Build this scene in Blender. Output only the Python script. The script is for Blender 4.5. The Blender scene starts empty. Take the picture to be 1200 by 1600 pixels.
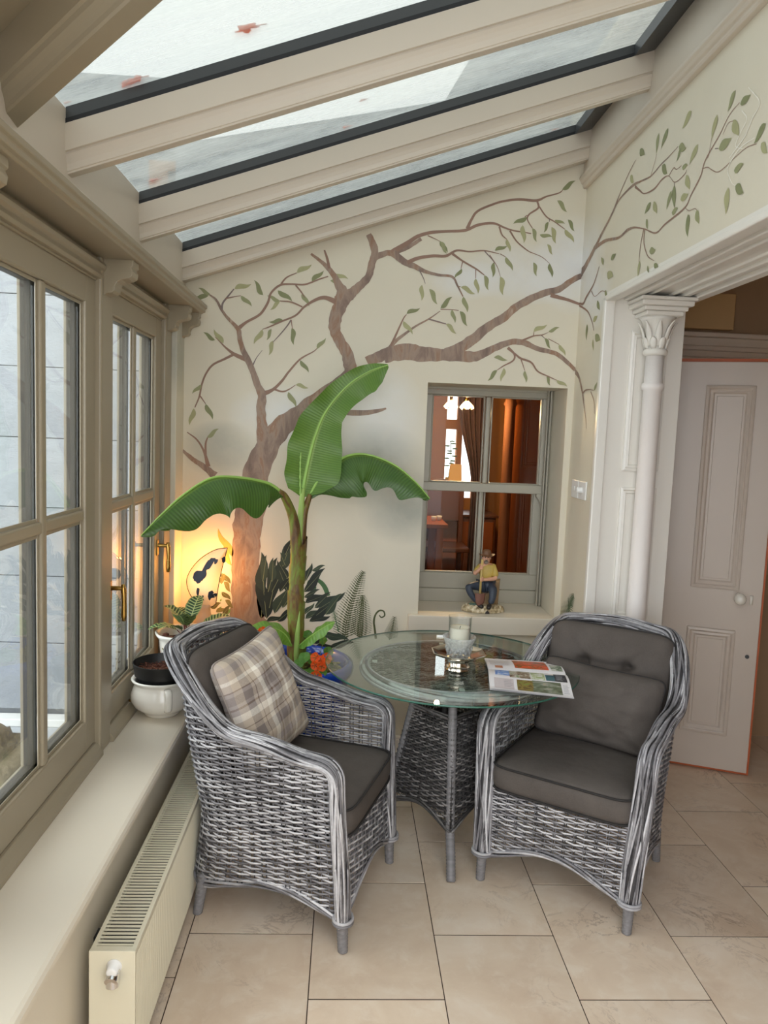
import bpy, bmesh, math, random
import numpy as np
from mathutils import Vector, Matrix, noise as mnoise
PI = math.pi
random.seed(7)
SC = bpy.context.scene
COL = SC.collection

# ---------------------------------------------------------------- camera
CAM_H = 1.65
cam_d = bpy.data.cameras.new('camera')
cam_d.sensor_fit = 'VERTICAL'
cam_d.sensor_height = 36.0
cam_d.lens = 1190.0 / 1600.0 * 36.0
cam_d.clip_start = 0.05
cam = bpy.data.objects.new('camera', cam_d)
COL.objects.link(cam)
def cam_axes(yaw, pitch, roll):
    fwd = Vector((math.sin(yaw)*math.cos(pitch), math.cos(yaw)*math.cos(pitch), -math.sin(pitch)))
    r0 = Vector((math.cos(yaw), -math.sin(yaw), 0))
    d0 = fwd.cross(r0)
    r = r0*math.cos(roll) + d0*math.sin(roll)
    return r, fwd.cross(r), fwd
_r, _d, _f = cam_axes(math.radians(2.914), math.radians(5.742), math.radians(-2.264))
cam.matrix_world = Matrix(((_r.x, -_d.x, -_f.x, 0), (_r.y, -_d.y, -_f.y, 0), (_r.z, -_d.z, -_f.z, CAM_H), (0, 0, 0, 1)))
SC.camera = cam

# ---------------------------------------------------------------- sky and exposure
SKY_STRENGTH = 1.0
world = bpy.data.worlds.new('overcast_sky')
SC.world = world
world.use_nodes = True
_nt = world.node_tree
_nt.nodes.clear()
_o = _nt.nodes.new('ShaderNodeOutputWorld')
_b = _nt.nodes.new('ShaderNodeBackground')
_tc = _nt.nodes.new('ShaderNodeTexCoord')
_nz = _nt.nodes.new('ShaderNodeTexNoise')
_nz.inputs['Scale'].default_value = 1.6
_nz.inputs['Detail'].default_value = 5
_rp = _nt.nodes.new('ShaderNodeValToRGB')
_rp.color_ramp.elements[0].position = 0.3
_rp.color_ramp.elements[0].color = (0.86, 0.91, 0.97, 1)
_rp.color_ramp.elements[1].position = 0.75
_rp.color_ramp.elements[1].color = (1.0, 1.0, 1.0, 1)
_nt.links.new(_tc.outputs['Generated'], _nz.inputs['Vector'])
_nt.links.new(_nz.outputs['Fac'], _rp.inputs['Fac'])
_nt.links.new(_rp.outputs['Color'], _b.inputs['Color'])
_b.inputs['Strength'].default_value = SKY_STRENGTH
_nt.links.new(_b.outputs['Background'], _o.inputs['Surface'])
vs = SC.view_settings
vs.view_transform = 'Standard'
vs.look = 'None'
vs.gamma = 1.0
vs.exposure = 2.1
vs.use_curve_mapping = False
SC.cycles.transparent_max_bounces = 24
SC.cycles.max_bounces = 10
SC.cycles.diffuse_bounces = 5
SC.cycles.caustics_reflective = False
SC.cycles.caustics_refractive = False

# ---------------------------------------------------------------- object helpers
def tag(o, label=None, cat=None, group=None, kind=None):
    if label: o['label'] = label
    if cat: o['category'] = cat
    if group: o['group'] = group
    if kind: o['kind'] = kind
    return o

def thing(name, label, cat, loc=(0, 0, 0), rotz=0.0, group=None, kind=None):
    o = bpy.data.objects.new(name, None)
    o.empty_display_size = 0.05
    COL.objects.link(o)
    o.location = loc
    o.rotation_euler = (0, 0, rotz)
    return tag(o, label, cat, group, kind)

def origin(p):
    v = Vector((0, 0, 0))
    while p is not None:
        v = v + Vector(p.location)
        p = p.parent
    return v

def catmull(pts, n):
    """n samples through the control points (tuples of any length)."""
    P = [np.array(p, float) for p in pts]
    if len(P) == 1: return P
    P = [2*P[0]-P[1]] + P + [2*P[-1]-P[-2]]
    m = len(P) - 3
    out = []
    for k in range(n):
        s = k/(n-1)*m
        i = min(int(s), m-1)
        t = s-i
        a, b, c, d = P[i:i+4]
        out.append(0.5*((2*b)+(c-a)*t+(2*a-5*b+4*c-d)*t*t+(3*b-a-3*c+d)*t**3))
    return out

def smooth(a, b, x):
    t = min(1, max(0, (x-a)/(b-a)))
    return t*t*(3-2*t)

class MB:
    """collects shapes; build() links them as ONE mesh object"""
    def __init__(self):
        self.v, self.f, self.tone, self.uv = [], [], [], {}
    def add(self, verts, faces, tone=0.5):
        o = len(self.v)
        self.v.extend([tuple(p) for p in verts])
        self.f.extend([tuple(i+o for i in fc) for fc in faces])
        if isinstance(tone, (int, float)): tone = [tone]*len(verts)
        self.tone.extend(tone)
        return o
    def box(self, x0, x1, y0, y1, z0, z1):
        v = [(x0,y0,z0),(x1,y0,z0),(x1,y1,z0),(x0,y1,z0),(x0,y0,z1),(x1,y0,z1),(x1,y1,z1),(x0,y1,z1)]
        self.add(v, [(0,3,2,1),(4,5,6,7),(0,1,5,4),(1,2,6,5),(2,3,7,6),(3,0,4,7)])
        return self
    def prism(self, poly, axis, a, b):
        """polygon in the other two axes (x,z)/(y,z)/(x,y), extruded along axis from a to b; a and b may be functions of the point"""
        n = len(poly)
        def pt(p, t):
            t = t(p) if callable(t) else t
            return {'x': (t, p[0], p[1]), 'y': (p[0], t, p[1]), 'z': (p[0], p[1], t)}[axis]
        v = [pt(p, a) for p in poly] + [pt(p, b) for p in poly]
        f = [tuple(range(n))[::-1], tuple(range(n, 2*n))]
        f += [(i, (i+1) % n, (i+1) % n+n, i+n) for i in range(n)]
        self.add(v, f)
        return self
    def lathe(self, prof, n=32, c=(0, 0, 0), sx=1.0, sy=1.0, ring=None):
        m = len(prof)
        v = []
        for k in range(n):
            a = 2*PI*k/n
            w = ring(a) if ring else 1.0
            for r, z in prof:
                v.append((c[0]+r*w*sx*math.cos(a), c[1]+r*w*sy*math.sin(a), c[2]+z))
        f = []
        for k in range(n):
            k2 = (k+1) % n
            for j in range(m-1):
                f.append((k*m+j, k2*m+j, k2*m+j+1, k*m+j+1))
        if prof[0][0] > 1e-6: f.append(tuple(k*m for k in range(n))[::-1])
        if prof[-1][0] > 1e-6: f.append(tuple(k*m+m-1 for k in range(n)))
        self.add(v, f)
        return self
    def tube(self, pts, r, sides=6, cap=True, tone=0.5, nrm=None, rb=None, closed=False):
        """tube along pts; r radius or list; with nrm (list) a flat strand: r along nrm, rb across"""
        P = np.array([tuple(p)[:3] for p in pts], float)
        n = len(P)
        if n < 2: return self
        if closed:
            T = np.roll(P, -1, 0) - np.roll(P, 1, 0)
        else:
            T = np.gradient(P, axis=0)
        T /= (np.linalg.norm(T, axis=1, keepdims=True)+1e-12)
        R = np.full(n, r, float) if isinstance(r, (int, float)) else np.array(r, float)
        RB = R if rb is None else (np.full(n, rb, float) if isinstance(rb, (int, float)) else np.array(rb, float))
        if nrm is None:
            ref = np.array([0, 0, 1.]) if abs(T[0][2]) < 0.9 else np.array([1., 0, 0])
            N = np.zeros_like(P)
            cur = ref - T[0]*ref.dot(T[0])
            cur /= np.linalg.norm(cur)
            for i in range(n):
                cur = cur - T[i]*cur.dot(T[i])
                cur /= (np.linalg.norm(cur)+1e-12)
                N[i] = cur
        else:
            N = np.array([tuple(q) for q in nrm], float)
            N = N - T*(N*T).sum(1, keepdims=True)
            N /= (np.linalg.norm(N, axis=1, keepdims=True)+1e-12)
        B = np.cross(T, N)
        ang = np.arange(sides)/sides*2*PI + PI/sides
        V = (P[:, None, :] + N[:, None, :]*(np.cos(ang)[None, :, None]*R[:, None, None])
             + B[:, None, :]*(np.sin(ang)[None, :, None]*RB[:, None, None])).reshape(-1, 3)
        F = []
        for i in range(n if closed else n-1):
            i2 = (i+1) % n
            for k in range(sides):
                k2 = (k+1) % sides
                F.append((i*sides+k, i*sides+k2, i2*sides+k2, i2*sides+k))
        if cap and not closed:
            F.append(tuple(range(sides))[::-1])
            F.append(tuple((n-1)*sides+k for k in range(sides)))
        if not isinstance(tone, (int, float)):
            tone = np.repeat(np.array(tone, float), sides).tolist()
        self.add(V.tolist(), F, tone)
        return self
    def grid(self, fn, nu, nv, closed_u=False):
        v = [fn(i/(nu if closed_u else nu-1), j/(nv-1)) for i in range(nu) for j in range(nv)]
        f = []
        for i in range(nu if closed_u else nu-1):
            i2 = (i+1) % nu
            for j in range(nv-1):
                f.append((i*nv+j, i2*nv+j, i2*nv+j+1, i*nv+j+1))
        self.add(v, f)
        return self
    def build(self, name, mat, parent=None, smooth_=False, bevel=0.0, seg=2, local=False, tone=False, subsurf=0, sharp=None, solid=0.0, kind=None):
        off = Vector((0, 0, 0)) if (parent is None or local) else origin(parent)
        V = [(p[0]-off.x, p[1]-off.y, p[2]-off.z) for p in self.v]
        me = bpy.data.meshes.new(name)
        me.from_pydata(V, [], self.f)
        if tone:
            at = me.attributes.new('tone', 'FLOAT', 'POINT')
            at.data.foreach_set('value', np.array(self.tone, np.float32))
        if smooth_:
            me.polygons.foreach_set('use_smooth', [True]*len(me.polygons))
        if self.uv:
            ul = me.uv_layers.new(name='UVMap')
            li = np.empty(len(me.loops), np.int32)
            me.loops.foreach_get('vertex_index', li)
            uva = np.array([self.uv.get(i, (0, 0)) for i in range(len(V))], np.float32)
            ul.data.foreach_set('uv', uva[li].ravel())
        me.materials.append(mat)
        me.update()
        o = bpy.data.objects.new(name, me)
        COL.objects.link(o)
        if parent is not None: o.parent = parent
        if solid:
            m = o.modifiers.new('solid', 'SOLIDIFY'); m.thickness = solid; m.offset = 0
        if bevel:
            m = o.modifiers.new('bevel', 'BEVEL'); m.width = bevel; m.segments = seg; m.limit_method = 'ANGLE'; m.angle_limit = 0.6
        if subsurf:
            m = o.modifiers.new('sub', 'SUBSURF'); m.levels = subsurf; m.render_levels = subsurf
        if sharp:
            try:
                me.set_sharp_from_angle(angle=sharp)
            except Exception:
                pass
        if kind: o['kind'] = kind
        return o

def copy_tree(o, parent=None):
    c = o.copy()
    COL.objects.link(c)
    if parent is not None: c.parent = parent
    for ch in list(o.children): copy_tree(ch, c)
    return c

# ---------------------------------------------------------------- materials
def srgb(r, g, b):
    def l(c):
        c = c/255.0
        return c/12.92 if c <= 0.04045 else ((c+0.055)/1.055)**2.4
    return (l(r), l(g), l(b), 1.0)

class NT:
    def __init__(self, name):
        self.m = bpy.data.materials.new(name)
        self.m.use_nodes = True
        self.t = self.m.node_tree
        self.t.nodes.clear()
        self.out = self.t.nodes.new('ShaderNodeOutputMaterial')
    def n(self, typ, **kw):
        nd = self.t.nodes.new(typ)
        for k, v in kw.items():
            if k.startswith('_'): setattr(nd, k[1:], v)
            else:
                key = k.replace('__', ' ')
                nd.inputs[key].default_value = v
        return nd
    def l(self, a, b): self.t.links.new(a, b)
    def coord(self, kind='Object', scale=(1, 1, 1), rot=(0, 0, 0), loc=(0, 0, 0)):
        c = self.n('ShaderNodeTexCoord')
        mp = self.n('ShaderNodeMapping')
        mp.inputs['Scale'].default_value = scale
        mp.inputs['Rotation'].default_value = rot
        mp.inputs['Location'].default_value = loc
        self.l(c.outputs[kind], mp.inputs['Vector'])
        return mp.outputs['Vector']
    def noise(self, vec, scale=5, detail=4, rough=0.5, dist=0.0):
        nz = self.n('ShaderNodeTexNoise')
        nz.inputs['Scale'].default_value = scale
        nz.inputs['Detail'].default_value = detail
        nz.inputs['Roughness'].default_value = rough
        nz.inputs['Distortion'].default_value = dist
        if vec is not None: self.l(vec, nz.inputs['Vector'])
        return nz.outputs['Fac']
    def ramp(self, fac, stops, interp='LINEAR'):
        r = self.n('ShaderNodeValToRGB')
        cr = r.color_ramp
        cr.interpolation = interp
        while len(cr.elements) < len(stops): cr.elements.new(0.5)
        for e, (p, c) in zip(cr.elements, stops):
            e.position = p
            e.color = c if len(c) == 4 else (*c, 1)
        self.l(fac, r.inputs['Fac'])
        return r.outputs['Color']
    def mix(self, fac, a, b, mode='MIX'):
        x = self.n('ShaderNodeMix', _data_type='RGBA', _blend_type=mode)
        for s, val in ((x.inputs['Factor'], fac), (x.inputs[6], a), (x.inputs[7], b)):
            if hasattr(val, 'links'): self.l(val, s)
            else: s.default_value = val
        return x.outputs[2]
    def math(self, op, a, b=None, clamp=False):
        x = self.n('ShaderNodeMath', _operation=op)
        x.use_clamp = clamp
        for s, val in ((x.inputs[0], a), (x.inputs[1], b)):
            if val is None: continue
            if hasattr(val, 'links'): self.l(val, s)
            else: s.default_value = val
        return x.outputs[0]
    def bump(self, h, strength=0.3, dist=0.01):
        b = self.n('ShaderNodeBump')
        b.inputs['Strength'].default_value = strength
        b.inputs['Distance'].default_value = dist
        self.l(h, b.inputs['Height'])
        return b.outputs['Normal']
    def pbr(self, color, rough=0.5, metal=0.0, normal=None, spec=None, coat=0.0, trans=None):
        p = self.n('ShaderNodeBsdfPrincipled')
        for s, val in ((p.inputs['Base Color'], color), (p.inputs['Roughness'], rough), (p.inputs['Metallic'], metal)):
            if hasattr(val, 'links'): self.l(val, s)
            else: s.default_value = val
        if normal is not None: self.l(normal, p.inputs['Normal'])
        if spec is not None: p.inputs['Specular IOR Level'].default_value = spec
        if coat: p.inputs['Coat Weight'].default_value = coat; p.inputs['Coat Roughness'].default_value = 0.05
        if trans is not None:      # light coming through a thin leaf or parchment
            tl = self.n('ShaderNodeBsdfTranslucent')
            if hasattr(color, 'links'): self.l(color, tl.inputs['Color'])
            else: tl.inputs['Color'].default_value = color
            mx = self.n('ShaderNodeMixShader')
            mx.inputs['Fac'].default_value = trans
            self.l(p.outputs[0], mx.inputs[1]); self.l(tl.outputs[0], mx.inputs[2])
            self.l(mx.outputs[0], self.out.inputs['Surface'])
        else:
            self.l(p.outputs[0], self.out.inputs['Surface'])
        return self.m

def paint(name, col, rough=0.45, var=0.05, scale=6, bump=0.06, bscale=60, coat=0.0):
    t = NT(name)
    v = t.coord()
    c = t.mix(t.noise(v, scale, 4), tuple(x*(1-var) for x in col[:3])+(1,), tuple(min(1, x*(1+var)) for x in col[:3])+(1,))
    nb = t.bump(t.noise(v, bscale, 4, 0.6), bump, 0.004)
    return t.pbr(c, rough, 0, nb, coat=coat)

def metal(name, col, rough=0.2):
    t = NT(name)
    v = t.coord()
    r = t.ramp(t.noise(v, 40, 3), [(0.3, (rough*0.7,)*3), (0.7, (rough*1.4,)*3)])
    return t.pbr(col, r, 1.0)

def emit(name, col, strength):
    t = NT(name)
    e = t.n('ShaderNodeEmission')
    e.inputs['Color'].default_value = col
    e.inputs['Strength'].default_value = strength
    t.l(e.outputs[0], t.out.inputs['Surface'])
    return t.m

def clear_glass(name, tint=(0.93, 0.96, 0.95, 1), dirt=0.0, dirt_col=(0.75, 0.8, 0.72, 1), ior=1.5, streak=(1, 1, 1), rough=0.0, boost=1.0):
    t = NT(name)
    tr = t.n('ShaderNodeBsdfTransparent'); tr.inputs['Color'].default_value = tint
    gl = t.n('ShaderNodeBsdfGlossy'); gl.inputs['Roughness'].default_value = rough
    # Schlick reflectance, the same from both faces of the sheet
    ge = t.n('ShaderNodeNewGeometry')
    dt = t.n('ShaderNodeVectorMath', _operation='DOT_PRODUCT')
    t.l(ge.outputs['Incoming'], dt.inputs[0]); t.l(ge.outputs['Normal'], dt.inputs[1])
    f0 = ((ior-1)/(ior+1))**2
    k5 = t.math('POWER', t.math('SUBTRACT', 1.0, t.math('ABSOLUTE', dt.outputs['Value']), True), 5.0)
    fac = t.math('MULTIPLY', t.math('ADD', t.math('MULTIPLY', k5, 1-f0), f0), boost, True)
    mx = t.n('ShaderNodeMixShader')
    t.l(fac, mx.inputs['Fac']); t.l(tr.outputs[0], mx.inputs[1]); t.l(gl.outputs[0], mx.inputs[2])
    if dirt:
        v = t.coord(scale=streak)
        n1 = t.noise(v, 3.0, 8, 0.65, 0.4)
        n2 = t.noise(v, 14.0, 6, 0.7)
        k = t.math('MULTIPLY', t.math('ADD', n1, n2), 0.5)
        f = t.ramp(k, [(0.38, (dirt*0.55,)*3), (0.62, (min(1, dirt*1.5),)*3)])
        tl = t.n('ShaderNodeBsdfTranslucent'); tl.inputs['Color'].default_value = dirt_col
        df = t.n('ShaderNodeBsdfDiffuse'); df.inputs['Color'].default_value = dirt_col
        ds = t.n('ShaderNodeMixShader'); ds.inputs['Fac'].default_value = 0.35
        t.l(tl.outputs[0], ds.inputs[1]); t.l(df.outputs[0], ds.inputs[2])
        m2 = t.n('ShaderNodeMixShader')
        t.l(f, m2.inputs['Fac']); t.l(mx.outputs[0], m2.inputs[1]); t.l(ds.outputs[0], m2.inputs[2])
        t.l(m2.outputs[0], t.out.inputs['Surface'])
    else:
        t.l(mx.outputs[0], t.out.inputs['Surface'])
    return t.m

M = {}
C_WOOD = srgb(178, 170, 152)
M['frame'] = paint('taupe_gloss_paint', srgb(152, 141, 120), 0.35, 0.03, 3, 0.03, 40)
M['rafter'] = paint('pale_taupe_paint', srgb(204, 193, 178), 0.4, 0.03, 3, 0.03, 40)
M['sill'] = paint('stone_paint', srgb(222, 213, 196), 0.4, 0.04, 3, 0.04, 30)
M['sash'] = paint('grey_green_paint', srgb(176, 171, 156), 0.35, 0.03, 4, 0.03, 40)
M['white'] = paint('white_gloss_paint', srgb(232, 228, 220), 0.3, 0.03, 4, 0.05, 50)
M['door'] = paint('off_white_door_paint', srgb(206, 194, 182), 0.35, 0.03, 4, 0.04, 50)
M['orange_glow_paint'] = paint('orange_glow_paint', srgb(190, 95, 50), 0.5, 0.15, 8)  # warm glow round the hall door, put into the colour
M['bar_dark'] = paint('dark_grey_aluminium', srgb(62, 64, 66), 0.35, 0.05)
M['gasket'] = paint('black_rubber', srgb(22, 22, 26), 0.6, 0.05)
M['ext_dark'] = paint('dark_exterior_paint', srgb(60, 56, 50), 0.6, 0.08)
M['hall'] = paint('brown_hall_paint', srgb(170, 142, 112), 0.6, 0.05)
M['hall_trim'] = paint('hall_trim_paint', srgb(228, 214, 196), 0.45, 0.05)
M['brass'] = metal('aged_brass', srgb(190, 150, 80), 0.22)
M['chrome'] = metal('chrome', (0.8, 0.8, 0.82, 1), 0.08)
M['silver'] = metal('silver_plate', (0.86, 0.80, 0.70, 1), 0.12)
M['rad'] = paint('cream_enamel', srgb(214, 208, 186), 0.3, 0.02, 3, 0.02, 30)
M['rad_dark'] = paint('radiator_interior', srgb(44, 44, 42), 0.7, 0.05)
M['plastic_white'] = paint('white_plastic', srgb(228, 228, 226), 0.3, 0.01)
M['china'] = paint('white_glazed_china', srgb(236, 232, 222), 0.12, 0.02, 3, 0.02, 20, coat=0.5)
M['black_plastic'] = paint('black_plastic', srgb(26, 26, 27), 0.4, 0.1, 5, 0.05)
M['blue_glaze'] = paint('cobalt_glaze', srgb(22, 62, 170), 0.15, 0.35, 5, 0.06, 14, coat=0.6)
M['window_glass'] = clear_glass('window_glass', (0.95, 0.97, 0.96, 1), boost=1.1)
M['sash_glass'] = clear_glass('sash_glass', (0.94, 0.95, 0.94, 1), ior=1.25)
M['roof_glass'] = clear_glass('weathered_roof_glass', (0.48, 0.495, 0.485, 1), 0.22, (0.74, 0.76, 0.71, 1), streak=(0.7, 5.0, 0.7))
M['table_glass'] = clear_glass('table_glass', (0.88, 0.94, 0.91, 1), boost=0.9)
M['glass_edge'] = paint('green_glass_edge', srgb(52, 98, 84), 0.1, 0.1)
M['crystal'] = clear_glass('cut_crystal', (0.97, 0.98, 0.98, 1), 0.42, (0.92, 0.94, 0.95, 1), ior=1.6, streak=(6, 6, 6), boost=1.4)
M['tumbler'] = clear_glass('clear_drinking_glass', (0.98, 0.99, 0.985, 1), ior=1.5)
M['wax'] = paint('ivory_wax', srgb(244, 238, 220), 0.5, 0.02)

def wall_paint(name, right=False):
    t = NT(name)
    v = t.coord()
    base = t.mix(t.noise(v, 2.2, 5, 0.6), srgb(215, 207, 187), srgb(225, 218, 200))
    sep = t.n('ShaderNodeSeparateXYZ'); t.l(v, sep.inputs[0])
    nz = t.noise(v, 4.5, 5, 0.6)
    def blob(cx, cz, rx, rz):
        a = t.math('DIVIDE', t.math('SUBTRACT', sep.outputs[1 if right else 0], cx), rx)
        b = t.math('DIVIDE', t.math('SUBTRACT', sep.outputs[2], cz), rz)
        d = t.math('SUBTRACT', 1.0, t.math('ADD', t.math('MULTIPLY', a, a), t.math('MULTIPLY', b, b)), True)
        return t.math('MULTIPLY', d, t.math('MULTIPLY', nz, 1.6), True)
    def onto(base, lst, col):
        for q in lst:
            base = t.mix(blob(*q), base, col)
        return base
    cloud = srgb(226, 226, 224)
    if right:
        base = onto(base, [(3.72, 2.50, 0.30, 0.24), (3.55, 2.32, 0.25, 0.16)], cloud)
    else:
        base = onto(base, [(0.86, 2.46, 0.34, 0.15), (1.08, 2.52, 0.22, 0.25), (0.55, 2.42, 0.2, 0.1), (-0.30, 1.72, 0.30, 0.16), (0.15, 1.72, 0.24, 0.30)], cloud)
        base = onto(base, [(0.12, 1.50, 0.30, 0.22), (0.30, 1.30, 0.25, 0.2), (-0.62, 1.55, 0.2, 0.15)], srgb(176, 176, 164))  # grey smudges; those right of the banana paint in its leaf shadow
    nb = t.bump(t.noise(v, 35, 5, 0.6), 0.06, 0.006)
    return t.pbr(base, 0.55, 0, nb)
M['wall'] = wall_paint('sage_cream_wall_paint')
M['wall_r'] = wall_paint('sage_cream_wall_paint_side', True)

def marble(name):
    t = NT(name)
    oi = t.n('ShaderNodeObjectInfo')
    c = t.n('ShaderNodeTexCoord')
    ad = t.n('ShaderNodeVectorMath', _operation='MULTIPLY_ADD')
    cmb = t.n('ShaderNodeCombineXYZ')
    t.l(oi.outputs['Random'], cmb.inputs[0]); t.l(oi.outputs['Random'], cmb.inputs[1])
    t.l(cmb.outputs[0], ad.inputs[0]); ad.inputs[1].default_value = (37, 91, 0)
    t.l(c.outputs['Object'], ad.inputs[2])
    v = ad.outputs[0]
    n1 = t.noise(v, 3.2, 6, 0.6, 0.6)
    n2 = t.noise(v, 13, 6, 0.65, 0.5)
    base = t.ramp(n1, [(0.3, srgb(212, 189, 165)), (0.5, srgb(224, 204, 181)), (0.7, srgb(233, 217, 198))])
    base = t.mix(t.ramp(n2, [(0.5, (0, 0, 0)), (0.72, (0.5, 0.5, 0.5))]), base, srgb(238, 226, 210))
    vz = t.noise(v, 4.2, 9, 0.68, 1.8)
    d = t.math('ABSOLUTE', t.math('SUBTRACT', vz, 0.5))
    vein = t.ramp(d, [(0.0, (1, 1, 1)), (0.010, (0.4, 0.4, 0.4)), (0.024, (0, 0, 0))])
    msk = t.ramp(t.noise(v, 2.6, 3), [(0.50, (0, 0, 0)), (0.72, (0.85, 0.85, 0.85))])
    base = t.mix(t.math('MULTIPLY', vein, msk), base, srgb(140, 112, 92))
    var = t.ramp(oi.outputs['Random'], [(0, (0.9, 0.89, 0.88)), (1, (1.04, 1.04, 1.04))])
    base = t.mix(1.0, base, var, 'MULTIPLY')
    r = t.ramp(n2, [(0.3, (0.30,)*3), (0.7, (0.42,)*3)])
    return t.pbr(base, r, 0, t.bump(n2, 0.03, 0.003))
M['marble'] = marble('beige_marble')
M['grout'] = paint('brown_grout', srgb(70, 52, 40), 0.9, 0.1, 30)

def wicker(name, lo, mid, hi):
    t = NT(name)
    a = t.n('ShaderNodeAttribute'); a.attribute_name = 'tone'
    v = t.coord()
    n1 = t.noise(v, 55, 3, 0.6)
    k = t.math('ADD', t.math('MULTIPLY', a.outputs['Fac'], 0.75), t.math('MULTIPLY', n1, 0.25))
    c = t.ramp(k, [(0.18, lo), (0.5, mid), (0.85, hi)])
    return t.pbr(c, 0.5, 0, t.bump(t.noise(v, 400, 2), 0.15, 0.001))
M['wicker'] = wicker('grey_rattan', srgb(58, 56, 58), srgb(136, 134, 138), srgb(208, 207, 210))
M['wicker_dark'] = wicker('dark_grey_rattan', srgb(40, 38, 38), srgb(94, 91, 90), srgb(158, 154, 152))
M['rope_leg'] = wicker('wrapped_leg_rattan', srgb(88, 86, 88), srgb(124, 122, 124), srgb(150, 148, 150))
M['deck'] = paint('dark_woven_deck', srgb(60, 58, 58), 0.8, 0.2, 80)

def fabric(name, c0, c1, scale=900):
    t = NT(name)
    v = t.coord()
    w = t.noise(t.coord(scale=(1, 0.25, 1)), scale, 2, 0.7)
    w2 = t.noise(t.coord(scale=(0.25, 1, 0.3)), scale, 2, 0.7)
    k = t.math('MULTIPLY', t.math('ADD', w, w2), 0.5)
    c = t.mix(k, c0, c1)
    c = t.mix(t.ramp(t.noise(v, 9, 4), [(0.35, (0, 0, 0)), (0.7, (0.45,)*3)]), c, c1)
    h = t.math('ADD', t.math('MULTIPLY', t.noise(v, 16, 3), 0.9), t.math('MULTIPLY', k, 0.1))
    return t.pbr(c, 0.9, 0, t.bump(h, 0.3, 0.012), spec=0.15)
M['charcoal'] = fabric('charcoal_cushion_fabric', srgb(60, 55, 52), srgb(104, 97, 92))
M['charcoal_pipe'] = paint('charcoal_piping', srgb(44, 41, 40), 0.9, 0.1, 60)
M['grey_pipe'] = paint('grey_piping', srgb(146, 136, 130), 0.9, 0.1, 60)

def plaid(name):
    t = NT(name)
    tc = t.n('ShaderNodeTexCoord')
    sep = t.n('ShaderNodeSeparateXYZ'); t.l(tc.outputs['Object'], sep.inputs[0])
    a = srgb(196, 182, 166); g = srgb(134, 124, 120); w = srgb(244, 238, 226); br = srgb(112, 92, 80); lg = srgb(170, 160, 156)
    def stripes(co, per, off):
        f = t.math('FRACT', t.math('ADD', t.math('DIVIDE', co, per), off))
        return t.ramp(f, [(0.0, a), (0.10, g), (0.22, a), (0.27, br), (0.285, a), (0.36, w), (0.44, lg), (0.50, br), (0.52, lg), (0.56, g), (0.66, lg), (0.70, br), (0.715, a), (0.80, w), (0.84, a), (0.92, lg)], 'CONSTANT')
    s1 = stripes(sep.outputs[0], 0.30, 0.62)
    s2 = stripes(sep.outputs[2], 0.30, 0.38)
    weave = t.noise(t.coord(scale=(1, 1, 0.3)), 700, 2)
    c = t.mix(t.ramp(weave, [(0.4, (0.4,)*3), (0.6, (0.6,)*3)]), s1, s2)
    return t.pbr(c, 0.9, 0, t.bump(weave, 0.15, 0.002), spec=0.15)
M['plaid'] = plaid('grey_beige_plaid')

# ================================================================ STRUCTURE
YB, XR, XL = 3.78, 1.114, -0.803          # back wall, right wall, left corner
XW = -0.845                               # inner face of the window frames
def zr(x): return 2.329 + 0.346*(x+0.816) # underside of the rafters

# ---- floor: marble tiles in a running bond, each a part
floor = MB().box(-0.9, 3.3, -0.9, 4.25, -0.06, -0.0022).build('floor', M['grout'])
tag(floor, kind='structure')
TW, TL = 0.4035, 0.585
G = 0.0018
tiles = {}
def tile(x0, x1, y0, y1):
    key = (round(x1-x0, 3), round(y1-y0, 3))
    if key not in tiles:
        hx, hy = (x1-x0)/2-G, (y1-y0)/2-G*1.6
        o = MB().box(-hx, hx, -hy, hy, -0.008, 0).build('tile', M['marble'])
        tiles[key] = o
        first = True
    else:
        o = tiles[key].copy(); COL.objects.link(o)
    o.parent = floor
    o.location = ((x0+x1)/2, (y0+y1)/2, random.uniform(-0.0006, 0.0002))
    return o
X0 = -0.464                               # first long joint beside the radiator
JY = 2.374
for ci in range(0, 9):
    xa, xb = X0+ci*TW, X0+(ci+1)*TW
    sh = 0 if ci % 2 == 0 else TL/2
    k = -6
    while True:
        y0 = JY+sh+k*TL; y1 = y0+TL
        k += 1
        if y1 < -0.85: continue
        if y0 > 4.2: break
        tile(xa, xb, max(y0, -0.88), min(y1, 4.22))
for k in range(-5, 4):                    # cut strip along the left wall
    y0 = 2.17+k*TL
    tile(X0-0.18, X0, max(y0, -0.88), min(y0+TL, 3.78))

# ---- back wall with the recess of the sash window
WX0, WX1, WZ0, WZ1 = 0.384, 1.082, 0.757, 1.918
bw = MB()
YO = 4.16
def slope_poly(x0, x1, z0): return [(x0, z0), (x1, z0), (x1, zr(x1)+0.10), (x0, zr(x0)+0.10)]
bw.prism(slope_poly(-0.95, WX0, 0), 'y', YB, YO)
bw.prism(slope_poly(WX1, XR+0.05, 0), 'y', YB, YO)
bw.prism(slope_poly(WX0, WX1, WZ1), 'y', YB, YO)
bw.box(WX0, WX1, YB, YO, 0, WZ0-0.09)
wall_back = tag(bw.build('wall_back', M['wall']), kind='structure')
sb = MB().box(WX0-0.05, WX1+0.05, YB-0.035, YB+0.002, WZ0-0.092, WZ0)
sb.box(WX0, WX1, YB, YO, WZ0-0.092, WZ0)
tag(sb.build('trim_1', M['sill'], bevel=0.005), kind='structure')
tag(MB().box(XL, XR, YB-0.018, YB, 0.0, 0.10).box(XL, XR, YB-0.012, YB, 0.10, 0.118).build('baseboard_back', M['white'], bevel=0.004), kind='structure')

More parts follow.
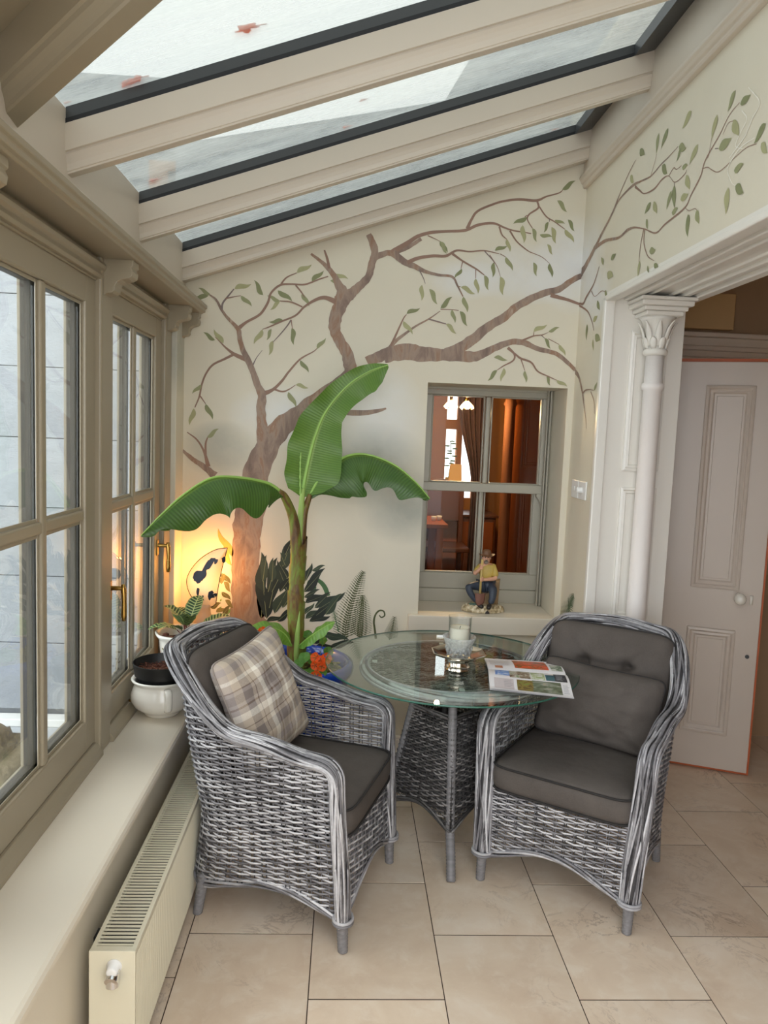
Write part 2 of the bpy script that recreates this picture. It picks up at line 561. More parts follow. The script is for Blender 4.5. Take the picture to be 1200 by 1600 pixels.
# ---- right wall, opening to the hall from y 3.385 towards the viewer
YJ = 3.385
XH = 1.472                                # hall face of that wall
OZ = 2.293                                # top of the opening
rw = MB()
rw.prism([(YJ, 0), (YB+0.38, 0), (YB+0.38, 3.5), (YJ, 3.5)], 'x', XR, XH)
rw.box(XR, XH, 0.75, YJ, OZ+0.02, 3.5)
rw.box(XR, XH, -0.6, 0.75, 0, 3.5)
tag(rw.build('wall_right', M['wall_r']), kind='structure')
# wall plate board and its moulding under the roof
tag(MB().prism([(XR-0.022, 2.93), (XR+0.001, 2.93), (XR+0.001, 3.44), (XR-0.022, 3.44)], 'y', -0.6, YB).build('trim_2', M['rafter'], bevel=0.002), kind='structure')
mp = [(XR+0.001, 2.876), (XR-0.018, 2.876), (XR-0.022, 2.884), (XR-0.022, 2.892), (XR-0.030, 2.897), (XR-0.034, 2.908), (XR-0.040, 2.916), (XR-0.040, 2.926), (XR-0.034, 2.932), (XR+0.001, 2.932)]
tag(MB().prism(mp, 'y', -0.6, YB).build('trim_3', M['rafter'], bevel=0.0015, seg=1), kind='structure')

# jamb: panelled, with bead and panel mouldings
jb = thing('trim_4', None, None, (1.29, YJ, 0), kind='structure')
JX0, JX1 = XR, XH
MB().box(JX0, JX1, YJ-0.012, YJ+0.001, 0, OZ).build('jamb_board', M['white'], jb, bevel=0.002)
MB().box(JX0-0.012, JX0+0.035, YJ-0.03, YJ+0.001, 0, OZ).build('edge_bead', M['white'], jb, bevel=0.006, seg=3)
def panel_frame(mb, x0, x1, z0, z1, y, w=0.03, d=0.012):
    """picture-frame moulding, proud of y towards -y"""
    prof = [(0, 0), (0, -d), (w*0.35, -d*1.25), (w*0.5, -d*0.5), (w*0.8, -d*0.7), (w, 0)]
    rect = [(x0, z0), (x1, z0), (x1, z1), (x0, z1)]
    ins = [(1, 1), (-1, 1), (-1, -1), (1, -1)]
    n = len(prof)
    v = []
    for (x, z), (sx, sz) in zip(rect, ins):
        for p, q in prof: v.append((x+sx*p, y+q, z+sz*p))
    f = []
    for i in range(4):
        i2 = (i+1) % 4
        for j in range(n-1): f.append((i*n+j, i*n+j+1, i2*n+j+1, i2*n+j))
    mb.add(v, f)
for (z0, z1) in ((1.535, 2.15), (0.86, 1.46), (0.14, 0.78)):
    m = MB(); panel_frame(m, 1.232, 1.395, z0, z1, YJ-0.012, 0.03, 0.014)
    m.build('panel_moulding', M['white'], jb)
# lintel lining with stepped mouldings, and casing on the room side
lt = thing('trim_5', None, None, (1.29, 2.1, OZ), kind='structure')
MB().box(XR, XH, 0.75, YJ, OZ, OZ+0.02).build('soffit_board', M['white'], lt)
for (a, b, d) in ((XR-0.012, XR+0.04, 0.02), (XR+0.075, XR+0.105, 0.014), (XR+0.135, XR+0.15, 0.01), (XR+0.225, XR+0.24, 0.01), (XR+0.27, XR+0.30, 0.014), (XR+0.325, XH+0.012, 0.02)):
    MB().box(a, b, 0.75, YJ-0.012, OZ-d, OZ+0.004).build('soffit_moulding', M['white'], lt, bevel=0.005, seg=2)

# ---- the slender iron column before the jamb
cx, cy = 1.325, 3.318
colm = thing('column', 'slender white painted iron column with leafy capital at the wide opening', 'column', (cx, cy, 0))
MB().lathe([(0.052, 0.0), (0.06, 0.0), (0.06, 0.05), (0.05, 0.06), (0.052, 0.09), (0.045, 0.10), (0.0425, 1.0), (0.039, 1.89), (0.046, 1.895), (0.048, 1.908), (0.046, 1.92), (0.0385, 1.925), (0.038, 2.045)], 28, (cx, cy, 0)).build('shaft', paint('textured_white_paint', srgb(236, 230, 226), 0.45, 0.03, 5, 0.35, 28), colm, smooth_=True)
cp = MB().lathe([(0.041, 2.04), (0.05, 2.045), (0.053, 2.055), (0.05, 2.066), (0.042, 2.07), (0.044, 2.10), (0.05, 2.15), (0.066, 2.19), (0.078, 2.203), (0.02, 2.205)], 28, (cx, cy, 0))
cp.build('capital_bell', M['white'], colm, smooth_=True)
def acanthus(mb, a, z0, z1, r0, r1, w):
    ca, sa = math.cos(a), math.sin(a)
    n = 7
    def fn(u, v):
        z = z0+(z1-z0)*u
        r = r0+(r1-r0)*u**2.2+0.006*math.sin(PI*u)+0.004
        ww = w*(0.35+math.sin(PI*min(1, u*0.85+0.12)))*(1-u**6)
        q = (v-0.5)*2
        r -= 0.006*q*q
        return (cx+r*ca-q*ww*sa, cy+r*sa+q*ww*ca, z-(0.014*u**5))
    mb.grid(fn, n, 5)
lv = MB()
for k in range(8): acanthus(lv, k*PI/4+0.2, 2.07, 2.13, 0.043, 0.058, 0.012)
for k in range(8): acanthus(lv, k*PI/4+0.2+PI/8, 2.08, 2.198, 0.044, 0.082, 0.011)
lv.build('capital_leaves', M['white'], colm, smooth_=True, solid=0.003)
ab = MB()
for (h, z0, z1) in ((0.082, 2.203, 2.222), (0.095, 2.222, 2.24), (0.112, 2.24, 2.262), (0.122, 2.262, 2.2765)):
    ab.box(cx-h, cx+h, cy-h, cy+min(h, YJ-0.0125-cy), z0, z1)
ab.build('abacus', M['white'], colm, bevel=0.006, seg=2)

# ---- double light switch on the strip of wall before the opening
sw = thing('light_switch', 'white double light switch with a dimmer knob on the painted wall', 'switch', (XR, 3.58, 1.43))
for (y0, y1) in ((3.585, 3.69), (3.47, 3.578)):
    MB().box(XR-0.009, XR, y0, y1, 1.386, 1.472).build('plate', M['plastic_white'], sw, bevel=0.003)
m = MB(); m.tube([(XR-0.008, 3.525, 1.43), (XR-0.014, 3.525, 1.43), (XR-0.03, 3.525, 1.43), (XR-0.034, 3.525, 1.43)], [0.016, 0.014, 0.013, 0.010], 16)
m.build('dimmer_knob', M['plastic_white'], sw, smooth_=True)
MB().box(XR-0.0135, XR-0.009, 3.63, 3.645, 1.418, 1.442).build('rocker', M['plastic_white'], sw, bevel=0.002)

# ---- hall beyond the opening
hw = MB()
hw.box(XH, 3.3, 4.16, 4.24, 0, 2.9)
hw.box(3.22, 3.3, 0.5, 4.2, 0, 2.9)
hw.box(XH, 3.3, 0.42, 0.5, 0, 2.9)
tag(hw.build('wall_hall', M['hall']), kind='structure')
tag(MB().box(XH, 3.3, 0.5, 4.24, 2.9, 2.96).build('ceiling_hall', M['hall']), kind='structure')
ar = thing('trim_6', None, None, (2.2, 4.15, 2.1), kind='structure')
for i, (z0, z1, d) in enumerate(((2.085, 2.12, 0.02), (2.12, 2.145, 0.032), (2.145, 2.18, 0.022), (2.18, 2.205, 0.034), (2.205, 2.25, 0.024), (2.25, 2.275, 0.05))):
    MB().box(1.5, 2.75, 4.16-d, 4.162, z0, z1).build('reed', M['hall_trim'], ar, bevel=0.006)
pn = MB().box(XH+0.01, 2.06, 4.10, 4.155, 2.29, 2.48).build('canvas_box', paint('ochre_board', srgb(206, 172, 124), 0.6), None, bevel=0.004)
pn.name = 'storage_box'
tag(pn, 'ochre flat box lying above the hall door head', 'box')
tag(MB().box(1.50, 1.58, 4.03, 4.095, 2.277, 2.41).build('speaker', M['black_plastic'], None, bevel=0.006), 'small black speaker standing above the hall door head', 'speaker')

# ---- the hall door, half turned: four raised panels, white knob
dx, dy = 0.926, -0.377
D0 = Vector((1.672, 3.776, 0))
door = thing('door_1', None, None, (D0.x, D0.y, 0), math.atan2(dy, dx), kind='structure')
# local: x along the door, -y towards the viewer
Z0, Z1 = 0.018, 2.075
MB().box(-0.40, 0.432, 0.0, 0.034, Z0, Z1).build('leaf', M['door'], door, local=True, bevel=0.002)
MB().box(-0.41, 0.442, 0.012, 0.046, Z0-0.013, Z1+0.016).build('warm_glow_board', M['orange_glow_paint'], door, local=True)  # orange edges painted in place of warm light leaking round the door
for (x0, x1) in ((-0.33, -0.035), (0.10, 0.325)):
    for (z0, z1) in ((0.95, 1.96), (0.20, 0.745)):
        m = MB(); panel_frame(m, x0, x1, z0, z1, 0.0, 0.042, 0.013)
        m.box(x0+0.052, x1-0.052, -0.006, 0.001, z0+0.052, z1-0.052)
        m.build('panel', M['door'], door, local=True, bevel=0.002, seg=1)
kb = MB(); kb.tube([(0.33, -0.002, 0.915), (0.33, -0.012, 0.915), (0.33, -0.013, 0.915), (0.33, -0.03, 0.915)], [0.024, 0.024, 0.010, 0.010], 16)
def ball(mb, c, r, n=14, m=9, sx=1, sy=1, sz=1):
    def fn(u, v):
        a, b = 2*PI*u, PI*v
        return (c[0]+r*sx*math.sin(b)*math.cos(a), c[1]+r*sy*math.sin(b)*math.sin(a), c[2]+r*sz*math.cos(b))
    mb.grid(fn, n, m, True)
ball(kb, (0.33, -0.048, 0.915), 0.029, 18, 10)
kb.build('knob', M['china'], door, local=True, smooth_=True)
MB().tube([(0.385, -0.004, 0.93), (0.385, -0.004, 0.885)], 0.008, 8).build('keyhole_cover', M['china'], door, local=True, smooth_=True)
MB().tube([(0.388, 0.0, 0.62), (0.388, -0.006, 0.62)], 0.010, 10).build('bolt_plate', M['bar_dark'], door, local=True)

# ---- left side: dwarf wall, deep sill, window frames, eaves shelf
lw = MB()
lw.box(-0.95, -0.635, -0.6, YB, 0, 0.462)
lw.box(-0.95, XW+0.001, -0.6, YB, 2.13, 2.44)
tag(lw.build('wall_left', M['sill'], bevel=0.002), kind='structure')
nose = [(XW-0.02, 0.462), (-0.612, 0.462), (-0.603, 0.466), (-0.598, 0.474), (-0.598, 0.488), (-0.603, 0.496), (-0.612, 0.50), (XW-0.02, 0.50)]
tag(MB().prism(nose, 'y', -0.6, YB).build('trim_7', M['sill'], bevel=0.001, seg=1), kind='structure')

tag(MB().box(-0.95, -0.42, 0.30, 0.42, 0, 2.9).build('wall_shade_blocker', M['sill']), kind='structure')  # unseen stub wall added to shade the hip rafter and left frames
def xbar(mb, prof, y0, y1): mb.prism(prof, 'y', y0, y1)
def window(n, y0, y1, gy0, gy1, my, hinge_handles):
    """frame y0..y1; glass between gy0 and gy1 with one mullion at my"""
    w = thing('window_%d' % n, None, None, (XW, (y0+y1)/2, 0.5), kind='structure')
    GZ0, GZ1 = 0.655, 2.035
    xi, xo = XW, XW-0.020
    # casement: stiles and rails, with a glazing bevel towards the glass
    MB().box(xo, xi, y0, gy0, 0.548, 2.12).build('stile', M['frame'], w, bevel=0.006)
    MB().box(xo, xi, gy1, y1, 0.548, 2.12).build('stile', M['frame'], w, bevel=0.006)
    MB().box(xo, xi-0.001, gy0-0.01, gy1+0.01, 0.548, GZ0).build('bottom_rail', M['frame'], w, bevel=0.006)
    MB().box(xo, xi-0.001, gy0-0.01, gy1+0.01, GZ1, 2.12).build('top_rail', M['frame'], w, bevel=0.006)
    # stop moulding around the panes
    for (ya, yb) in ((gy0, my-0.018), (my+0.018, gy1)):
        for (za, zb) in ((GZ0, 1.335), (1.37, GZ1)):
            st = MB()
            t_ = 0.011
            st.box(xo+0.004, xi-0.012, ya, ya+t_, za, zb); st.box(xo+0.004, xi-0.012, yb-t_, yb, za, zb)
            st.box(xo+0.004, xi-0.013, ya+t_, yb-t_, za, za+t_); st.box(xo+0.004, xi-0.013, ya+t_, yb-t_, zb-t_, zb)
            st.build('glazing_bead', M['frame'], w, bevel=0.004, seg=2)
            MB().box(xo-0.012, xo-0.006, ya-0.004, yb+0.004, za-0.004, zb+0.004).build('pane', M['window_glass'], w)
    MB().box(xo, xi-0.002, my-0.018, my+0.018, GZ0, GZ1).build('mullion', M['frame'], w, bevel=0.007, seg=3)
    MB().box(xo, xi-0.004, gy0, gy1, 1.335, 1.37).build('glazing_bar', M['frame'], w, bevel=0.007, seg=3)
    ex = MB()      # outer half of the frame beyond the glass
    ex.box(xo-0.040, xo-0.013, gy0-0.05, gy0+0.004, 0.6, 2.09)
    ex.box(xo-0.040, xo-0.013, gy1-0.004, gy1+0.05, 0.6, 2.09)
    ex.box(xo-0.040, xo-0.013, my-0.016, my+0.016, 0.6, 2.09)
    ex.box(xo-0.040, xo-0.013, gy0, gy1, 0.60, GZ0+0.004)
    ex.box(xo-0.040, xo-0.013, gy0, gy1, GZ1-0.004, 2.09)
    ex.box(xo-0.040, xo-0.013, gy0, gy1, 1.339, 1.366)
    ex.build('outer_frame', M['ext_dark'], w, bevel=0.002)
    el = MB()
    el.box(xo-0.050, xo-0.040, gy0-0.05, gy0+0.001, 0.6, 2.09); el.box(xo-0.050, xo-0.040, gy1-0.001, gy1+0.05, 0.6, 2.09); el.box(xo-0.050, xo-0.040, my-0.012, my+0.012, 0.6, 2.09)
    el.box(xo-0.050, xo-0.040, gy0, gy1, 0.6, GZ0); el.box(xo-0.050, xo-0.040, gy0, gy1, GZ1, 2.09)
    el.build('outer_facing', M['frame'], w, bevel=0.002)
    for hy, hz in hinge_handles:
        h = MB()
        h.box(xi, xi+0.006, hy-0.012, hy+0.012, hz-0.03, hz+0.04)
        h.tube([(xi+0.004, hy, hz+0.015), (xi+0.05, hy, hz+0.015)], [0.009, 0.008], 10)
        ho = h.build('handle', M['brass'], w, bevel=0.001)
        g = MB().tube([(xi+0.048, hy, hz+0.03), (xi+0.05, hy, hz+0.01), (xi+0.052, hy, hz-0.03), (xi+0.052, hy, hz-0.085), (xi+0.052, hy, hz-0.105)], [0.007, 0.010, 0.008, 0.0105, 0.008], 10)
        g.build('lever', M['brass'], ho, smooth_=True)
    return w
window(1, 1.755, 2.607, 1.85, 2.513, 2.181, [])
window(2, 2.72, 3.50, 2.80, 3.405, 3.09, [(2.765, 1.045), (3.455, 1.10)])
fr = thing('window_3', None, None, (XW, 2.6, 0.5), kind='structure')
for (ya, yb, xa) in ((1.60, 1.755, 0.02), (2.607, 2.72, 0.02), (3.50, 3.62, 0.02)):
    MB().box(XW-0.10, XW+xa, ya, yb, 0.5, 2.2).build('post', M['frame'], fr, bevel=0.008, seg=3)
MB().box(-0.93, XL, 3.62, YB, 0.5, 2.2).build('corner_post', M['wall'], fr, bevel=0.004)
MB().box(XW-0.06, XW+0.004, 1.755, 3.5, 2.118, 2.2).build('head', M['frame'], fr, bevel=0.003)
bead = [(XW, 2.125), (XW+0.016, 2.125), (XW+0.022, 2.135), (XW+0.016, 2.15), (XW+0.026, 2.158), (XW+0.03, 2.168), (XW+0.024, 2.178), (XW, 2.178)]
MB().prism(bead, 'y', 1.2, 3.62).build('cornice_bead', M['frame'], fr, bevel=0.001, seg=1)
low = [(XW-0.06, 0.499), (XW+0.03, 0.499), (XW+0.03, 0.515), (XW+0.02, 0.53), (XW+0.006, 0.546), (XW-0.06, 0.549)]
for (ya, yb) in ((1.755, 2.607), (2.72, 3.5)):
    MB().prism(low, 'y', ya, yb).build('bottom_bead', M['frame'], fr, bevel=0.002, seg=1)
lt_ = MB(); ball(lt_, (XW+0.042, 2.985, 0.56), 0.011, 12, 8); lt_.tube([(XW+0.01, 2.985, 0.56), (XW+0.04, 2.985, 0.56)], 0.005, 8)
lt_.build('catch_knob', M['brass'], fr, smooth_=True)
# window area nearer than the frame of the photograph: one more casement so that the room stays closed
window(4, 0.75, 1.60, 0.845, 1.505, 1.175, [])

ledge = thing('trim_8', None, None, (XL, 2.0, 2.2), kind='structure')
edge = [(-0.90, 2.195), (-0.72, 2.195), (-0.715, 2.20), (-0.705, 2.203), (-0.705, 2.216), (-0.697, 2.222), (-0.697, 2.236), (-0.705, 2.241), (-0.72, 2.244), (-0.76, 2.262), (-0.80, 2.278), (-0.90, 2.278)]
MB().prism(edge, 'y', -0.6, YB-0.002).build('eaves_shelf', M['frame'], ledge, bevel=0.0015, seg=1)
MB().box(-0.86, -0.80, -0.6, YB-0.001, 2.27, 2.505).build('fascia_board', M['rafter'], ledge, bevel=0.002)
def bracket(y0, y1, x0=XW+0.01, s=1.0):
    p = [(x0, 2.196), (x0+0.105*s, 2.196), (x0+0.105*s, 2.176), (x0+0.098*s, 2.170), (x0+0.104*s, 2.158), (x0+0.101*s, 2.142), (x0+0.088*s, 2.134), (x0+0.066*s, 2.130), (x0+0.052*s, 2.122), (x0+0.045*s, 2.108), (x0+0.045*s, 2.094), (x0+0.035*s, 2.086), (x0+0.014*s, 2.082), (x0, 2.070)]
    MB().prism(p, 'y', y0, y1).build('bracket', M['frame'], ledge, bevel=0.0025)
bracket(1.63, 1.70); bracket(2.63, 2.70); bracket(3.53, 3.595); bracket(3.725, 3.775, XL-0.005, 0.8)

# ---- the glazed roof
roof = thing('ceiling', None, None, (0, 2.9, 2.6), kind='structure')
RH = 0.128
def rafter(y, x0, x1, name='rafter', th=0.07):
    c = 0.016
    half = [(0, RH), (0, 0.056), (0.007, 0.054), (0.007, 0.049), (0.003, 0.047), (0.009, 0.036), (0.014, 0.024), (c, 0.012), (c, 0.007), (c+0.003, 0.005), (c+0.003, 0.0)]
    prof = half+[(th-a, b) for a, b in half[::-1]]
    n = len(prof)
    v = [(x0, y+a, zr(x0)+b) for a, b in prof]+[(x1, y+a, zr(x1)+b) for a, b in prof]
    f = [tuple(range(n)), tuple(range(n, 2*n))[::-1]]+[(i, i+n, (i+1) % n+n, (i+1) % n) for i in range(n)]
    m = MB(); m.add(v, f)
    m.build(name, M['rafter'], roof)
    b = MB()
    for (ya, yb, za, zb) in ((y+0.006, y+th-0.006, RH-0.001, RH+0.045),):
        b.add([(x0, ya, zr(x0)+za), (x0, yb, zr(x0)+za), (x0, yb, zr(x0)+zb), (x0, ya, zr(x0)+zb), (x1, ya, zr(x1)+za), (x1, yb, zr(x1)+za), (x1, yb, zr(x1)+zb), (x1, ya, zr(x1)+zb)],
              [(0, 1, 2, 3), (4, 7, 6, 5), (0, 4, 5, 1), (1, 5, 6, 2), (2, 6, 7, 3), (3, 7, 4, 0)])
    b.build('glazing_strip', M['bar_dark'], roof)
    k_ = MB(); ya, yb, za, zb = y+0.003, y+th-0.003, RH-0.001, RH+0.014
    k_.add([(x0, ya, zr(x0)+za), (x0, yb, zr(x0)+za), (x0, yb, zr(x0)+zb), (x0, ya, zr(x0)+zb), (x1, ya, zr(x1)+za), (x1, yb, zr(x1)+za), (x1, yb, zr(x1)+zb), (x1, ya, zr(x1)+zb)],
          [(0, 1, 2, 3), (4, 7, 6, 5), (0, 4, 5, 1), (1, 5, 6, 2), (2, 6, 7, 3), (3, 7, 4, 0)])
    k_.build('rubber_gasket', M['gasket'], roof)
RX1 = XR-0.022
rafter(2.213, -0.80, RX1); rafter(2.948, -0.80, RX1)
rafter(3.690, -0.80, RX1, th=0.088)
rafter(1.478, -0.20, RX1); rafter(0.743, 0.78, RX1)
# flashing bar along the wall plate
m = MB()
for (a, b, z0, z1) in ((RX1-0.075, RX1+0.02, RH+0.0, RH+0.045),):
    m.add([(a, -0.6, zr(a)+z0), (b, -0.6, zr(b)+z0), (b, YB, zr(b)+z0), (a, YB, zr(a)+z0), (a, -0.6, zr(a)+z1), (b, -0.6, zr(b)+z1), (b, YB, zr(b)+z1), (a, YB, zr(a)+z1)],
          [(0, 3, 2, 1), (4, 5, 6, 7), (0, 1, 5, 4), (1, 2, 6, 5), (2, 3, 7, 6), (3, 0, 4, 7)])
m.build('flashing_bar', M['bar_dark'], roof)
GO = RH+0.046
def glass(poly):
    v = [(x, y, zr(x)+GO) for x, y in poly]+[(x, y, zr(x)+GO+0.008) for x, y in poly]
    n = len(poly)
    m = MB(); m.add(v, [tuple(range(n))[::-1], tuple(range(n, 2*n))]+[(i, (i+1) % n, (i+1) % n+n, i+n) for i in range(n)])
    m.build('roof_pane', M['roof_glass'], roof)
hipx = lambda y: -0.843+(1.944-y)/0.347*0.454          # line of the hip rafter in plan
glass([(-0.83, 2.985), (1.12, 2.985), (1.12, 3.80), (-0.83, 3.80)])
glass([(-0.83, 2.25), (1.12, 2.25), (1.12, 2.98), (-0.83, 2.98)])
glass([(hipx(2.245), 2.245), (hipx(1.515), 1.515), (1.12, 1.515), (1.12, 2.245)])
glass([(hipx(1.51), 1.51), (hipx(0.78), 0.78), (1.12, 0.78), (1.12, 1.51)])
# hip rafter running up towards the viewer
hd = Vector((0.454, -0.347, 0)).normalized(); hn = Vector((-0.347, -0.454, 0)).normalized()
p0 = Vector((-0.80, 1.911, 0)); hl = 2.35
prof = [(0.0, RH+0.04), (0.0, 0.0), (0.045, 0.0), (0.05, 0.004), (0.052, 0.014), (0.058, 0.026), (0.066, 0.036), (0.068, 0.048), (0.074, 0.052), (0.074, RH+0.04)]
n = len(prof); v = []
for s in (-0.06, hl):
    for a, b in prof:
        q = p0+hd*s+hn*a
        v.append((q.x, q.y, zr((p0+hd*s).x)+b))
m = MB(); m.add(v, [tuple(range(n))[::-1], tuple(range(n, 2*n))]+[(i, (i+1) % n, (i+1) % n+n, i+n) for i in range(n)])
m.build('hip_rafter', M['frame'], roof)
# boarded ceiling beside the hip
e = p0+hd*hl
m = MB(); q0 = p0+hn*0.05; q1 = e+hn*0.05
vv = [(-0.86, 1.96, zr(-0.8)+0.15), (q0.x, q0.y, zr(-0.8)+0.15), (q1.x, q1.y, zr(e.x)+0.15), (q1.x+hn.x*0.5, q1.y+hn.y*0.5, zr(e.x)+0.15), (-0.86, 1.2, zr(-0.8)+0.15)]
vv2 = [(x, y, z+0.03) for x, y, z in vv]
m.add(vv+vv2, [(4, 3, 2, 1, 0), (5, 6, 7, 8, 9)]+[(i, (i+1) % 5, (i+1) % 5+5, i+5) for i in range(5)])
m.build('boarded_ceiling', M['frame'], roof)
# fallen leaves lying on the glass
t_ = NT('rust_orange_leaf'); lm = t_.pbr(t_.mix(t_.noise(t_.coord(), 30, 3), srgb(255, 172, 30), srgb(232, 120, 24)), 0.7, 0, None, trans=0.75)
for (x, y, s, a, n_, lab) in (
    (-0.301, 2.121, 0.030, 0.3, 5, 'largest orange leaf on the roof glass, alone in the pane nearest the viewer'),
    (-0.609, 2.206, 0.020, 1.2, 3, 'upper leaf of the touching pair in the nearest roof pane'),
    (-0.634, 2.217, 0.020, 2.4, 3, 'lower leaf of the touching pair in the nearest roof pane'),
    (-0.800, 2.222, 0.007, 0.0, 3, 'tiny dark speck of leaf at the low corner of the nearest roof pane'),
    (-0.740, 2.916, 0.020, 0.5, 5, 'lobed small orange leaf at the low end of the middle roof pane'),
    (-0.813, 3.042, 0.018, 1.6, 3, 'flat orange leaf by the glazing strip at the low end of the middle roof pane'),
    (-0.087, 3.023, 0.022, 0.2, 4, 'dark orange leaf on the glazing strip halfway along the middle roof pane'),
    (-0.048, 2.955, 0.013, 2.0, 3, 'small leaf just above the dark leaf halfway along the middle roof pane'),
    (-0.322, 3.034, 0.013, 1.0, 3, 'yellow orange leaf a third of the way along the middle roof pane'),
    (0.009, 2.766, 0.010, 0.4, 3, 'smallest orange leaf high on the middle roof pane'),
    (0.921, 3.716, 0.014, 0.1, 3, 'yellow leaf at the upper end of the far roof pane')):
    mb = MB(); pts = []
    N = 20
    for k in range(N):
        t = 2*PI*k/N
        r = s*(0.72+0.3*math.cos(n_*t/1.0)*(0.6+0.4*math.sin(t))+0.12*math.sin(7*t+a))
        px_, py_ = r*math.cos(t+a)*1.25, r*math.sin(t+a)*0.85
        pts.append((x+px_, y+py_, zr(x+px_)+GO+0.0095+0.004*abs(math.sin(2*t))))
    mb.add(pts+[(x, y, zr(x)+GO+0.010)], [(k, (k+1) % N, N) for k in range(N)])
    mb.tube([(x-s*0.3, y, zr(x)+GO+0.011), (x+s*1.7, y+s*0.3, zr(x+s*1.7)+GO+0.012)], 0.0012, 4)
    o = mb.build('fallen_leaf', lm, solid=0.0008)
    tag(o, lab, 'leaf', 'fallen leaves on the glass roof')

# ---- outside: court of stone
gr = NT('pale_paving'); v_ = gr.coord()
gcol = gr.mix(gr.noise(v_, 3, 6), srgb(160, 164, 168), srgb(188, 192, 195))
mat_ground = gr.pbr(gcol, 0.8, 0, gr.bump(gr.noise(v_, 40, 4), 0.2, 0.01))
tag(MB().box(-9, 9, -9, 9, -0.2, -0.09).build('ground', mat_ground), kind='structure')
st = NT('grey_ashlar'); v_ = st.coord(scale=(1, 1, 1.6))
oi = st.n('ShaderNodeObjectInfo')
sc_ = st.mix(st.noise(v_, 4, 7, 0.65), srgb(132, 136, 140), srgb(176, 180, 184))
sc_ = st.mix(0.25, sc_, st.ramp(oi.outputs['Random'], [(0, srgb(136, 140, 142)), (1, srgb(180, 184, 188))]))
mat_stone = st.pbr(sc_, 0.9, 0, st.bump(st.noise(v_, 14, 8, 0.7), 0.5, 0.02))
ws = MB().box(-6, -0.93, 4.43, 4.7, -0.1, 3.25).build('wall_outside', paint('mortar', srgb(150, 152, 152), 0.9, 0.1))
tag(ws, kind='structure')
zc = -0.02; row = 0; CH = 0.395
smesh = {}
while zc < 3.2:
    x = -2.28 if row % 2 else -2.36
    x1 = -0.94
    while x1 > -4.2:
        x0 = x if x1 == -0.94 else x1-1.1
        w_ = round(x1-x0, 3)
        if w_ not in smesh:
            o = MB().box(-w_/2+0.0018, w_/2-0.0018, -0.02, 0.02, 0.0018, CH-0.0018).build('stone', mat_stone, bevel=0.002, seg=1)
            smesh[w_] = o
        else:
            o = smesh[w_].copy(); COL.objects.link(o)
        o.parent = ws; o.location = ((x0+x1)/2, 4.42+random.uniform(-0.004, 0.004), zc)
        x1 = x0
    zc += CH; row += 1
uw = MB().prism([(-0.95, 2.6), (1.9, 2.6), (1.9, 3.95), (0.75, 3.95), (0.45, 3.42), (-0.95, 3.12)], 'y', 4.2, 4.4).build('wall_outside_upper', mat_stone)
tag(uw, kind='structure')
tag(MB().box(-6, -0.95, 4.30, 4.40, -0.09, -0.045).build('trim_9', paint('white_kerb_stone', srgb(226, 226, 222), 0.8, 0.05), bevel=0.006), kind='structure')
rk = MB()
def rockf(u, v):
    a, b = 2*PI*u, PI*v
    d = Vector((math.sin(b)*math.cos(a), math.sin(b)*math.sin(a), math.cos(b)))
    k = 1+0.45*mnoise.noise(d*1.6+Vector((3, 1, 7)))+0.22*mnoise.noise(d*4.5)+0.08*mnoise.noise(d*11)
    return (-1.62+0.20*d.x*k, 3.42+0.22*d.y*k, 0.07+0.19*d.z*k)
rk.grid(rockf, 40, 22, True)
rs = NT('mossy_rock'); v_ = rs.coord()
rcol = rs.ramp(rs.noise(v_, 9, 6, 0.65), [(0.3, srgb(92, 84, 66)), (0.55, srgb(140, 128, 104)), (0.75, srgb(110, 112, 78))])
tag(rk.build('garden_rock', rs.pbr(rcol, 0.95, 0, rs.bump(rs.noise(v_, 30, 6), 0.6, 0.02)), smooth_=True), 'weathered brown rock on the pale paving outside the near window', 'rock')

# ================================================================ SASH WINDOW AND THE ROOM BEHIND IT
sashw = thing('window_5', None, None, (0.735, 4.09, WZ0), kind='structure')
def sash(name, y0, y1, xo0, xo1, z0, z1, panes, mz, horn=False):
    """frame with two panes; panes = (x0,x1,x2,x3,zb,zt)"""
    xa, xb, xc, xd, zb, zt = panes
    s = MB().box(xo0, xo1, y0, y1, zt, z1).box(xo0, xo1, y0, y1, z0, zb).box(xo0, xa, y0, y1, zb, zt).box(xd, xo1, y0, y1, zb, zt).build(name, M['sash'], sashw, bevel=0.004)
    MB().box(xb+0.004, xc-0.004, y0+0.002, y1, zb, zt).build('glazing_bar', M['sash'], s, bevel=0.01, seg=3)
    for (p, q) in ((xa, xb), (xc, xd)):
        t_ = 0.007
        MB().box(p, p+t_, y0+0.008, y1, zb, zt).box(q-t_, q, y0+0.008, y1, zb, zt).box(p+t_, q-t_, y0+0.008, y1, zb, zb+t_).box(p+t_, q-t_, y0+0.008, y1, zt-t_, zt).build('glazing_bead', M['sash'], s, bevel=0.003)
        MB().box(p-0.003, q+0.003, y1-0.016, y1-0.012, zb-0.003, zt+0.003).build('pane', M['sash_glass'], s)
    if horn:
        for xm, sg in ((xo0, 1), (xo1, -1)):
            MB().prism([(xm, z0+0.001), (xm+sg*0.038, z0+0.001), (xm+sg*0.036, z0-0.015), (xm+sg*0.022, z0-0.035), (xm+sg*0.012, z0-0.055), (xm+sg*0.006, z0-0.08), (xm, z0-0.085)], 'y', y0, y1).build('horn', M['sash'], s, bevel=0.003)
    return s
sash('upper_sash', 4.065, 4.10, 0.400, 1.066, 1.366, 1.915, (0.443, 0.725, 0.761, 1.036, 1.413, 1.878), 0, True)
sash('lower_sash', 4.102, 4.137, 0.400, 1.066, 0.828, 1.40, (0.438, 0.718, 0.752, 1.022, 0.915, 1.372), 0)
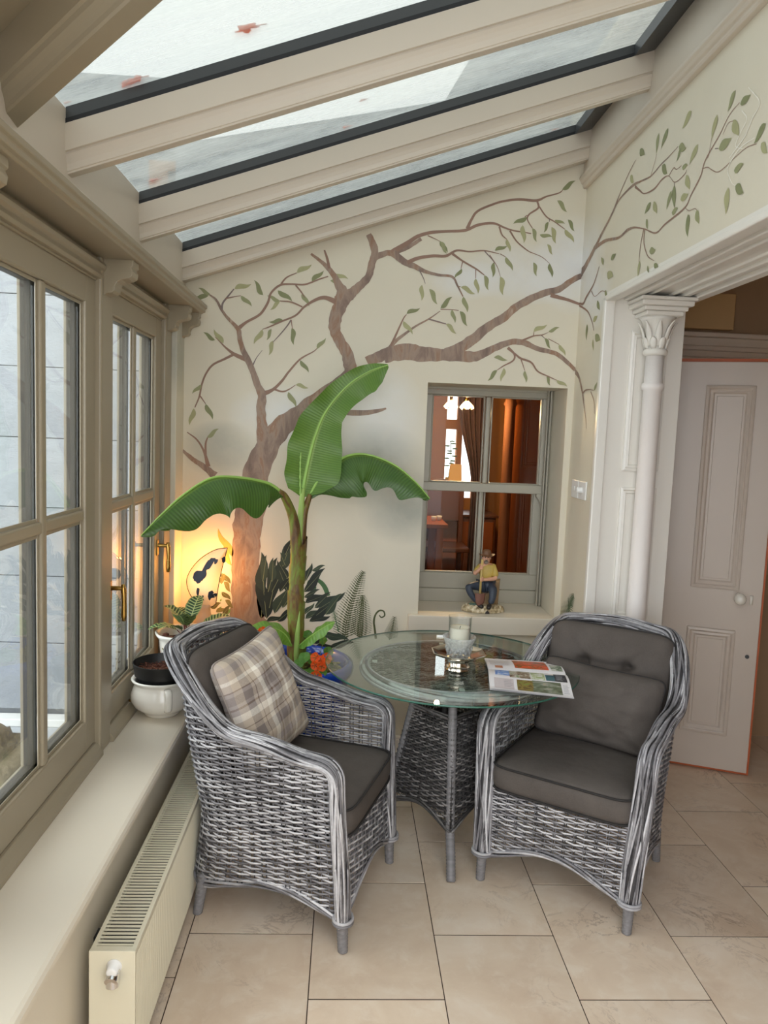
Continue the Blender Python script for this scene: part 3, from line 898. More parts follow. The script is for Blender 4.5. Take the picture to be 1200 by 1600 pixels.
MB().box(WX0, 0.400, 4.055, 4.16, WZ0, WZ1).box(1.066, WX1, 4.045, 4.16, WZ0, WZ1).box(0.40, 1.066, 4.055, 4.16, 1.905, WZ1+0.004).box(0.40, 1.066, 4.09, 4.16, WZ0, 0.828).build('sash_frame', M['sash'], sashw, bevel=0.003)
for x in (WX1-0.012, WX1-0.026):
    MB().box(x-0.006, x, 4.02, 4.05, WZ0, WZ1).build('staff_bead', M['sash'], sashw, bevel=0.0028)

# the warm panelled room beyond, its floor one step up
FZ = 0.30
wd = NT('warm_panel_wood'); v_ = wd.coord(scale=(6, 6, 0.6))
wc = wd.mix(wd.noise(v_, 3, 5), srgb(120, 58, 18), srgb(158, 84, 32))
M['panel_wood'] = wd.pbr(wc, 0.6, spec=0.2)
M['room_wall'] = paint('tan_room_paint', srgb(172, 116, 62), 0.8, 0.05)
rm = MB()
rm.box(-1.0, 0.90, 7.0, 7.1, FZ, 3.0).box(1.0, 1.05, 7.0, 7.1, FZ, 3.0).box(1.16, 2.3, 7.0, 7.1, FZ, 3.0)
rm.box(0.90, 1.0, 7.0, 7.1, FZ, 1.10).box(0.90, 1.0, 7.0, 7.1, 1.73, 1.82).box(0.90, 1.0, 7.0, 7.1, 2.10, 3.0)
rm.box(1.05, 1.16, 7.0, 7.1, FZ, 1.10).box(1.05, 1.16, 7.0, 7.1, 2.1, 3.0)
rm.box(-1.1, -1.0, 4.25, 7.1, FZ, 3.0).box(2.3, 2.4, 4.25, 7.1, FZ, 3.0).box(-1.1, 2.4, 4.25, 7.1, 3.0, 3.05)
tag(rm.build('wall_room', M['room_wall']), kind='structure')
tag(MB().box(-1.1, 2.4, 4.165, 7.1, FZ-0.1, FZ).build('floor_room', paint('brown_carpet', srgb(120, 74, 46), 0.95, 0.2, 20)), kind='structure')
wn = thing('window_6', None, None, (1.0, 7.0, 1.1), kind='structure')
M['daylight'] = emit('overcast_daylight_beyond', (0.95, 0.97, 1, 1), 0.9)
for (a, b, c, d) in ((0.90, 1.0, 1.10, 1.73), (0.90, 1.0, 1.82, 2.10), (1.05, 1.16, 1.10, 2.1)):
    MB().box(a, b, 7.085, 7.09, c, d).build('pane', M['daylight'], wn)
# panelled screen and wooden pipe column on the right side
sc_ = thing('panelled_screen', 'orange brown panelled wooden screen seen through the right panes', 'screen', (1.5, 5.8, FZ))
MB().box(1.255, 2.2, 5.80, 5.86, FZ, 2.9).build('board', M['panel_wood'], sc_)
for (x0, x1, z0, z1) in ((1.34, 1.62, 1.45, 2.2), (1.34, 1.62, 0.45, 1.3)):
    m = MB(); panel_frame(m, x0, x1, z0, z1, 5.80, 0.04, 0.015); m.build('panel_moulding', M['panel_wood'], sc_)
tag(MB().lathe([(0.05, FZ), (0.05, FZ+0.1), (0.042, FZ+0.12), (0.04, 1.9), (0.05, 1.92), (0.04, 1.95), (0.04, 2.9)], 20, (1.21, 5.72, 0)).build('timber_post', paint('polished_post', srgb(120, 70, 36), 0.75, 0.08, coat=0), smooth_=True), 'round polished wooden post in the room behind the sash window', 'post')
# curtain
def curtf(u, v):
    z = 2.4-(2.4-1.2)*v
    xl = 0.92+0.145*smooth(0.35, 1.0, v); xr = 1.115+0.02*v
    x = xl+(xr-xl)*u
    return (x, 6.42+0.018*math.sin(u*26+v*2)+0.01*math.sin(u*11), z)
cu = MB(); cu.grid(curtf, 60, 20)
def curtf2(u, v):
    z = 1.2-(1.2-FZ-0.02)*v
    xl = 1.065-0.02*v; xr = 1.135+0.03*v
    return (xl+(xr-xl)*u, 6.42+0.018*math.sin(u*26+2+v*2)+0.01*math.sin(u*11), z)
cu.grid(curtf2, 60, 12)
tag(cu.build('curtain', paint('plum_brown_curtain', srgb(84, 62, 60), 0.9, 0.15, 20), smooth_=True, solid=0.004), 'plum brown curtain tied back beside the far window', 'curtain')
# pendant with two glowing flower shades
pe = thing('pendant_lamp', 'brass pendant lamp with two glowing glass flower shades', 'lamp', (0.80, 5.6, 3.0))
MB().tube([(0.80, 5.6, 3.0), (0.80, 5.6, 2.02)], 0.008, 8).tube([(0.74, 5.6, 1.96), (0.75, 5.6, 2.03), (0.80, 5.6, 2.05), (0.85, 5.6, 2.03), (0.86, 5.6, 1.96)], 0.007, 8).lathe([(0, 2.0), (0.02, 2.01), (0.026, 2.03), (0.015, 2.06), (0, 2.06)], 12, (0.80, 5.6, 0)).build('arm', M['brass'], pe, smooth_=True)
fl = NT('amber_glass_shade'); ee = fl.n('ShaderNodeEmission'); ee.inputs['Color'].default_value = (1.0, 0.50, 0.12, 1); ee.inputs['Strength'].default_value = 0.3
tt = fl.n('ShaderNodeBsdfTranslucent'); tt.inputs['Color'].default_value = (1, 0.8, 0.5, 1); aa = fl.n('ShaderNodeAddShader')
fl.l(ee.outputs[0], aa.inputs[0]); fl.l(tt.outputs[0], aa.inputs[1]); fl.l(aa.outputs[0], fl.out.inputs['Surface'])
bulb = emit('lit_bulb', (1.0, 0.80, 0.45, 1), 4)
for x in (0.745, 0.862):
    MB().lathe([(0.008, 1.965), (0.013, 1.955), (0.013, 1.925), (0.009, 1.92)], 12, (x, 5.6, 0)).build('socket', M['brass'], pe, smooth_=True)
    s = MB()
    def shf(u, v, x=x):
        a = 2*PI*u
        r = 0.012+0.034*v**0.8+0.006*v*math.cos(6*a)
        return (x+r*math.cos(a), 5.6+r*math.sin(a), 1.925-0.055*v+0.008*v*math.cos(6*a))
    s.grid(shf, 48, 8, True)
    so = s.build('shade', fl.m, pe, smooth_=True)
    b = MB(); ball(b, (x, 5.6, 1.882), 0.013, 12, 8, sz=1.4); b.build('bulb', bulb, pe, smooth_=True)
    L = bpy.data.lights.new('pendant_light', 'POINT'); L.energy = 4; L.color = (1.0, 0.66, 0.32); L.shadow_soft_size = 0.02
    lo = bpy.data.objects.new('pendant_light', L); lo.location = (x, 5.6, 1.845); COL.objects.link(lo)
# table lamp by the far window
tl_ = thing('table_lamp', 'small table lamp with a glowing amber drum shade by the far window', 'lamp', (0.945, 6.6, 1.0))
am = NT('amber_fabric_shade'); e2 = am.n('ShaderNodeEmission'); e2.inputs['Color'].default_value = (1.0, 0.42, 0.10, 1); e2.inputs['Strength'].default_value = 0.16
am.l(e2.outputs[0], am.out.inputs['Surface'])
MB().lathe([(0.058, 1.28), (0.05, 1.425), (0.048, 1.425), (0.056, 1.28)], 24, (0.945, 6.6, 0)).build('lamp_shade', am.m, tl_, smooth_=True)
MB().lathe([(0.0, 1.0), (0.04, 1.0), (0.04, 1.015), (0.012, 1.03), (0.022, 1.1), (0.012, 1.2), (0.006, 1.3), (0, 1.3)], 16, (0.945, 6.6, 0)).build('base', M['brass'], tl_, smooth_=True)
cb = thing('side_cabinet', 'dark wooden side cabinet under the far window', 'cabinet', (0.95, 6.65, FZ))
DKW = paint('dark_brown_wood', srgb(92, 50, 26), 0.35, 0.2, 12)
MB().box(0.70, 1.30, 6.48, 6.9, FZ, 0.98).build('body', DKW, cb, bevel=0.004)
MB().box(0.68, 1.32, 6.46, 6.92, 0.98, 1.0).build('top', DKW, cb, bevel=0.004)
for x0 in (0.72, 1.01): MB().box(x0, x0+0.27, 6.468, 6.482, FZ+0.06, 0.94).build('door', M['panel_wood'], cb, bevel=0.003)
# table with cups, and chair
tb = thing('dining_table', 'brown wooden table with white cups in the warm back room', 'table', (0.45, 5.65, FZ))
MB().box(0.0, 0.735, 5.35, 5.95, 1.005, 1.035).build('table_top', M['panel_wood'], tb, bevel=0.004)
for (x, y) in ((0.05, 5.4), (0.05, 5.9), (0.68, 5.4), (0.68, 5.9)):
    MB().box(x-0.025, x+0.025, y-0.025, y+0.025, FZ, 1.005).build('leg', M['panel_wood'], tb, bevel=0.004)
for i, (x, y) in enumerate(((0.655, 5.58), (0.70, 5.62))):
    c = MB().lathe([(0.0, 1.035), (0.014, 1.036), (0.018, 1.05), (0.022, 1.07), (0.021, 1.07), (0.015, 1.05), (0, 1.045)], 16, (x, y, 0))
    tag(c.build('cup', M['china'], smooth_=True), ('white cup nearer the sash window on the back room table', 'white cup at the corner of the back room table')[i], 'cup', 'cups on the back room table')
ch = thing('dining_chair', 'dark wooden chair with an arched back behind the sash window', 'chair', (0.80, 6.15, FZ))
MB().box(0.60, 1.0, 5.98, 6.36, FZ+0.44, FZ+0.48).build('seat', DKW, ch, bevel=0.01)
for (x, y, t) in ((0.63, 6.0, 0.44), (0.97, 6.0, 0.44), (0.63, 6.34, 0.95), (0.97, 6.34, 0.95)):
    MB().box(x-0.018, x+0.018, y-0.018, y+0.018, FZ, FZ+t).build('leg', DKW, ch, bevel=0.003)
MB().prism([(0.62, FZ+0.66), (0.98, FZ+0.66), (0.98, FZ+0.93), (0.92, FZ+0.99), (0.8, FZ+1.01), (0.68, FZ+0.99), (0.62, FZ+0.93)], 'y', 6.325, 6.352).build('backrest', DKW, ch, bevel=0.004)
# leafy plant in the far window
fp = thing('window_plant', 'leafy green plant in a yellow vase before the far bright window', 'plant', (0.93, 6.8, 1.0))
M['plant_green'] = paint('dull_green_leaf', srgb(74, 112, 52), 0.5, 0.2, 30)
MB().lathe([(0.0, 1.0), (0.03, 1.0), (0.042, 1.1), (0.035, 1.22), (0.02, 1.30), (0.0, 1.30)], 16, (0.905, 6.8, 0)).build('vase', paint('yellow_vase', srgb(206, 168, 70), 0.3), fp, smooth_=True)
m = MB(); m.tube([(0.91, 6.8, 1.28), (0.93, 6.8, 1.45), (0.92, 6.8, 1.62)], 0.004, 5)
for k in range(12):
    z = 1.38+0.022*k; a = k*2.4
    cxx, cyy = 0.925+0.035*math.cos(a), 6.8+0.03*math.sin(a)
    ball(m, (cxx, cyy, z), 0.022, 8, 5, 1.2, 1.0, 0.35)
m.build('foliage', M['plant_green'], fp, smooth_=True)

# ================================================================ RATTAN WEAVE
def weave_rows(mb, P, N, us, rows, inside, amp=0.0052, ra=0.0026, rb=0.0041, tone=(0.22, 1.0), sides=4, jitter=0.0006):
    """horizontal strands passing in front of and behind stakes. us: samples at half-stake spacing; P(u,z), N(u,z)"""
    for ri, z in enumerate(rows):
        run = []
        ph = ri % 2
        segs = []
        for k, u in enumerate(us):
            if inside(u, z): run.append(k)
            elif run: segs.append(run); run = []
        if run: segs.append(run)
        for rn in segs:
            if len(rn) < 3: continue
            pts, nr, tn = [], [], []
            tv = random.uniform(*tone); left = random.randint(3, 12)
            dz = random.uniform(-jitter, jitter)
            for k in rn:
                u = us[k]
                p = Vector(P(u, z+dz)); nn = Vector(N(u, z))
                w = (1 if (k//2+ph) % 2 == 0 else -1) if k % 2 == 0 else 0
                pts.append(p+nn*(amp*w)); nr.append(nn)
                left -= 1
                if left <= 0:
                    tv = random.uniform(*tone); left = random.randint(3, 12)
                tn.append(min(1, max(0, tv+random.uniform(-0.06, 0.06)+0.06*w)))
            mb.tube(pts, ra, sides, True, tn, nrm=nr, rb=rb)

def bundle(mb, pts, nrm, ra, rb, count=13, rs=0.0075, twist=1.6, tone=(0.2, 1.0), sides=5, closed=False, flat=1.0, core=True, wander=0.15):
    """a rim of rattan strands laid around an oval core, slowly twisting"""
    P = np.array([tuple(p) for p in pts], float)
    T = np.gradient(P, axis=0) if not closed else np.roll(P, -1, 0)-np.roll(P, 1, 0)
    T /= (np.linalg.norm(T, axis=1, keepdims=True)+1e-12)
    N = np.array([tuple(q) for q in nrm], float)
    N = N-T*(N*T).sum(1, keepdims=True); N /= np.linalg.norm(N, axis=1, keepdims=True)
    B = np.cross(T, N)
    S = np.concatenate([[0], np.cumsum(np.linalg.norm(np.diff(P, axis=0), axis=1))])
    if closed:
        tot = S[-1]+np.linalg.norm(P[0]-P[-1]); twist = 2*PI*round(twist*tot/(2*PI))/tot
    for j in range(count):
        off = random.uniform(-0.12, 0.12)
        a = 2*PI*j/count+twist*S+off+wander*np.sin(S*9+j*2.1)
        q = P+N*(ra*np.cos(a))[:, None]+B*(rb*np.sin(a))[:, None]
        nn = N*np.cos(a)[:, None]*rb+B*np.sin(a)[:, None]*ra
        tv = random.uniform(*tone); tn = []; left = random.randint(6, 20)
        for i in range(len(P)):
            left -= 1
            if left <= 0: tv = random.uniform(*tone); left = random.randint(6, 20)
            tn.append(min(1, max(0, tv+random.uniform(-0.05, 0.05))))
        mb.tube(q, rs*flat*0.7, sides, not closed, tn, nrm=nn, rb=rs, closed=closed)
    if core: mb.tube(P, ra*0.86, 10, not closed, 0.05, nrm=N, rb=rb*0.86, closed=closed)

# ================================================================ RATTAN ARMCHAIRS
W0, YF, YS, DB = 0.285, -0.27, 0.02, 0.25
_base = []
for i in range(40): _base.append((W0, YF+(YS-YF)*i/40))
for i in range(201):
    t = PI/2*i/200
    _base.append((W0*math.cos(t)**(2/3.5), YS+DB*math.sin(t)**(2/3.5)))
_bp = np.array(_base)
_bs = np.concatenate([[0], np.cumsum(np.linalg.norm(np.diff(_bp, axis=0), axis=1))]); HALF = _bs[-1]
def plan(a):
    """a in 0..1: right front corner, round the back, to the left front corner"""
    m = a > 0.5
    s = (1-a if m else a)*2*HALF
    x = np.interp(s, _bs, _bp[:, 0]); y = np.interp(s, _bs, _bp[:, 1])
    return (-x if m else x), y
def rimz(a):
    b = a if a <= 0.5 else 1-a
    return 0.625+0.045*smooth(0.04, 0.22, b)+0.225*smooth(0.205, 0.365, b)+0.012*smooth(0.38, 0.5, b)
def botz(a):
    b = a if a <= 0.5 else 1-a
    c = 0.325
    if b < c: return 0.105+0.065*math.sin(PI*b/c)**1.2
    return 0.105+0.055*math.sin(PI*(b-c)/(1-2*c))**1.2
def shell(a, z):
    x, y = plan(a)
    g = smooth(-0.10, 0.24, y)
    k = 0.955+0.075*smooth(0.08, 0.62, z)-0.055*smooth(0.62, 0.9, z)*g
    lean = g*(0.20*max(0.0, z-0.36)+0.03*smooth(0.36, 0.05, z))
    front = (1-g)*(-0.03)*(1-smooth(0.05, 0.6, z))
    return (x*k, y+lean+front, z)
def shell_n(a, z):
    e = 0.004
    p, q = Vector(shell(max(0, a-e), z)), Vector(shell(min(1, a+e), z))
    t = q-p
    n = Vector((t.y, -t.x, 0)); n.normalize()
    return n
NST = 40
US = [i/(2*NST) for i in range(2*NST+1)]
def apron(u, z):      # front panel, u 0..1 from left to right
    x = -0.262+0.524*u
    return (x*(0.97+0.05*z), YF-0.028*(1-smooth(0.05, 0.6, z))-0.012*math.sin(PI*u), z)
def apron_bot(u): return 0.108+0.075*math.sin(PI*u)**1.3
def make_wicker_chair():
    parts = {}
    w = MB()
    rows = [0.106+0.0096*i for i in range(82)]
    weave_rows(w, shell, shell_n, US, rows, lambda a, z: botz(a)+0.006 < z < rimz(a)-0.012)
    for i in range(NST+1):
        a = i/NST
        za, zb = botz(a), rimz(a)
        for d in (-0.0045, 0.0045):
            aa = min(1, max(0, a+d))
            w.tube([shell(aa, za+(zb-za)*k/10) for k in range(11)], 0.0022, 4, True, random.uniform(0.05, 0.35))
    parts['shell'] = w
    f = MB()
    fu = [i/28 for i in range(29)]
    weave_rows(f, apron, lambda u, z: (0, -1, 0), fu, [0.106+0.0098*i for i in range(29)], lambda u, z: apron_bot(u)+0.004 < z < 0.362)
    for i in range(15):
        u = i/14
        for d in (-0.008, 0.008):
            uu = min(1, max(0, u+d))
            f.tube([apron(uu, apron_bot(u)+(0.362-apron_bot(u))*k/6) for k in range(7)], 0.0022, 4, True, random.uniform(0.05, 0.35))
    parts['apron'] = f
    # rim: up the front post, over the arm, round the back
    path, nr = [], []
    fy = 0.055
    # a where y = YF+fy
    a0 = fy/(2*HALF)
    def half(sign):
        pts, ns = [], []
        for k in range(16):
            z = 0.10+(0.628-fy-0.10)*k/15
            p = shell(0, z); pts.append((sign*p[0], p[1], z)); ns.append((sign, 0, 0))
        e = shell(0, 0.628-fy); e2 = shell(a0, rimz(a0))
        for k in range(1, 7):
            t = PI/2*k/7
            pts.append((sign*(e[0]+(e2[0]-e[0])*k/7), e[1]+(e2[1]-e[1])*(1-math.cos(t)), e[2]+(e2[2]-e[2])*math.sin(t))); ns.append((sign, 0, 0))
        return pts, ns
    r, rn = half(1)
    path += r; nr += rn
    mnum = 96
    for k in range(mnum+1):
        a = a0+(1-2*a0)*k/mnum
        z = rimz(a)
        p = shell(a, z); n_ = shell_n(a, z)
        out = 0.012*smooth(0.14, 0.24, min(a, 1-a))
        path.append((p[0]+n_.x*out, p[1]+n_.y*out, z)); nr.append(tuple(n_))
    l, ln = half(-1)
    path += l[::-1]; nr += ln[::-1]
    # smooth the path a little
    P = np.array(path)
    for _ in range(2): P[1:-1] = 0.25*P[:-2]+0.5*P[1:-1]+0.25*P[2:]
    rim = MB(); bundle(rim, P.tolist(), nr, 0.034, 0.022, 26, 0.0048, 1.5, tone=(0.1, 1.0), wander=0.20)
    bundle(rim, P.tolist(), nr, 0.0345, 0.0225, 7, 0.0044, -1.2, tone=(0.2, 1.0), wander=0.3, core=False)
    parts['rim'] = rim
    b = MB()
    bp, bn = [], []
    for k in range(81):
        a = k/80; q = shell(a, botz(a)); bp.append(q); bn.append(tuple(shell_n(a, 0.1)))
    bundle(b, bp, bn, 0.007, 0.011, 5, 0.0052, 9.0, core=False)
    fp_ = [apron(i/30, apron_bot(i/30)) for i in range(31)]
    bundle(b, fp_, [(0, -1, 0)]*31, 0.007, 0.011, 5, 0.0052, 9.0, core=False)
    for sgn in (1, -1):   # wrapped foot of the post
        q = shell(0, 0.112)
        for z in (0.106, 0.116):
            b.tube([(sgn*q[0]+0.037*math.cos(t), q[1]+0.03*math.sin(t), z+0.002*math.sin(t)) for t in np.linspace(0, 2*PI, 17)[:-1]], 0.0056, 5, False, random.uniform(0.3, 0.8), closed=True)
    parts['bottom'] = b
    return parts
_wp = make_wicker_chair()
def leg_mb(x, y, splx, sply):
    m = MB()
    n = 13
    prof = []
    for i in range(n):
        z = 0.135*i/(n-1)
        r = 0.0165+0.0045*z/0.135
        prof += [(r*0.90, z), (r*1.0, z+0.0035), (r*1.0, z+0.0075)]
    prof = [(0.0, 0.0), (0.012, 0.0)]+[(max(0.012, r), max(0.002, z)) for r, z in prof]+[(0.0, 0.146)]
    m.lathe(prof, 14, (0, 0, 0))
    m.v = [(p[0]+x+splx*(0.135-p[2]), p[1]+y+sply*(0.135-p[2]), p[2]) for p in m.v]
    m.tone = [0.35+0.3*random.random() for _ in m.v]
    return m
LEGS = [(0.272, -0.295, 0.0, -0.05), (-0.272, -0.295, 0.0, -0.05), (0.245, 0.215, 0.05, 0.12), (-0.245, 0.215, -0.05, 0.12)]
def wicker_chair(label, loc, rz):
    t = thing('rattan_armchair', label, 'chair', loc, rz, 'grey rattan armchairs at the glass table')
    sh = _wp['shell'].build('woven_shell', M['wicker'], t, smooth_=True, local=True, tone=True, kind='stuff')
    _wp['apron'].build('woven_apron', M['wicker'], t, smooth_=True, local=True, tone=True, kind='stuff')
    _wp['rim'].build('braided_rim', M['wicker'], t, smooth_=True, local=True, tone=True)
    _wp['bottom'].build('twisted_hem', M['wicker'], t, smooth_=True, local=True, tone=True)
    for L in LEGS: leg_mb(*L).build('leg', M['rope_leg'], t, smooth_=True, local=True, tone=True)
    dk = MB()
    poly = [(0.27, -0.27)]+[(plan(a)[0]*0.96, plan(a)[1]*0.97) for a in np.linspace(0.02, 0.98, 40)]+[(-0.27, -0.27)]
    dk.prism(poly, 'z', 0.350, 0.362)
    dk.build('seat_deck', M['deck'], t, local=True)
    return t
RC = wicker_chair('grey rattan armchair with dark cushions standing before the white column', (0.950, 2.789, 0), math.radians(-34.7))
LCO = (-0.157, 2.642, 0); LCR = math.radians(71.0)
LC = thing('rattan_armchair', 'grey rattan armchair with a plaid pillow beside the radiator', 'chair', LCO, LCR, 'grey rattan armchairs at the glass table')
for chd in list(RC.children):
    c = chd.copy(); COL.objects.link(c); c.parent = LC

# ---- cushions (rest on the chairs, so things of their own)
def cushion_mesh(hx, hy, t, n=36, power=3.5, corner=6, pinch=0.0, tuft=None, wr=0.0, seed=0, crown=0.25):
    """cushion in its own frame: x across, z up (height), y thickness; returns MB and its edge loop"""
    mb = MB()
    def edge(u, v):      # superellipse-rounded square
        a, b = abs(u), abs(v)
        m_ = max(a, b)
        if m_ < 1e-6: return 0, 0
        # map the square to a rounded square
        k = m_/((a**corner+b**corner)**(1/corner))
        return u*k, v*k
    def surf(side):
        def fn(i, j):
            u, v = 2*i-1, 2*j-1
            x, z = edge(u, v)
            m_ = max(abs(u), abs(v))
            px_ = 1-pinch*(1-abs(v)**2)*abs(u)**3; pz_ = 1-pinch*(1-abs(u)**2)*abs(v)**3
            h = t*((1-m_**power)**0.42)*(1-crown+crown*(1-u*u)*(1-v*v))
            y = h
            if tuft:
                for (tu, tv, td, tr) in tuft:
                    d2 = ((u-tu)**2+((v-tv)*1.1)**2)
                    y -= td*math.exp(-d2/tr)*(1 if side < 0 else 0.2)
            if wr:
                q = Vector((x*3.0, z*3.0, seed))
                y += wr*(1-m_**6)*(mnoise.noise(q*1.2)+0.5*abs(mnoise.noise(q*2.6)))
            return (x*hx*px_, side*max(y, 0.0), z*hy*pz_)
        return fn
    o1 = len(mb.v); mb.grid(surf(-1), n, n)
    o2 = len(mb.v); mb.grid(surf(1), n, n)
    # flip one side
    nf = (n-1)*(n-1)
    mb.f[:nf] = [f[::-1] for f in mb.f[:nf]]
    loop = []
    idx = [(i, 0) for i in range(n)]+[(n-1, j) for j in range(1, n)]+[(i, n-1) for i in range(n-2, -1, -1)]+[(0, j) for j in range(n-2, 0, -1)]
    for i, j in idx: loop.append(mb.v[o1+i*n+j])
    return mb, loop

def place(o, chair_loc, chair_rz, lx, ly, lz, pitch=0.0, roll=0.0, yaw=0.0):
    """put a cushion in chair coordinates; pitch leans its top backwards"""
    Mx = Matrix.Translation(Vector(chair_loc)) @ Matrix.Rotation(chair_rz, 4, 'Z') @ Matrix.Translation((lx, ly, lz)) @ Matrix.Rotation(yaw, 4, 'Z') @ Matrix.Rotation(-pitch, 4, 'X') @ Matrix.Rotation(roll, 4, 'Y')
    o.matrix_world = Mx
    return o

def seat_cushion(label, loc, rz):
    mb = MB()
    n = 40
    hx, y0, y1 = 0.262, -0.308, 0.215
    hz = 0.05
    def outline(k, inset=0.0):
        t = 2*PI*k/120
        c, s = math.cos(t), math.sin(t)
        e = 2/9.0
        x = (hx-inset)*(abs(c)**e)*(1 if c >= 0 else -1)
        yy = ((y1-y0)/2-inset)*(abs(s)**e)*(1 if s >= 0 else -1)
        return x, (y0+y1)/2+yy
    rings = [(0.016, -hz), (0.003, -hz+0.006), (-0.002, -0.02), (-0.003, 0.0), (-0.002, 0.02), (0.003, hz-0.008), (0.02, hz+0.002), (0.06, hz+0.012), (0.13, hz+0.019), (0.21, hz+0.022)]
    v = []
    for ins, z in rings:
        for k in range(120):
            x, y = outline(k, ins)
            v.append((x, y, z+0.004*mnoise.noise(Vector((x*7, y*7, z*5)))))
    f = []
    for r in range(len(rings)-1):
        for k in range(120):
            k2 = (k+1) % 120
            f.append((r*120+k, r*120+k2, (r+1)*120+k2, (r+1)*120+k))
    f.append(tuple(range(120))[::-1]); f.append(tuple((len(rings)-1)*120+k for k in range(120)))
    mb.add(v, f)
    o = mb.build('seat_cushion', M['charcoal'], None, smooth_=True)
    place(o, loc, rz, 0, 0, 0.413)
    tag(o, label, 'cushion', 'charcoal seat cushions')
    for z in (hz-0.006, -hz+0.006):
        pp = [(*outline(k, 0.0), z) for k in range(120)]
        pi_ = MB().tube(pp, 0.0042, 6, False, closed=True).build('piping', M['charcoal_pipe'], o, smooth_=True, local=True)
    return o
seat_cushion('charcoal seat cushion on the armchair before the white column', RC.location, RC.rotation_euler.z)
seat_cushion('charcoal seat cushion on the armchair beside the radiator', LCO, LCR)

def back_cushion(label, loc, rz):
    mb, loop = cushion_mesh(0.256, 0.222, 0.066, 64, 5, 8, 0.0, [(-0.36, 0.34, 0.040, 0.010), (0.36, 0.34, 0.040, 0.010)]+[(-0.36+0.09*i, 0.33-0.03*math.sin(PI*i/8), 0.012, 0.006) for i in range(9)]+[(-0.36-0.06*i, 0.36+0.07*i, 0.010*(1-i/6), 0.006) for i in range(6)]+[(0.36+0.06*i, 0.36+0.07*i, 0.010*(1-i/6), 0.006) for i in range(6)], 0.005, 2.2, 0.35)
    o = mb.build('back_cushion', M['charcoal'], None, smooth_=True)
    place(o, loc, rz, 0, 0.248, 0.684, math.radians(12))
    tag(o, label, 'cushion', 'charcoal back cushions')
    MB().tube(loop, 0.005, 6, False, closed=True).build('piping', M['charcoal_pipe'], o, smooth_=True, local=True)
    return o
back_cushion('tufted charcoal back cushion in the armchair before the white column', RC.location, RC.rotation_euler.z)
back_cushion('charcoal back cushion behind the plaid pillow', LCO, LCR)
mb, loop = cushion_mesh(0.245, 0.155, 0.085, 44, 2.6, 9, 0.06, None, 0.015, 5.1, 0.3)
o = mb.build('lumbar_pillow', M['charcoal'], None, smooth_=True)
place(o, RC.location, RC.rotation_euler.z, 0.012, 0.104, 0.624, math.radians(15), math.radians(2))
tag(o, 'crumpled charcoal lumbar pillow leaning on the tufted back cushion', 'pillow')
MB().tube(loop, 0.004, 6, False, closed=True).build('piping', M['charcoal_pipe'], o, smooth_=True, local=True)
mb, loop = cushion_mesh(0.215, 0.215, 0.075, 40, 2.4, 12, 0.07, None, 0.010, 9.3, 0.3)
o = mb.build('plaid_pillow', M['plaid'], None, smooth_=True)
place(o, LCO, LCR, -0.02, 0.115, 0.697, math.radians(20), math.radians(-7), math.radians(-6))
tag(o, 'square grey and beige plaid pillow leaning in the left armchair', 'pillow')
MB().tube(loop, 0.004, 6, False, closed=True).build('piping', M['grey_pipe'], o, smooth_=True, local=True)

# ================================================================ TABLE
TC = Vector((0.45, 3.01, 0)); TR = 0.51; TZ = 0.74
tab = thing('glass_table', 'round glass topped table on a square grey rattan pedestal', 'table', TC)
RG = 0.348
ang0 = math.radians(-91.5)
def corner(k, z):
    a = ang0+k*PI/2
    if z > 0.15: r = 0.157+(0.25-0.157)*(0.56-z)/(0.56-0.15)
    else: r = 0.25+0.085*((0.15-z)/0.15)
    return Vector((TC.x+r*math.cos(a), TC.y+r*math.sin(a), z))
for k in range(4):
    pts = [corner(k, z) for z in np.linspace(0.0, 0.715, 46)]
    m = MB(); rr = []
    P2 = []
    for i, z in enumerate(np.linspace(0.0, 0.715, 144)):
        P2.append(corner(k, z)); rr.append((0.0185 if i % 2 else 0.0168)*(1 if z > 0.004 else 0.8))
    P2 = [Vector((TC.x+(p.x-TC.x)*(0.92+0.08*smooth(0.16, 0.06, p.z)), TC.y+(p.y-TC.y)*(0.92+0.08*smooth(0.16, 0.06, p.z)), p.z)) for p in P2]
    m.tube(P2, rr, 12, True, [0.35+0.3*random.random() for _ in P2])
    m.build('leg', M['rope_leg'], tab, smooth_=True, tone=True)
    p = MB()
    def pf(u, z, k=k):
        a, b = corner(k, z), corner(k+1, z)
        return a+(b-a)*u
    def pn(u, z, k=k):
        a = ang0+(k+0.5)*PI/2
        return (math.cos(a), math.sin(a), 0)
    def pb(u): return 0.150+0.055*math.sin(PI*u)**1.2
    nu = 12
    us = [i/(2*nu) for i in range(2*nu+1)]
    weave_rows(p, pf, pn, us, [0.152+0.0098*i for i in range(42)], lambda u, z: pb(u) < z < 0.558, tone=(0.1, 0.85))
    for i in range(nu+1):
        for d in (-0.011, 0.011):
            u = min(1, max(0, i/nu+d))
            p.tube([pf(u, pb(u)+(0.56-pb(u))*t) for t in np.linspace(0, 1, 7)], 0.0022, 4, True, random.uniform(0.05, 0.3))
    for zz, am_ in ((0.56, 0.0),):
        ln_ = [pf(u, zz) for u in np.linspace(0, 1, 25)]
        bundle(p, ln_, [pn(0, 0)]*25, 0.006, 0.008, 4, 0.005, 8, core=False, tone=(0.1, 0.7))
    ln_ = [pf(u, pb(u)) for u in np.linspace(0, 1, 25)]
    bundle(p, ln_, [pn(0, 0)]*25, 0.006, 0.008, 4, 0.005, 8, core=False, tone=(0.1, 0.7))
    p.build('woven_panel', M['wicker_dark'], tab, smooth_=True, tone=True, kind='stuff')
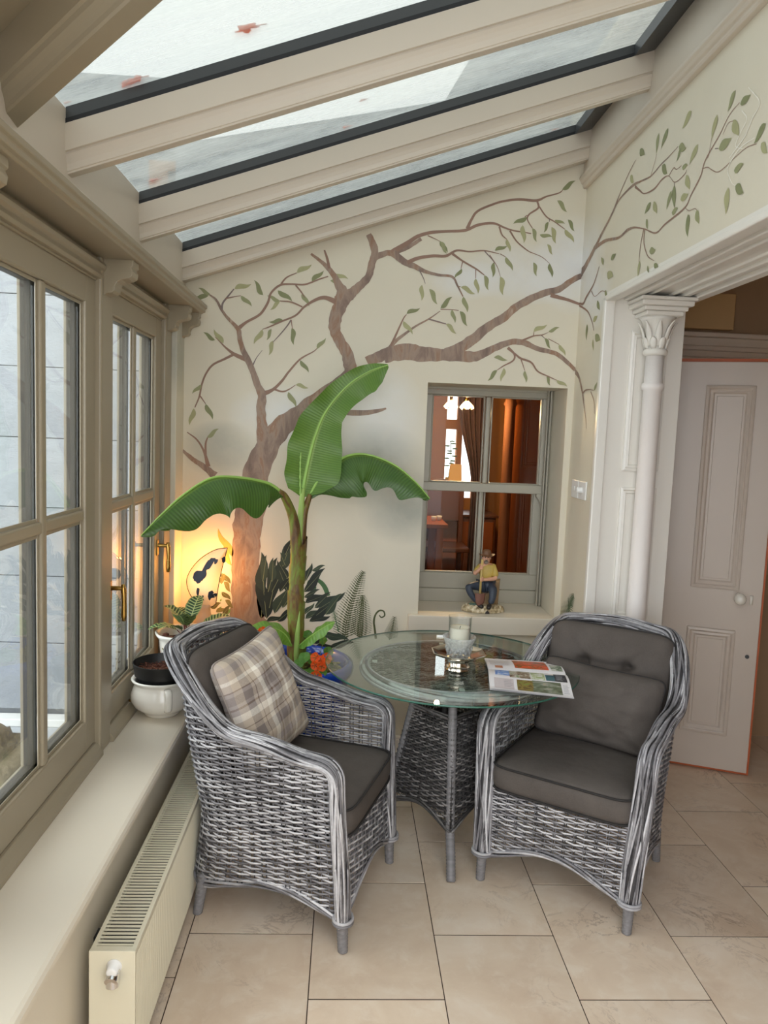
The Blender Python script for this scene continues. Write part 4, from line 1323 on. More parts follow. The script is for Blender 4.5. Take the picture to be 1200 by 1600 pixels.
# inner lining of the pedestal
m = MB()
q = [corner(k, 0.17) for k in range(4)]+[corner(k, 0.55) for k in range(4)]
q = [TC+(p-TC)*0.955 if True else p for p in q]
q = [Vector((TC.x+(p.x-TC.x), TC.y+(p.y-TC.y), z)) for p, z in zip(q, [0.205]*4+[0.50]*4)]
m.add(q, [(0, 1, 5, 4), (1, 2, 6, 5), (2, 3, 7, 6), (3, 0, 4, 7)])
m.build('pedestal_lining', M['deck'], tab)
rg = MB()
cp_ = [(TC.x+RG*math.cos(t), TC.y+RG*math.sin(t), 0.712) for t in np.linspace(0, 2*PI, 121)[:-1]]
cn_ = [(math.cos(t), math.sin(t), 0) for t in np.linspace(0, 2*PI, 121)[:-1]]
bundle(rg, cp_, cn_, 0.020, 0.020, 13, 0.0075, 3.0, closed=True)
rg.build('rim_ring', M['wicker'], tab, smooth_=True, tone=True)
ds = MB()
dn = 44
dus = [i/dn for i in range(dn+1)]
def dF(u, y): return (TC.x-RG+2*RG*u, TC.y+y, 0.722)
weave_rows(ds, dF, lambda u, y: (0, 0, 1), dus, [-RG+0.02+0.0125*i for i in range(54)], lambda u, y: ((2*u-1)*RG)**2+y*y < (RG-0.012)**2, tone=(0.1, 0.9), rb=0.0052)
for i in range(dn//2+1):
    u = 2*i/dn; x = (2*u-1)*RG; hh = (RG-0.012)**2-x*x
    if hh <= 0.001: continue
    hh = math.sqrt(hh)
    for d in (-0.005, 0.005):
        ds.tube([(TC.x+x+d, TC.y-hh+2*hh*t, 0.722) for t in np.linspace(0, 1, 9)], 0.003, 4, True, random.uniform(0.2, 0.7))
ds.build('woven_top', M['wicker_dark'], tab, smooth_=True, tone=True, kind='stuff')
gt = MB(); gt.lathe([(0.0, 0.735), (TR-0.002, 0.735)], 96, TC); gt.lathe([(TR-0.002, 0.742), (0.0, 0.742)], 96, TC)
gt.f = [f for f in gt.f if len(f) == 4]
gto = gt.build('glass_top', M['table_glass'], tab)
ge = MB(); ge.lathe([(TR-0.002, 0.735), (TR, 0.7365), (TR, 0.7405), (TR-0.002, 0.742)], 96, TC)
ge.f = [f for f in ge.f if len(f) == 4]
ge.build('glass_edge', M['glass_edge'], gto, smooth_=True)
for a in (PI*0.98, PI*0.5, 0.0, -PI*0.5):
    MB().box(TC.x+0.31*math.cos(a)-0.01, TC.x+0.31*math.cos(a)+0.01, TC.y+0.31*math.sin(a)-0.009, TC.y+0.31*math.sin(a)+0.009, 0.7275, 0.7348).build('glass_pad', M['plastic_white'], tab, bevel=0.002)

# ---- silver dish with crystal bowl, tumbler and candle
DC = Vector((0.465, 2.915, 0))
dish = thing('silver_dish', 'octagonal silver pedestal dish on the glass table', 'dish', (DC.x, DC.y, 0.742))
oct_ = lambda a: 1/math.cos(((a+PI/8) % (PI/4))-PI/8)*0.96
MB().lathe([(0.0, 0.742), (0.047, 0.742), (0.049, 0.746), (0.046, 0.752), (0.046, 0.756), (0.041, 0.76), (0.038, 0.768), (0.036, 0.776), (0.0, 0.777)], 32, (DC.x, DC.y, 0)).build('foot', M['silver'], dish, smooth_=True, sharp=0.7)
MB().lathe([(0.0, 0.776), (0.044, 0.776), (0.046, 0.782), (0.048, 0.79), (0.075, 0.797), (0.098, 0.806), (0.106, 0.811), (0.108, 0.815), (0.104, 0.816), (0.095, 0.811), (0.072, 0.802), (0.05, 0.796), (0.046, 0.792), (0.0, 0.791)], 64, (DC.x, DC.y, 0), ring=oct_).build('plate', M['silver'], dish, smooth_=True, sharp=0.35)
cb_ = thing('crystal_bowl', 'cut crystal bowl standing in the octagonal silver dish', 'bowl', (DC.x, DC.y, 0.7915))
cut = lambda a: 1+0.02*abs(math.sin(a*9))
MB().lathe([(0.0, 0.7925), (0.034, 0.7925), (0.038, 0.797), (0.042, 0.812), (0.046, 0.83), (0.055, 0.85), (0.061, 0.866), (0.064, 0.874), (0.064, 0.877), (0.061, 0.876), (0.057, 0.864), (0.050, 0.848), (0.040, 0.828), (0.036, 0.815), (0.0, 0.812)], 72, (DC.x, DC.y, 0), ring=cut).build('bowl_body', M['crystal'], cb_, smooth_=True)
dm = MB()
for r_ in range(3):
    for k in range(14):
        a = 2*PI*(k+0.5*(r_ % 2))/14; z = 0.805+0.013*r_; r = 0.0425+0.004*r_
        ball(dm, (DC.x+r*math.cos(a), DC.y+r*math.sin(a), z), 0.0075, 6, 4, 0.8, 0.8, 1)
dm.build('cut_facets', M['crystal'], cb_)
MB().lathe([(0.0, 0.8125), (0.036, 0.8125), (0.041, 0.822), (0.0455, 0.955), (0.0462, 0.956), (0.0445, 0.956), (0.040, 0.83), (0.0, 0.826)], 40, (DC.x, DC.y, 0)).build('tumbler_body', M['tumbler'], None, smooth_=True)
tu = bpy.data.objects['tumbler_body']; tu.name = 'glass_tumbler'; tag(tu, 'clear glass tumbler inside the crystal bowl, holding the candle', 'glass')
cn = thing('candle', 'ivory candle inside the clear glass tumbler', 'candle', (DC.x, DC.y, 0.827))
MB().lathe([(0.0, 0.827), (0.038, 0.828), (0.0425, 0.91), (0.041, 0.914), (0.03, 0.909), (0.0, 0.905)], 32, (DC.x, DC.y, 0)).build('wax', M['wax'], cn, smooth_=True)
MB().tube([(DC.x, DC.y, 0.904), (DC.x+0.001, DC.y, 0.912), (DC.x+0.003, DC.y, 0.917)], 0.0012, 5).build('wick', M['black_plastic'], cn)

# ---- open magazine
mag = thing('magazine', 'open magazine with colour photographs lying over the table edge', 'magazine', (0.72, 2.82, 0.742))
A = {'TL': Vector((0.596, 3.055, 0)), 'TR': Vector((0.894, 3.017, 0)), 'SL': Vector((0.583, 2.905, 0)), 'SR': Vector((0.880, 2.852, 0)), 'BL': Vector((0.546, 2.665, 0)), 'BR': Vector((0.836, 2.595, 0))}
def magpt(q, u, v, lift=0.0):
    """q 0 upper page, 1 lower page; u along the lines, v across the page from the spine"""
    if q == 0: a, b, c, d = A['SL'], A['SR'], A['TL'], A['TR']
    else: a, b, c, d = A['SL'], A['SR'], A['BL'], A['BR']
    p = (a*(1-u)+b*u)*(1-v)+(c*(1-u)+d*u)*v
    hgt = 0.005+(0.018 if q else 0.010)*math.sin(PI*min(1, v*1.15))**0.8*(1-0.45*v)
    droop = 0.0
    if q: droop = -0.006*u*v+0.012*max(0, v-0.75)*4*0.3
    return (p.x, p.y, 0.7435+hgt+droop+lift)
PAPER = paint('glossy_magazine_paper', srgb(234, 232, 236), 0.3, 0.02)
for q in (0, 1):
    m = MB(); m.grid(lambda u, v, q=q: magpt(q, u, v), 16, 24)
    m.build('page', PAPER, mag, smooth_=True)
    k = MB()
    nn_ = 20
    top = [magpt(q, i/nn_, 1) for i in range(nn_+1)]
    m2 = MB(); m2.grid(lambda u, v, q=q: (magpt(q, u, v)[0], magpt(q, u, v)[1], max(0.7428, min(magpt(q, u, v)[2]-0.001, 0.7432+ (magpt(q, u, v)[2]-0.7435)*0.35))), 16, 24)
    m2.build('page', PAPER, mag, smooth_=True)
def patch(q, u0, u1, v0, v1, mat, lift=0.0006, name='printed_picture'):
    m = MB(); m.grid(lambda u, v: magpt(q, u0+(u1-u0)*u, v0+(v1-v0)*v, lift), 10, 8)
    return m.build(name, mat, mag, smooth_=True)
def print_mat(name, stops, scale=18, dist=1.5, sc=(1, 1, 1)):
    t = NT(name); v = t.coord(scale=sc)
    c = t.ramp(t.noise(v, scale, 5, 0.6, dist), stops)
    return t.pbr(c, 0.28)
patch(0, 0.36, 0.80, 0.16, 0.92, print_mat('red_flower_print', [(0.32, srgb(56, 92, 40)), (0.45, srgb(150, 90, 40)), (0.55, srgb(222, 76, 40)), (0.7, srgb(236, 120, 60))], 22, 2, (1, 2.2, 1)))
patch(0, 0.83, 0.98, 0.14, 0.55, print_mat('leaf_print', [(0.4, srgb(52, 92, 52)), (0.6, srgb(214, 214, 206))], 20))
patch(0, 0.1, 0.2, 0.1, 0.24, print_mat('brown_print', [(0.4, srgb(170, 100, 70)), (0.6, srgb(200, 140, 110))], 40))
patch(1, 0.08, 0.26, 0.10, 0.44, print_mat('blue_print', [(0.35, srgb(40, 90, 190)), (0.55, srgb(110, 160, 226)), (0.7, srgb(220, 228, 240))], 26))
patch(1, 0.26, 0.52, 0.10, 0.50, print_mat('garden_print', [(0.3, srgb(60, 48, 36)), (0.45, srgb(140, 120, 96)), (0.55, srgb(206, 200, 190)), (0.7, srgb(96, 132, 60))], 34, 1))
patch(1, 0.53, 0.70, 0.10, 0.50, print_mat('glasshouse_print', [(0.35, srgb(90, 130, 66)), (0.5, srgb(176, 190, 130)), (0.62, srgb(226, 228, 220))], 34, 1))
patch(1, 0.71, 0.82, 0.22, 0.50, paint('teal_print', srgb(26, 92, 108), 0.28, 0.05))
patch(1, 0.82, 0.97, 0.12, 0.50, paint('navy_print', srgb(34, 40, 54), 0.28, 0.05))
patch(1, 0.34, 0.54, 0.56, 0.92, print_mat('hedge_print', [(0.35, srgb(80, 60, 34)), (0.5, srgb(140, 120, 60)), (0.65, srgb(112, 138, 66))], 30))
patch(1, 0.53, 0.88, 0.54, 0.92, print_mat('lake_print', [(0.35, srgb(54, 46, 34)), (0.5, srgb(96, 110, 84)), (0.62, srgb(150, 150, 142)), (0.75, srgb(196, 168, 120))], 14, 1, (1, 2, 1)))
patch(1, 0.06, 0.30, 0.56, 0.92, paint('pink_grey_print', srgb(206, 196, 198), 0.3, 0.04))
TXT = paint('grey_print_ink', srgb(120, 118, 124), 0.4)
WTX = paint('pale_print_ink', srgb(196, 200, 208), 0.4)
tx = MB(); tw = MB()
def line(mb, q, u0, u1, v): mb.grid(lambda u, w: magpt(q, u0+(u1-u0)*u, v+0.008*w, 0.001), 6, 2)
for i in range(12):
    line(tx, 0, 0.04, random.uniform(0.29, 0.33), 0.28+0.05*i)
    if i < 5: line(tx, 1, 0.18, random.uniform(0.26, 0.29), 0.62+0.05*i)
    if i < 9: line(tw, 1, 0.84, random.uniform(0.9, 0.96), 0.16+0.034*i)
    if i < 6: line(tx, 1, 0.90, random.uniform(0.95, 0.975), 0.62+0.045*i)
tx.build('printed_text', TXT, mag, kind='stuff'); tw.build('printed_text', WTX, mag, kind='stuff')

# traced outlines of the mural: wall letter, then (along wall, height, width) in metres
BRANCHES=[
('B',[(-0.462,0.653,0.2334),(-0.470,0.707,0.1864),(-0.484,0.843,0.1511),(-0.489,0.978,0.1426),(-0.485,1.113,0.1446),(-0.475,1.233,0.1520),(-0.458,1.379,0.1382),(-0.416,1.526,0.1272),(-0.347,1.646,0.1086),(-0.245,1.734,0.0956),(-0.143,1.816,0.0852),(-0.042,1.898,0.0722),(0.022,1.959,0.0645)]),
('B',[(0.082,2.001,0.0605),(0.147,2.036,0.0561),(0.212,2.060,0.0604),(0.277,2.069,0.0669),(0.344,2.061,0.0648),(0.421,2.059,0.0519),(0.493,2.056,0.0520)]),
('B',[(0.163,2.024,0.0514),(0.225,2.046,0.0637),(0.287,2.053,0.0699),(0.371,2.049,0.0659),(0.476,2.054,0.0577),(0.582,2.051,0.0558),(0.635,2.061,0.0457),(0.707,2.100,0.0353),(0.790,2.132,0.0310),(0.853,2.129,0.0289),(0.919,2.104,0.0258),(1.005,2.087,0.0228),(1.061,2.053,0.0208),(1.114,2.009,0.0178)]),
('R',[(3.780,2.003,0.0501),(3.708,1.967,0.0394),(3.633,1.886,0.0291)]),
('B',[(0.455,2.060,0.0414),(0.548,2.103,0.0560),(0.609,2.147,0.0500),(0.669,2.201,0.0457),(0.741,2.246,0.0416),(0.801,2.300,0.0384),(0.883,2.350,0.0351),(0.945,2.376,0.0339),(1.007,2.396,0.0310),(1.068,2.440,0.0281),(1.114,2.467,0.0260)]),
('R',[(3.780,2.479,0.0867),(3.704,2.503,0.0722),(3.631,2.536,0.0651),(3.588,2.555,0.0542),(3.480,2.603,0.0363),(3.378,2.649,0.0290),(3.286,2.711,0.0167),(3.197,2.760,0.0132),(3.132,2.788,0.0076)]),
('R',[(3.377,2.648,0.0301),(3.299,2.682,0.0215),(3.154,2.693,0.0221),(3.051,2.681,0.0150),(2.953,2.668,0.0140),(2.866,2.679,0.0116),(2.796,2.683,0.0082),(2.718,2.691,0.0053)]),
('R',[(2.960,2.664,0.0070),(2.941,2.687,0.0069),(2.921,2.715,0.0052),(2.913,2.735,0.0034)]),
('R',[(3.118,2.681,0.0215),(3.061,2.648,0.0156),(3.007,2.620,0.0090),(2.911,2.608,0.0148),(2.841,2.620,0.0133),(2.783,2.613,0.0047),(2.722,2.572,0.0059),(2.646,2.574,0.0075),(2.633,2.585,0.0056)]),
('R',[(2.783,2.612,0.0103),(2.743,2.627,0.0075),(2.717,2.614,0.0051),(2.678,2.613,0.0046)]),
('R',[(2.729,2.574,0.0073),(2.720,2.538,0.0058),(2.706,2.480,0.0043)]),
('R',[(3.588,2.553,0.0424),(3.440,2.549,0.0286),(3.273,2.520,0.0226),(3.175,2.525,0.0250),(3.103,2.517,0.0152),(3.032,2.498,0.0084)]),
('R',[(3.103,2.519,0.0119),(2.980,2.480,0.0094),(2.864,2.436,0.0117),(2.780,2.446,0.0150),(2.625,2.457,0.0147),(2.582,2.486,0.0131),(2.519,2.527,0.0153),(2.493,2.568,0.0125),(2.406,2.614,0.0093),(2.352,2.650,0.0067),(2.294,2.662,0.0041)]),
('R',[(2.512,2.547,0.0082),(2.472,2.539,0.0047),(2.442,2.521,0.0052),(2.402,2.501,0.0054),(2.361,2.499,0.0057),(2.290,2.508,0.0037),(2.228,2.512,0.0024),(2.174,2.502,0.0013)]),
('R',[(2.477,2.568,0.0075),(2.467,2.593,0.0050),(2.460,2.625,0.0025)]),
('R',[(2.384,2.606,0.0046),(2.358,2.627,0.0043),(2.324,2.622,0.0026),(2.298,2.610,0.0012)]),
('R',[(2.626,2.460,0.0051),(2.588,2.438,0.0035),(2.543,2.432,0.0030),(2.523,2.418,0.0034)]),
('R',[(2.431,2.581,0.0023),(2.409,2.574,0.0023)]),
('R',[(2.980,2.480,0.0174),(2.976,2.426,0.0134),(2.927,2.367,0.0081),(2.860,2.334,0.0035)]),
('R',[(2.990,2.482,0.0141),(3.011,2.422,0.0107),(3.016,2.363,0.0071)]),
('B',[(0.967,2.366,0.0224),(1.010,2.356,0.0184),(1.053,2.347,0.0153),(1.114,2.329,0.0123)]),
('R',[(3.780,2.333,0.0145),(3.716,2.321,0.0238),(3.677,2.343,0.0261),(3.583,2.380,0.0189),(3.543,2.411,0.0160),(3.506,2.451,0.0095)]),
('R',[(3.600,2.359,0.0129),(3.540,2.324,0.0051),(3.453,2.332,0.0071),(3.393,2.318,0.0027)]),
('R',[(3.780,2.323,0.0199),(3.639,2.272,0.0156),(3.564,2.216,0.0119),(3.523,2.167,0.0091)]),
('R',[(3.633,1.886,0.0332),(3.606,1.839,0.0229),(3.567,1.778,0.0129),(3.538,1.718,0.0064)]),
('R',[(3.633,1.886,0.0224),(3.593,1.899,0.0145),(3.529,1.899,0.0071),(3.465,1.892,0.0060)]),
('R',[(3.511,1.889,0.0117),(3.455,1.843,0.0119),(3.434,1.785,0.0090)]),
('B',[(0.010,1.944,0.0680),(-0.003,1.986,0.0657),(-0.018,2.040,0.0612),(-0.052,2.092,0.0567),(-0.080,2.144,0.0588),(-0.082,2.197,0.0650),(-0.066,2.251,0.0668),(-0.051,2.305,0.0713),(-0.054,2.337,0.0542),(-0.072,2.368,0.0389),(-0.104,2.419,0.0259),(-0.151,2.464,0.0193),(-0.208,2.503,0.0107)]),
('B',[(-0.063,2.257,0.0428),(-0.027,2.306,0.0534),(-0.001,2.334,0.0489),(0.036,2.368,0.0404),(0.072,2.412,0.0365),(0.086,2.471,0.0366),(0.098,2.518,0.0367),(0.088,2.565,0.0346),(0.065,2.608,0.0259)]),
('B',[(-0.118,2.439,0.0151),(-0.128,2.481,0.0129),(-0.144,2.524,0.0086)]),
('B',[(-0.084,2.285,0.0278),(-0.135,2.301,0.0191),(-0.178,2.289,0.0148),(-0.231,2.254,0.0106),(-0.273,2.210,0.0095),(-0.337,2.180,0.0085),(-0.401,2.149,0.0063),(-0.431,2.137,0.0032)]),
('B',[(-0.294,2.188,0.0075),(-0.315,2.155,0.0064),(-0.346,2.116,0.0053),(-0.380,2.077,0.0032)]),
('B',[(-0.294,2.188,0.0065),(-0.287,2.145,0.0033)]),
('B',[(-0.242,2.252,0.0075),(-0.296,2.272,0.0075),(-0.350,2.275,0.0053)]),
('B',[(-0.277,2.353,0.0086),(-0.249,2.322,0.0076),(-0.232,2.297,0.0043)]),
('B',[(-0.549,2.133,0.0211),(-0.509,2.167,0.0137),(-0.445,2.207,0.0126),(-0.409,2.262,0.0117),(-0.394,2.310,0.0106),(-0.352,2.349,0.0105),(-0.298,2.357,0.0084),(-0.234,2.358,0.0084),(-0.170,2.384,0.0074),(-0.122,2.402,0.0053)]),
('B',[(-0.347,2.355,0.0095),(-0.321,2.387,0.0073),(-0.273,2.411,0.0042)]),
('B',[(-0.415,1.599,0.0722),(-0.425,1.697,0.0502),(-0.430,1.762,0.0468),(-0.426,1.822,0.0436),(-0.448,1.870,0.0349),(-0.477,1.944,0.0316),(-0.500,1.991,0.0294),(-0.525,2.038,0.0271),(-0.539,2.091,0.0238),(-0.549,2.135,0.0217),(-0.595,2.179,0.0151),(-0.628,2.220,0.0130),(-0.655,2.266,0.0108),(-0.688,2.289,0.0064)]),
('B',[(-0.628,2.220,0.0117),(-0.623,2.252,0.0095),(-0.602,2.281,0.0084),(-0.571,2.321,0.0052)]),
('B',[(-0.613,2.273,0.0073),(-0.575,2.283,0.0052),(-0.538,2.291,0.0031)]),
('B',[(-0.500,1.988,0.0260),(-0.559,2.010,0.0184),(-0.603,2.040,0.0098),(-0.641,2.076,0.0054),(-0.658,2.091,0.0022)]),
('B',[(-0.565,2.012,0.0138),(-0.613,1.986,0.0117),(-0.666,1.957,0.0106),(-0.698,1.913,0.0096),(-0.718,1.859,0.0096),(-0.728,1.804,0.0086),(-0.749,1.749,0.0053)]),
('B',[(-0.728,1.810,0.0076),(-0.697,1.768,0.0044)]),
('B',[(-0.420,1.828,0.0258),(-0.372,1.852,0.0161),(-0.329,1.897,0.0129),(-0.298,1.941,0.0107),(-0.245,2.003,0.0086),(-0.181,2.043,0.0054),(-0.160,2.065,0.0032)]),
('B',[(-0.372,1.854,0.0109),(-0.328,1.843,0.0087),(-0.296,1.855,0.0065),(-0.264,1.878,0.0032)]),
('B',[(-0.477,1.955,0.0075),(-0.457,1.999,0.0043),(-0.430,2.037,0.0021)]),
('B',[(-0.809,1.540,0.0132),(-0.756,1.498,0.0221),(-0.701,1.462,0.0288),(-0.646,1.420,0.0421)]),
('B',[(-0.680,1.463,0.0241),(-0.700,1.533,0.0121),(-0.736,1.592,0.0088),(-0.785,1.628,0.0044)]),
('B',[(-0.694,1.523,0.0120),(-0.694,1.577,0.0097),(-0.682,1.613,0.0054)]),
('B',[(0.174,2.048,0.0283),(0.210,2.104,0.0195),(0.263,2.149,0.0130),(0.316,2.189,0.0097),(0.375,2.224,0.0075),(0.428,2.264,0.0043)]),
('B',[(0.194,2.087,0.0131),(0.224,2.158,0.0098),(0.249,2.218,0.0065),(0.264,2.240,0.0043)]),
('B',[(0.375,2.222,0.0064),(0.425,2.210,0.0054),(0.469,2.201,0.0032)]),
('B',[(0.369,2.223,0.0051),(0.400,2.218,0.0051),(0.459,2.204,0.0041)]),
('B',[(0.429,2.272,0.0051),(0.487,2.273,0.0041),(0.518,2.270,0.0041)]),
('B',[(0.094,2.502,0.0378),(0.149,2.523,0.0283),(0.198,2.532,0.0252),(0.267,2.564,0.0211),(0.320,2.600,0.0169)]),
('B',[(0.184,2.533,0.0261),(0.254,2.577,0.0221),(0.305,2.612,0.0180),(0.366,2.632,0.0160),(0.448,2.642,0.0140),(0.531,2.651,0.0140),(0.592,2.679,0.0140),(0.664,2.691,0.0120),(0.717,2.675,0.0090),(0.759,2.663,0.0080),(0.823,2.656,0.0060),(0.854,2.652,0.0040)]),
('B',[(0.541,2.659,0.0185),(0.559,2.702,0.0133),(0.588,2.744,0.0121),(0.669,2.783,0.0110),(0.731,2.801,0.0110),(0.793,2.809,0.0129),(0.871,2.808,0.0130),(0.917,2.829,0.0080),(0.978,2.849,0.0060),(0.998,2.867,0.0031)]),
('B',[(0.875,2.804,0.0104),(0.881,2.774,0.0093),(0.839,2.742,0.0082),(0.832,2.716,0.0062),(0.858,2.678,0.0041)]),
('B',[(0.883,2.784,0.0072),(0.923,2.736,0.0071),(0.966,2.713,0.0061),(1.018,2.681,0.0041)]),
('B',[(0.939,2.727,0.0052),(0.940,2.712,0.0031)]),
('B',[(0.818,2.728,0.0051),(0.830,2.738,0.0041)]),
('B',[(0.184,2.528,0.0366),(0.248,2.486,0.0325),(0.290,2.471,0.0273),(0.353,2.446,0.0172),(0.416,2.434,0.0131),(0.479,2.429,0.0122),(0.507,2.388,0.0093),(0.536,2.338,0.0062)]),
('B',[(0.258,2.485,0.0221),(0.309,2.509,0.0171),(0.381,2.523,0.0151),(0.443,2.526,0.0141),(0.494,2.554,0.0100),(0.557,2.552,0.0080),(0.629,2.560,0.0070),(0.703,2.549,0.0030)]),
('B',[(0.474,2.538,0.0132),(0.528,2.505,0.0092),(0.592,2.473,0.0082),(0.635,2.445,0.0051)]),
('B',[(0.592,2.473,0.0052),(0.594,2.427,0.0031)]),
('B',[(0.526,2.502,0.0062),(0.519,2.469,0.0031)]),
('B',[(0.629,2.560,0.0062),(0.673,2.517,0.0041),(0.683,2.503,0.0031)]),
('B',[(0.656,2.542,0.0041),(0.696,2.488,0.0031),(0.714,2.443,0.0021)]),
('B',[(0.708,2.549,0.0041),(0.735,2.536,0.0030)]),
('B',[(0.696,2.677,0.0093),(0.711,2.640,0.0072),(0.736,2.619,0.0041)]),
('B',[(0.749,2.660,0.0093),(0.783,2.614,0.0072),(0.827,2.580,0.0061),(0.858,2.562,0.0041)]),
('B',[(0.854,2.565,0.0040),(0.913,2.544,0.0030),(0.952,2.516,0.0020)]),
('B',[(0.508,2.386,0.0061),(0.523,2.383,0.0030)]),
('B',[(0.317,2.454,0.0062),(0.339,2.415,0.0041),(0.349,2.390,0.0021)]),
('B',[(0.351,2.617,0.0060),(0.388,2.603,0.0040),(0.411,2.593,0.0020)]),
('B',[(0.770,2.103,0.0166),(0.804,2.073,0.0105),(0.800,2.042,0.0085),(0.754,2.014,0.0063),(0.723,1.992,0.0032)]),
('B',[(0.803,2.078,0.0083),(0.837,2.054,0.0114),(0.891,2.036,0.0094),(0.925,1.995,0.0083),(0.980,1.972,0.0062),(1.024,1.955,0.0031)]),
('B',[(0.837,2.054,0.0063),(0.861,1.995,0.0032)]),
('B',[(0.842,2.142,0.0104),(0.894,2.165,0.0073),(0.936,2.172,0.0052),(0.967,2.186,0.0021)]),
('B',[(0.894,2.165,0.0053),(0.895,2.186,0.0032)]),
('B',[(0.934,2.170,0.0052),(0.953,2.155,0.0031)]),
('B',[(0.969,2.155,0.0041),(1.024,2.130,0.0031)]),
('B',[(-0.043,1.758,0.0104),(0.003,1.754,0.0286),(0.081,1.757,0.0260),(0.146,1.770,0.0182),(0.183,1.782,0.0078)]),
]
SPIRALS=[
('B',[(0.177,0.622,0.0122),(0.169,0.670,0.0108),(0.163,0.711,0.0108),(0.170,0.746,0.0095),(0.188,0.767,0.0096),(0.210,0.765,0.0081),(0.216,0.743,0.0082),(0.200,0.733,0.0069),(0.189,0.744,0.0054)]),
('B',[(-0.073,0.835,0.0241),(-0.088,0.875,0.0242),(-0.113,0.906,0.0216),(-0.142,0.917,0.0190),(-0.169,0.904,0.0175),(-0.173,0.877,0.0147),(-0.154,0.863,0.0136),(-0.138,0.875,0.0107),(-0.144,0.891,0.0080)]),
]
FERNS=[
('B',15,'a',[(0.018,0.611,0.1757),(0.025,0.707,0.1755),(0.046,0.804,0.1753),(0.075,0.901,0.1752),(0.102,0.970,0.1750)]),
('B',12,'a',[(0.093,0.620,0.1570),(0.096,0.696,0.1567),(0.101,0.778,0.1564),(0.101,0.847,0.1561)]),
('B',8,'a',[(0.245,0.617,0.0900),(0.257,0.672,0.0899),(0.267,0.742,0.0897)]),
('B',6,'g',[(-0.013,0.651,0.0539),(-0.032,0.720,0.0538),(-0.044,0.767,0.0537)]),
('R',10,'b',[(3.780,0.775,0.1860),(3.646,0.818,0.1820),(3.610,0.873,0.1720),(3.559,0.918,0.1591)]),
]
CHALK=[
[(2.248,2.685,0.0050),(2.176,2.614,0.0065),(2.209,2.584,0.0081),(2.243,2.549,0.0082),(2.285,2.533,0.0082),(2.330,2.517,0.0063)],
[(2.275,2.632,0.0058),(2.241,2.595,0.0082),(2.273,2.569,0.0075),(2.296,2.541,0.0071),(2.251,2.516,0.0026)],
[(2.186,2.523,0.0057),(2.257,2.525,0.0064),(2.305,2.510,0.0074),(2.334,2.486,0.0077),(2.302,2.439,0.0060),(2.276,2.421,0.0029)],
]
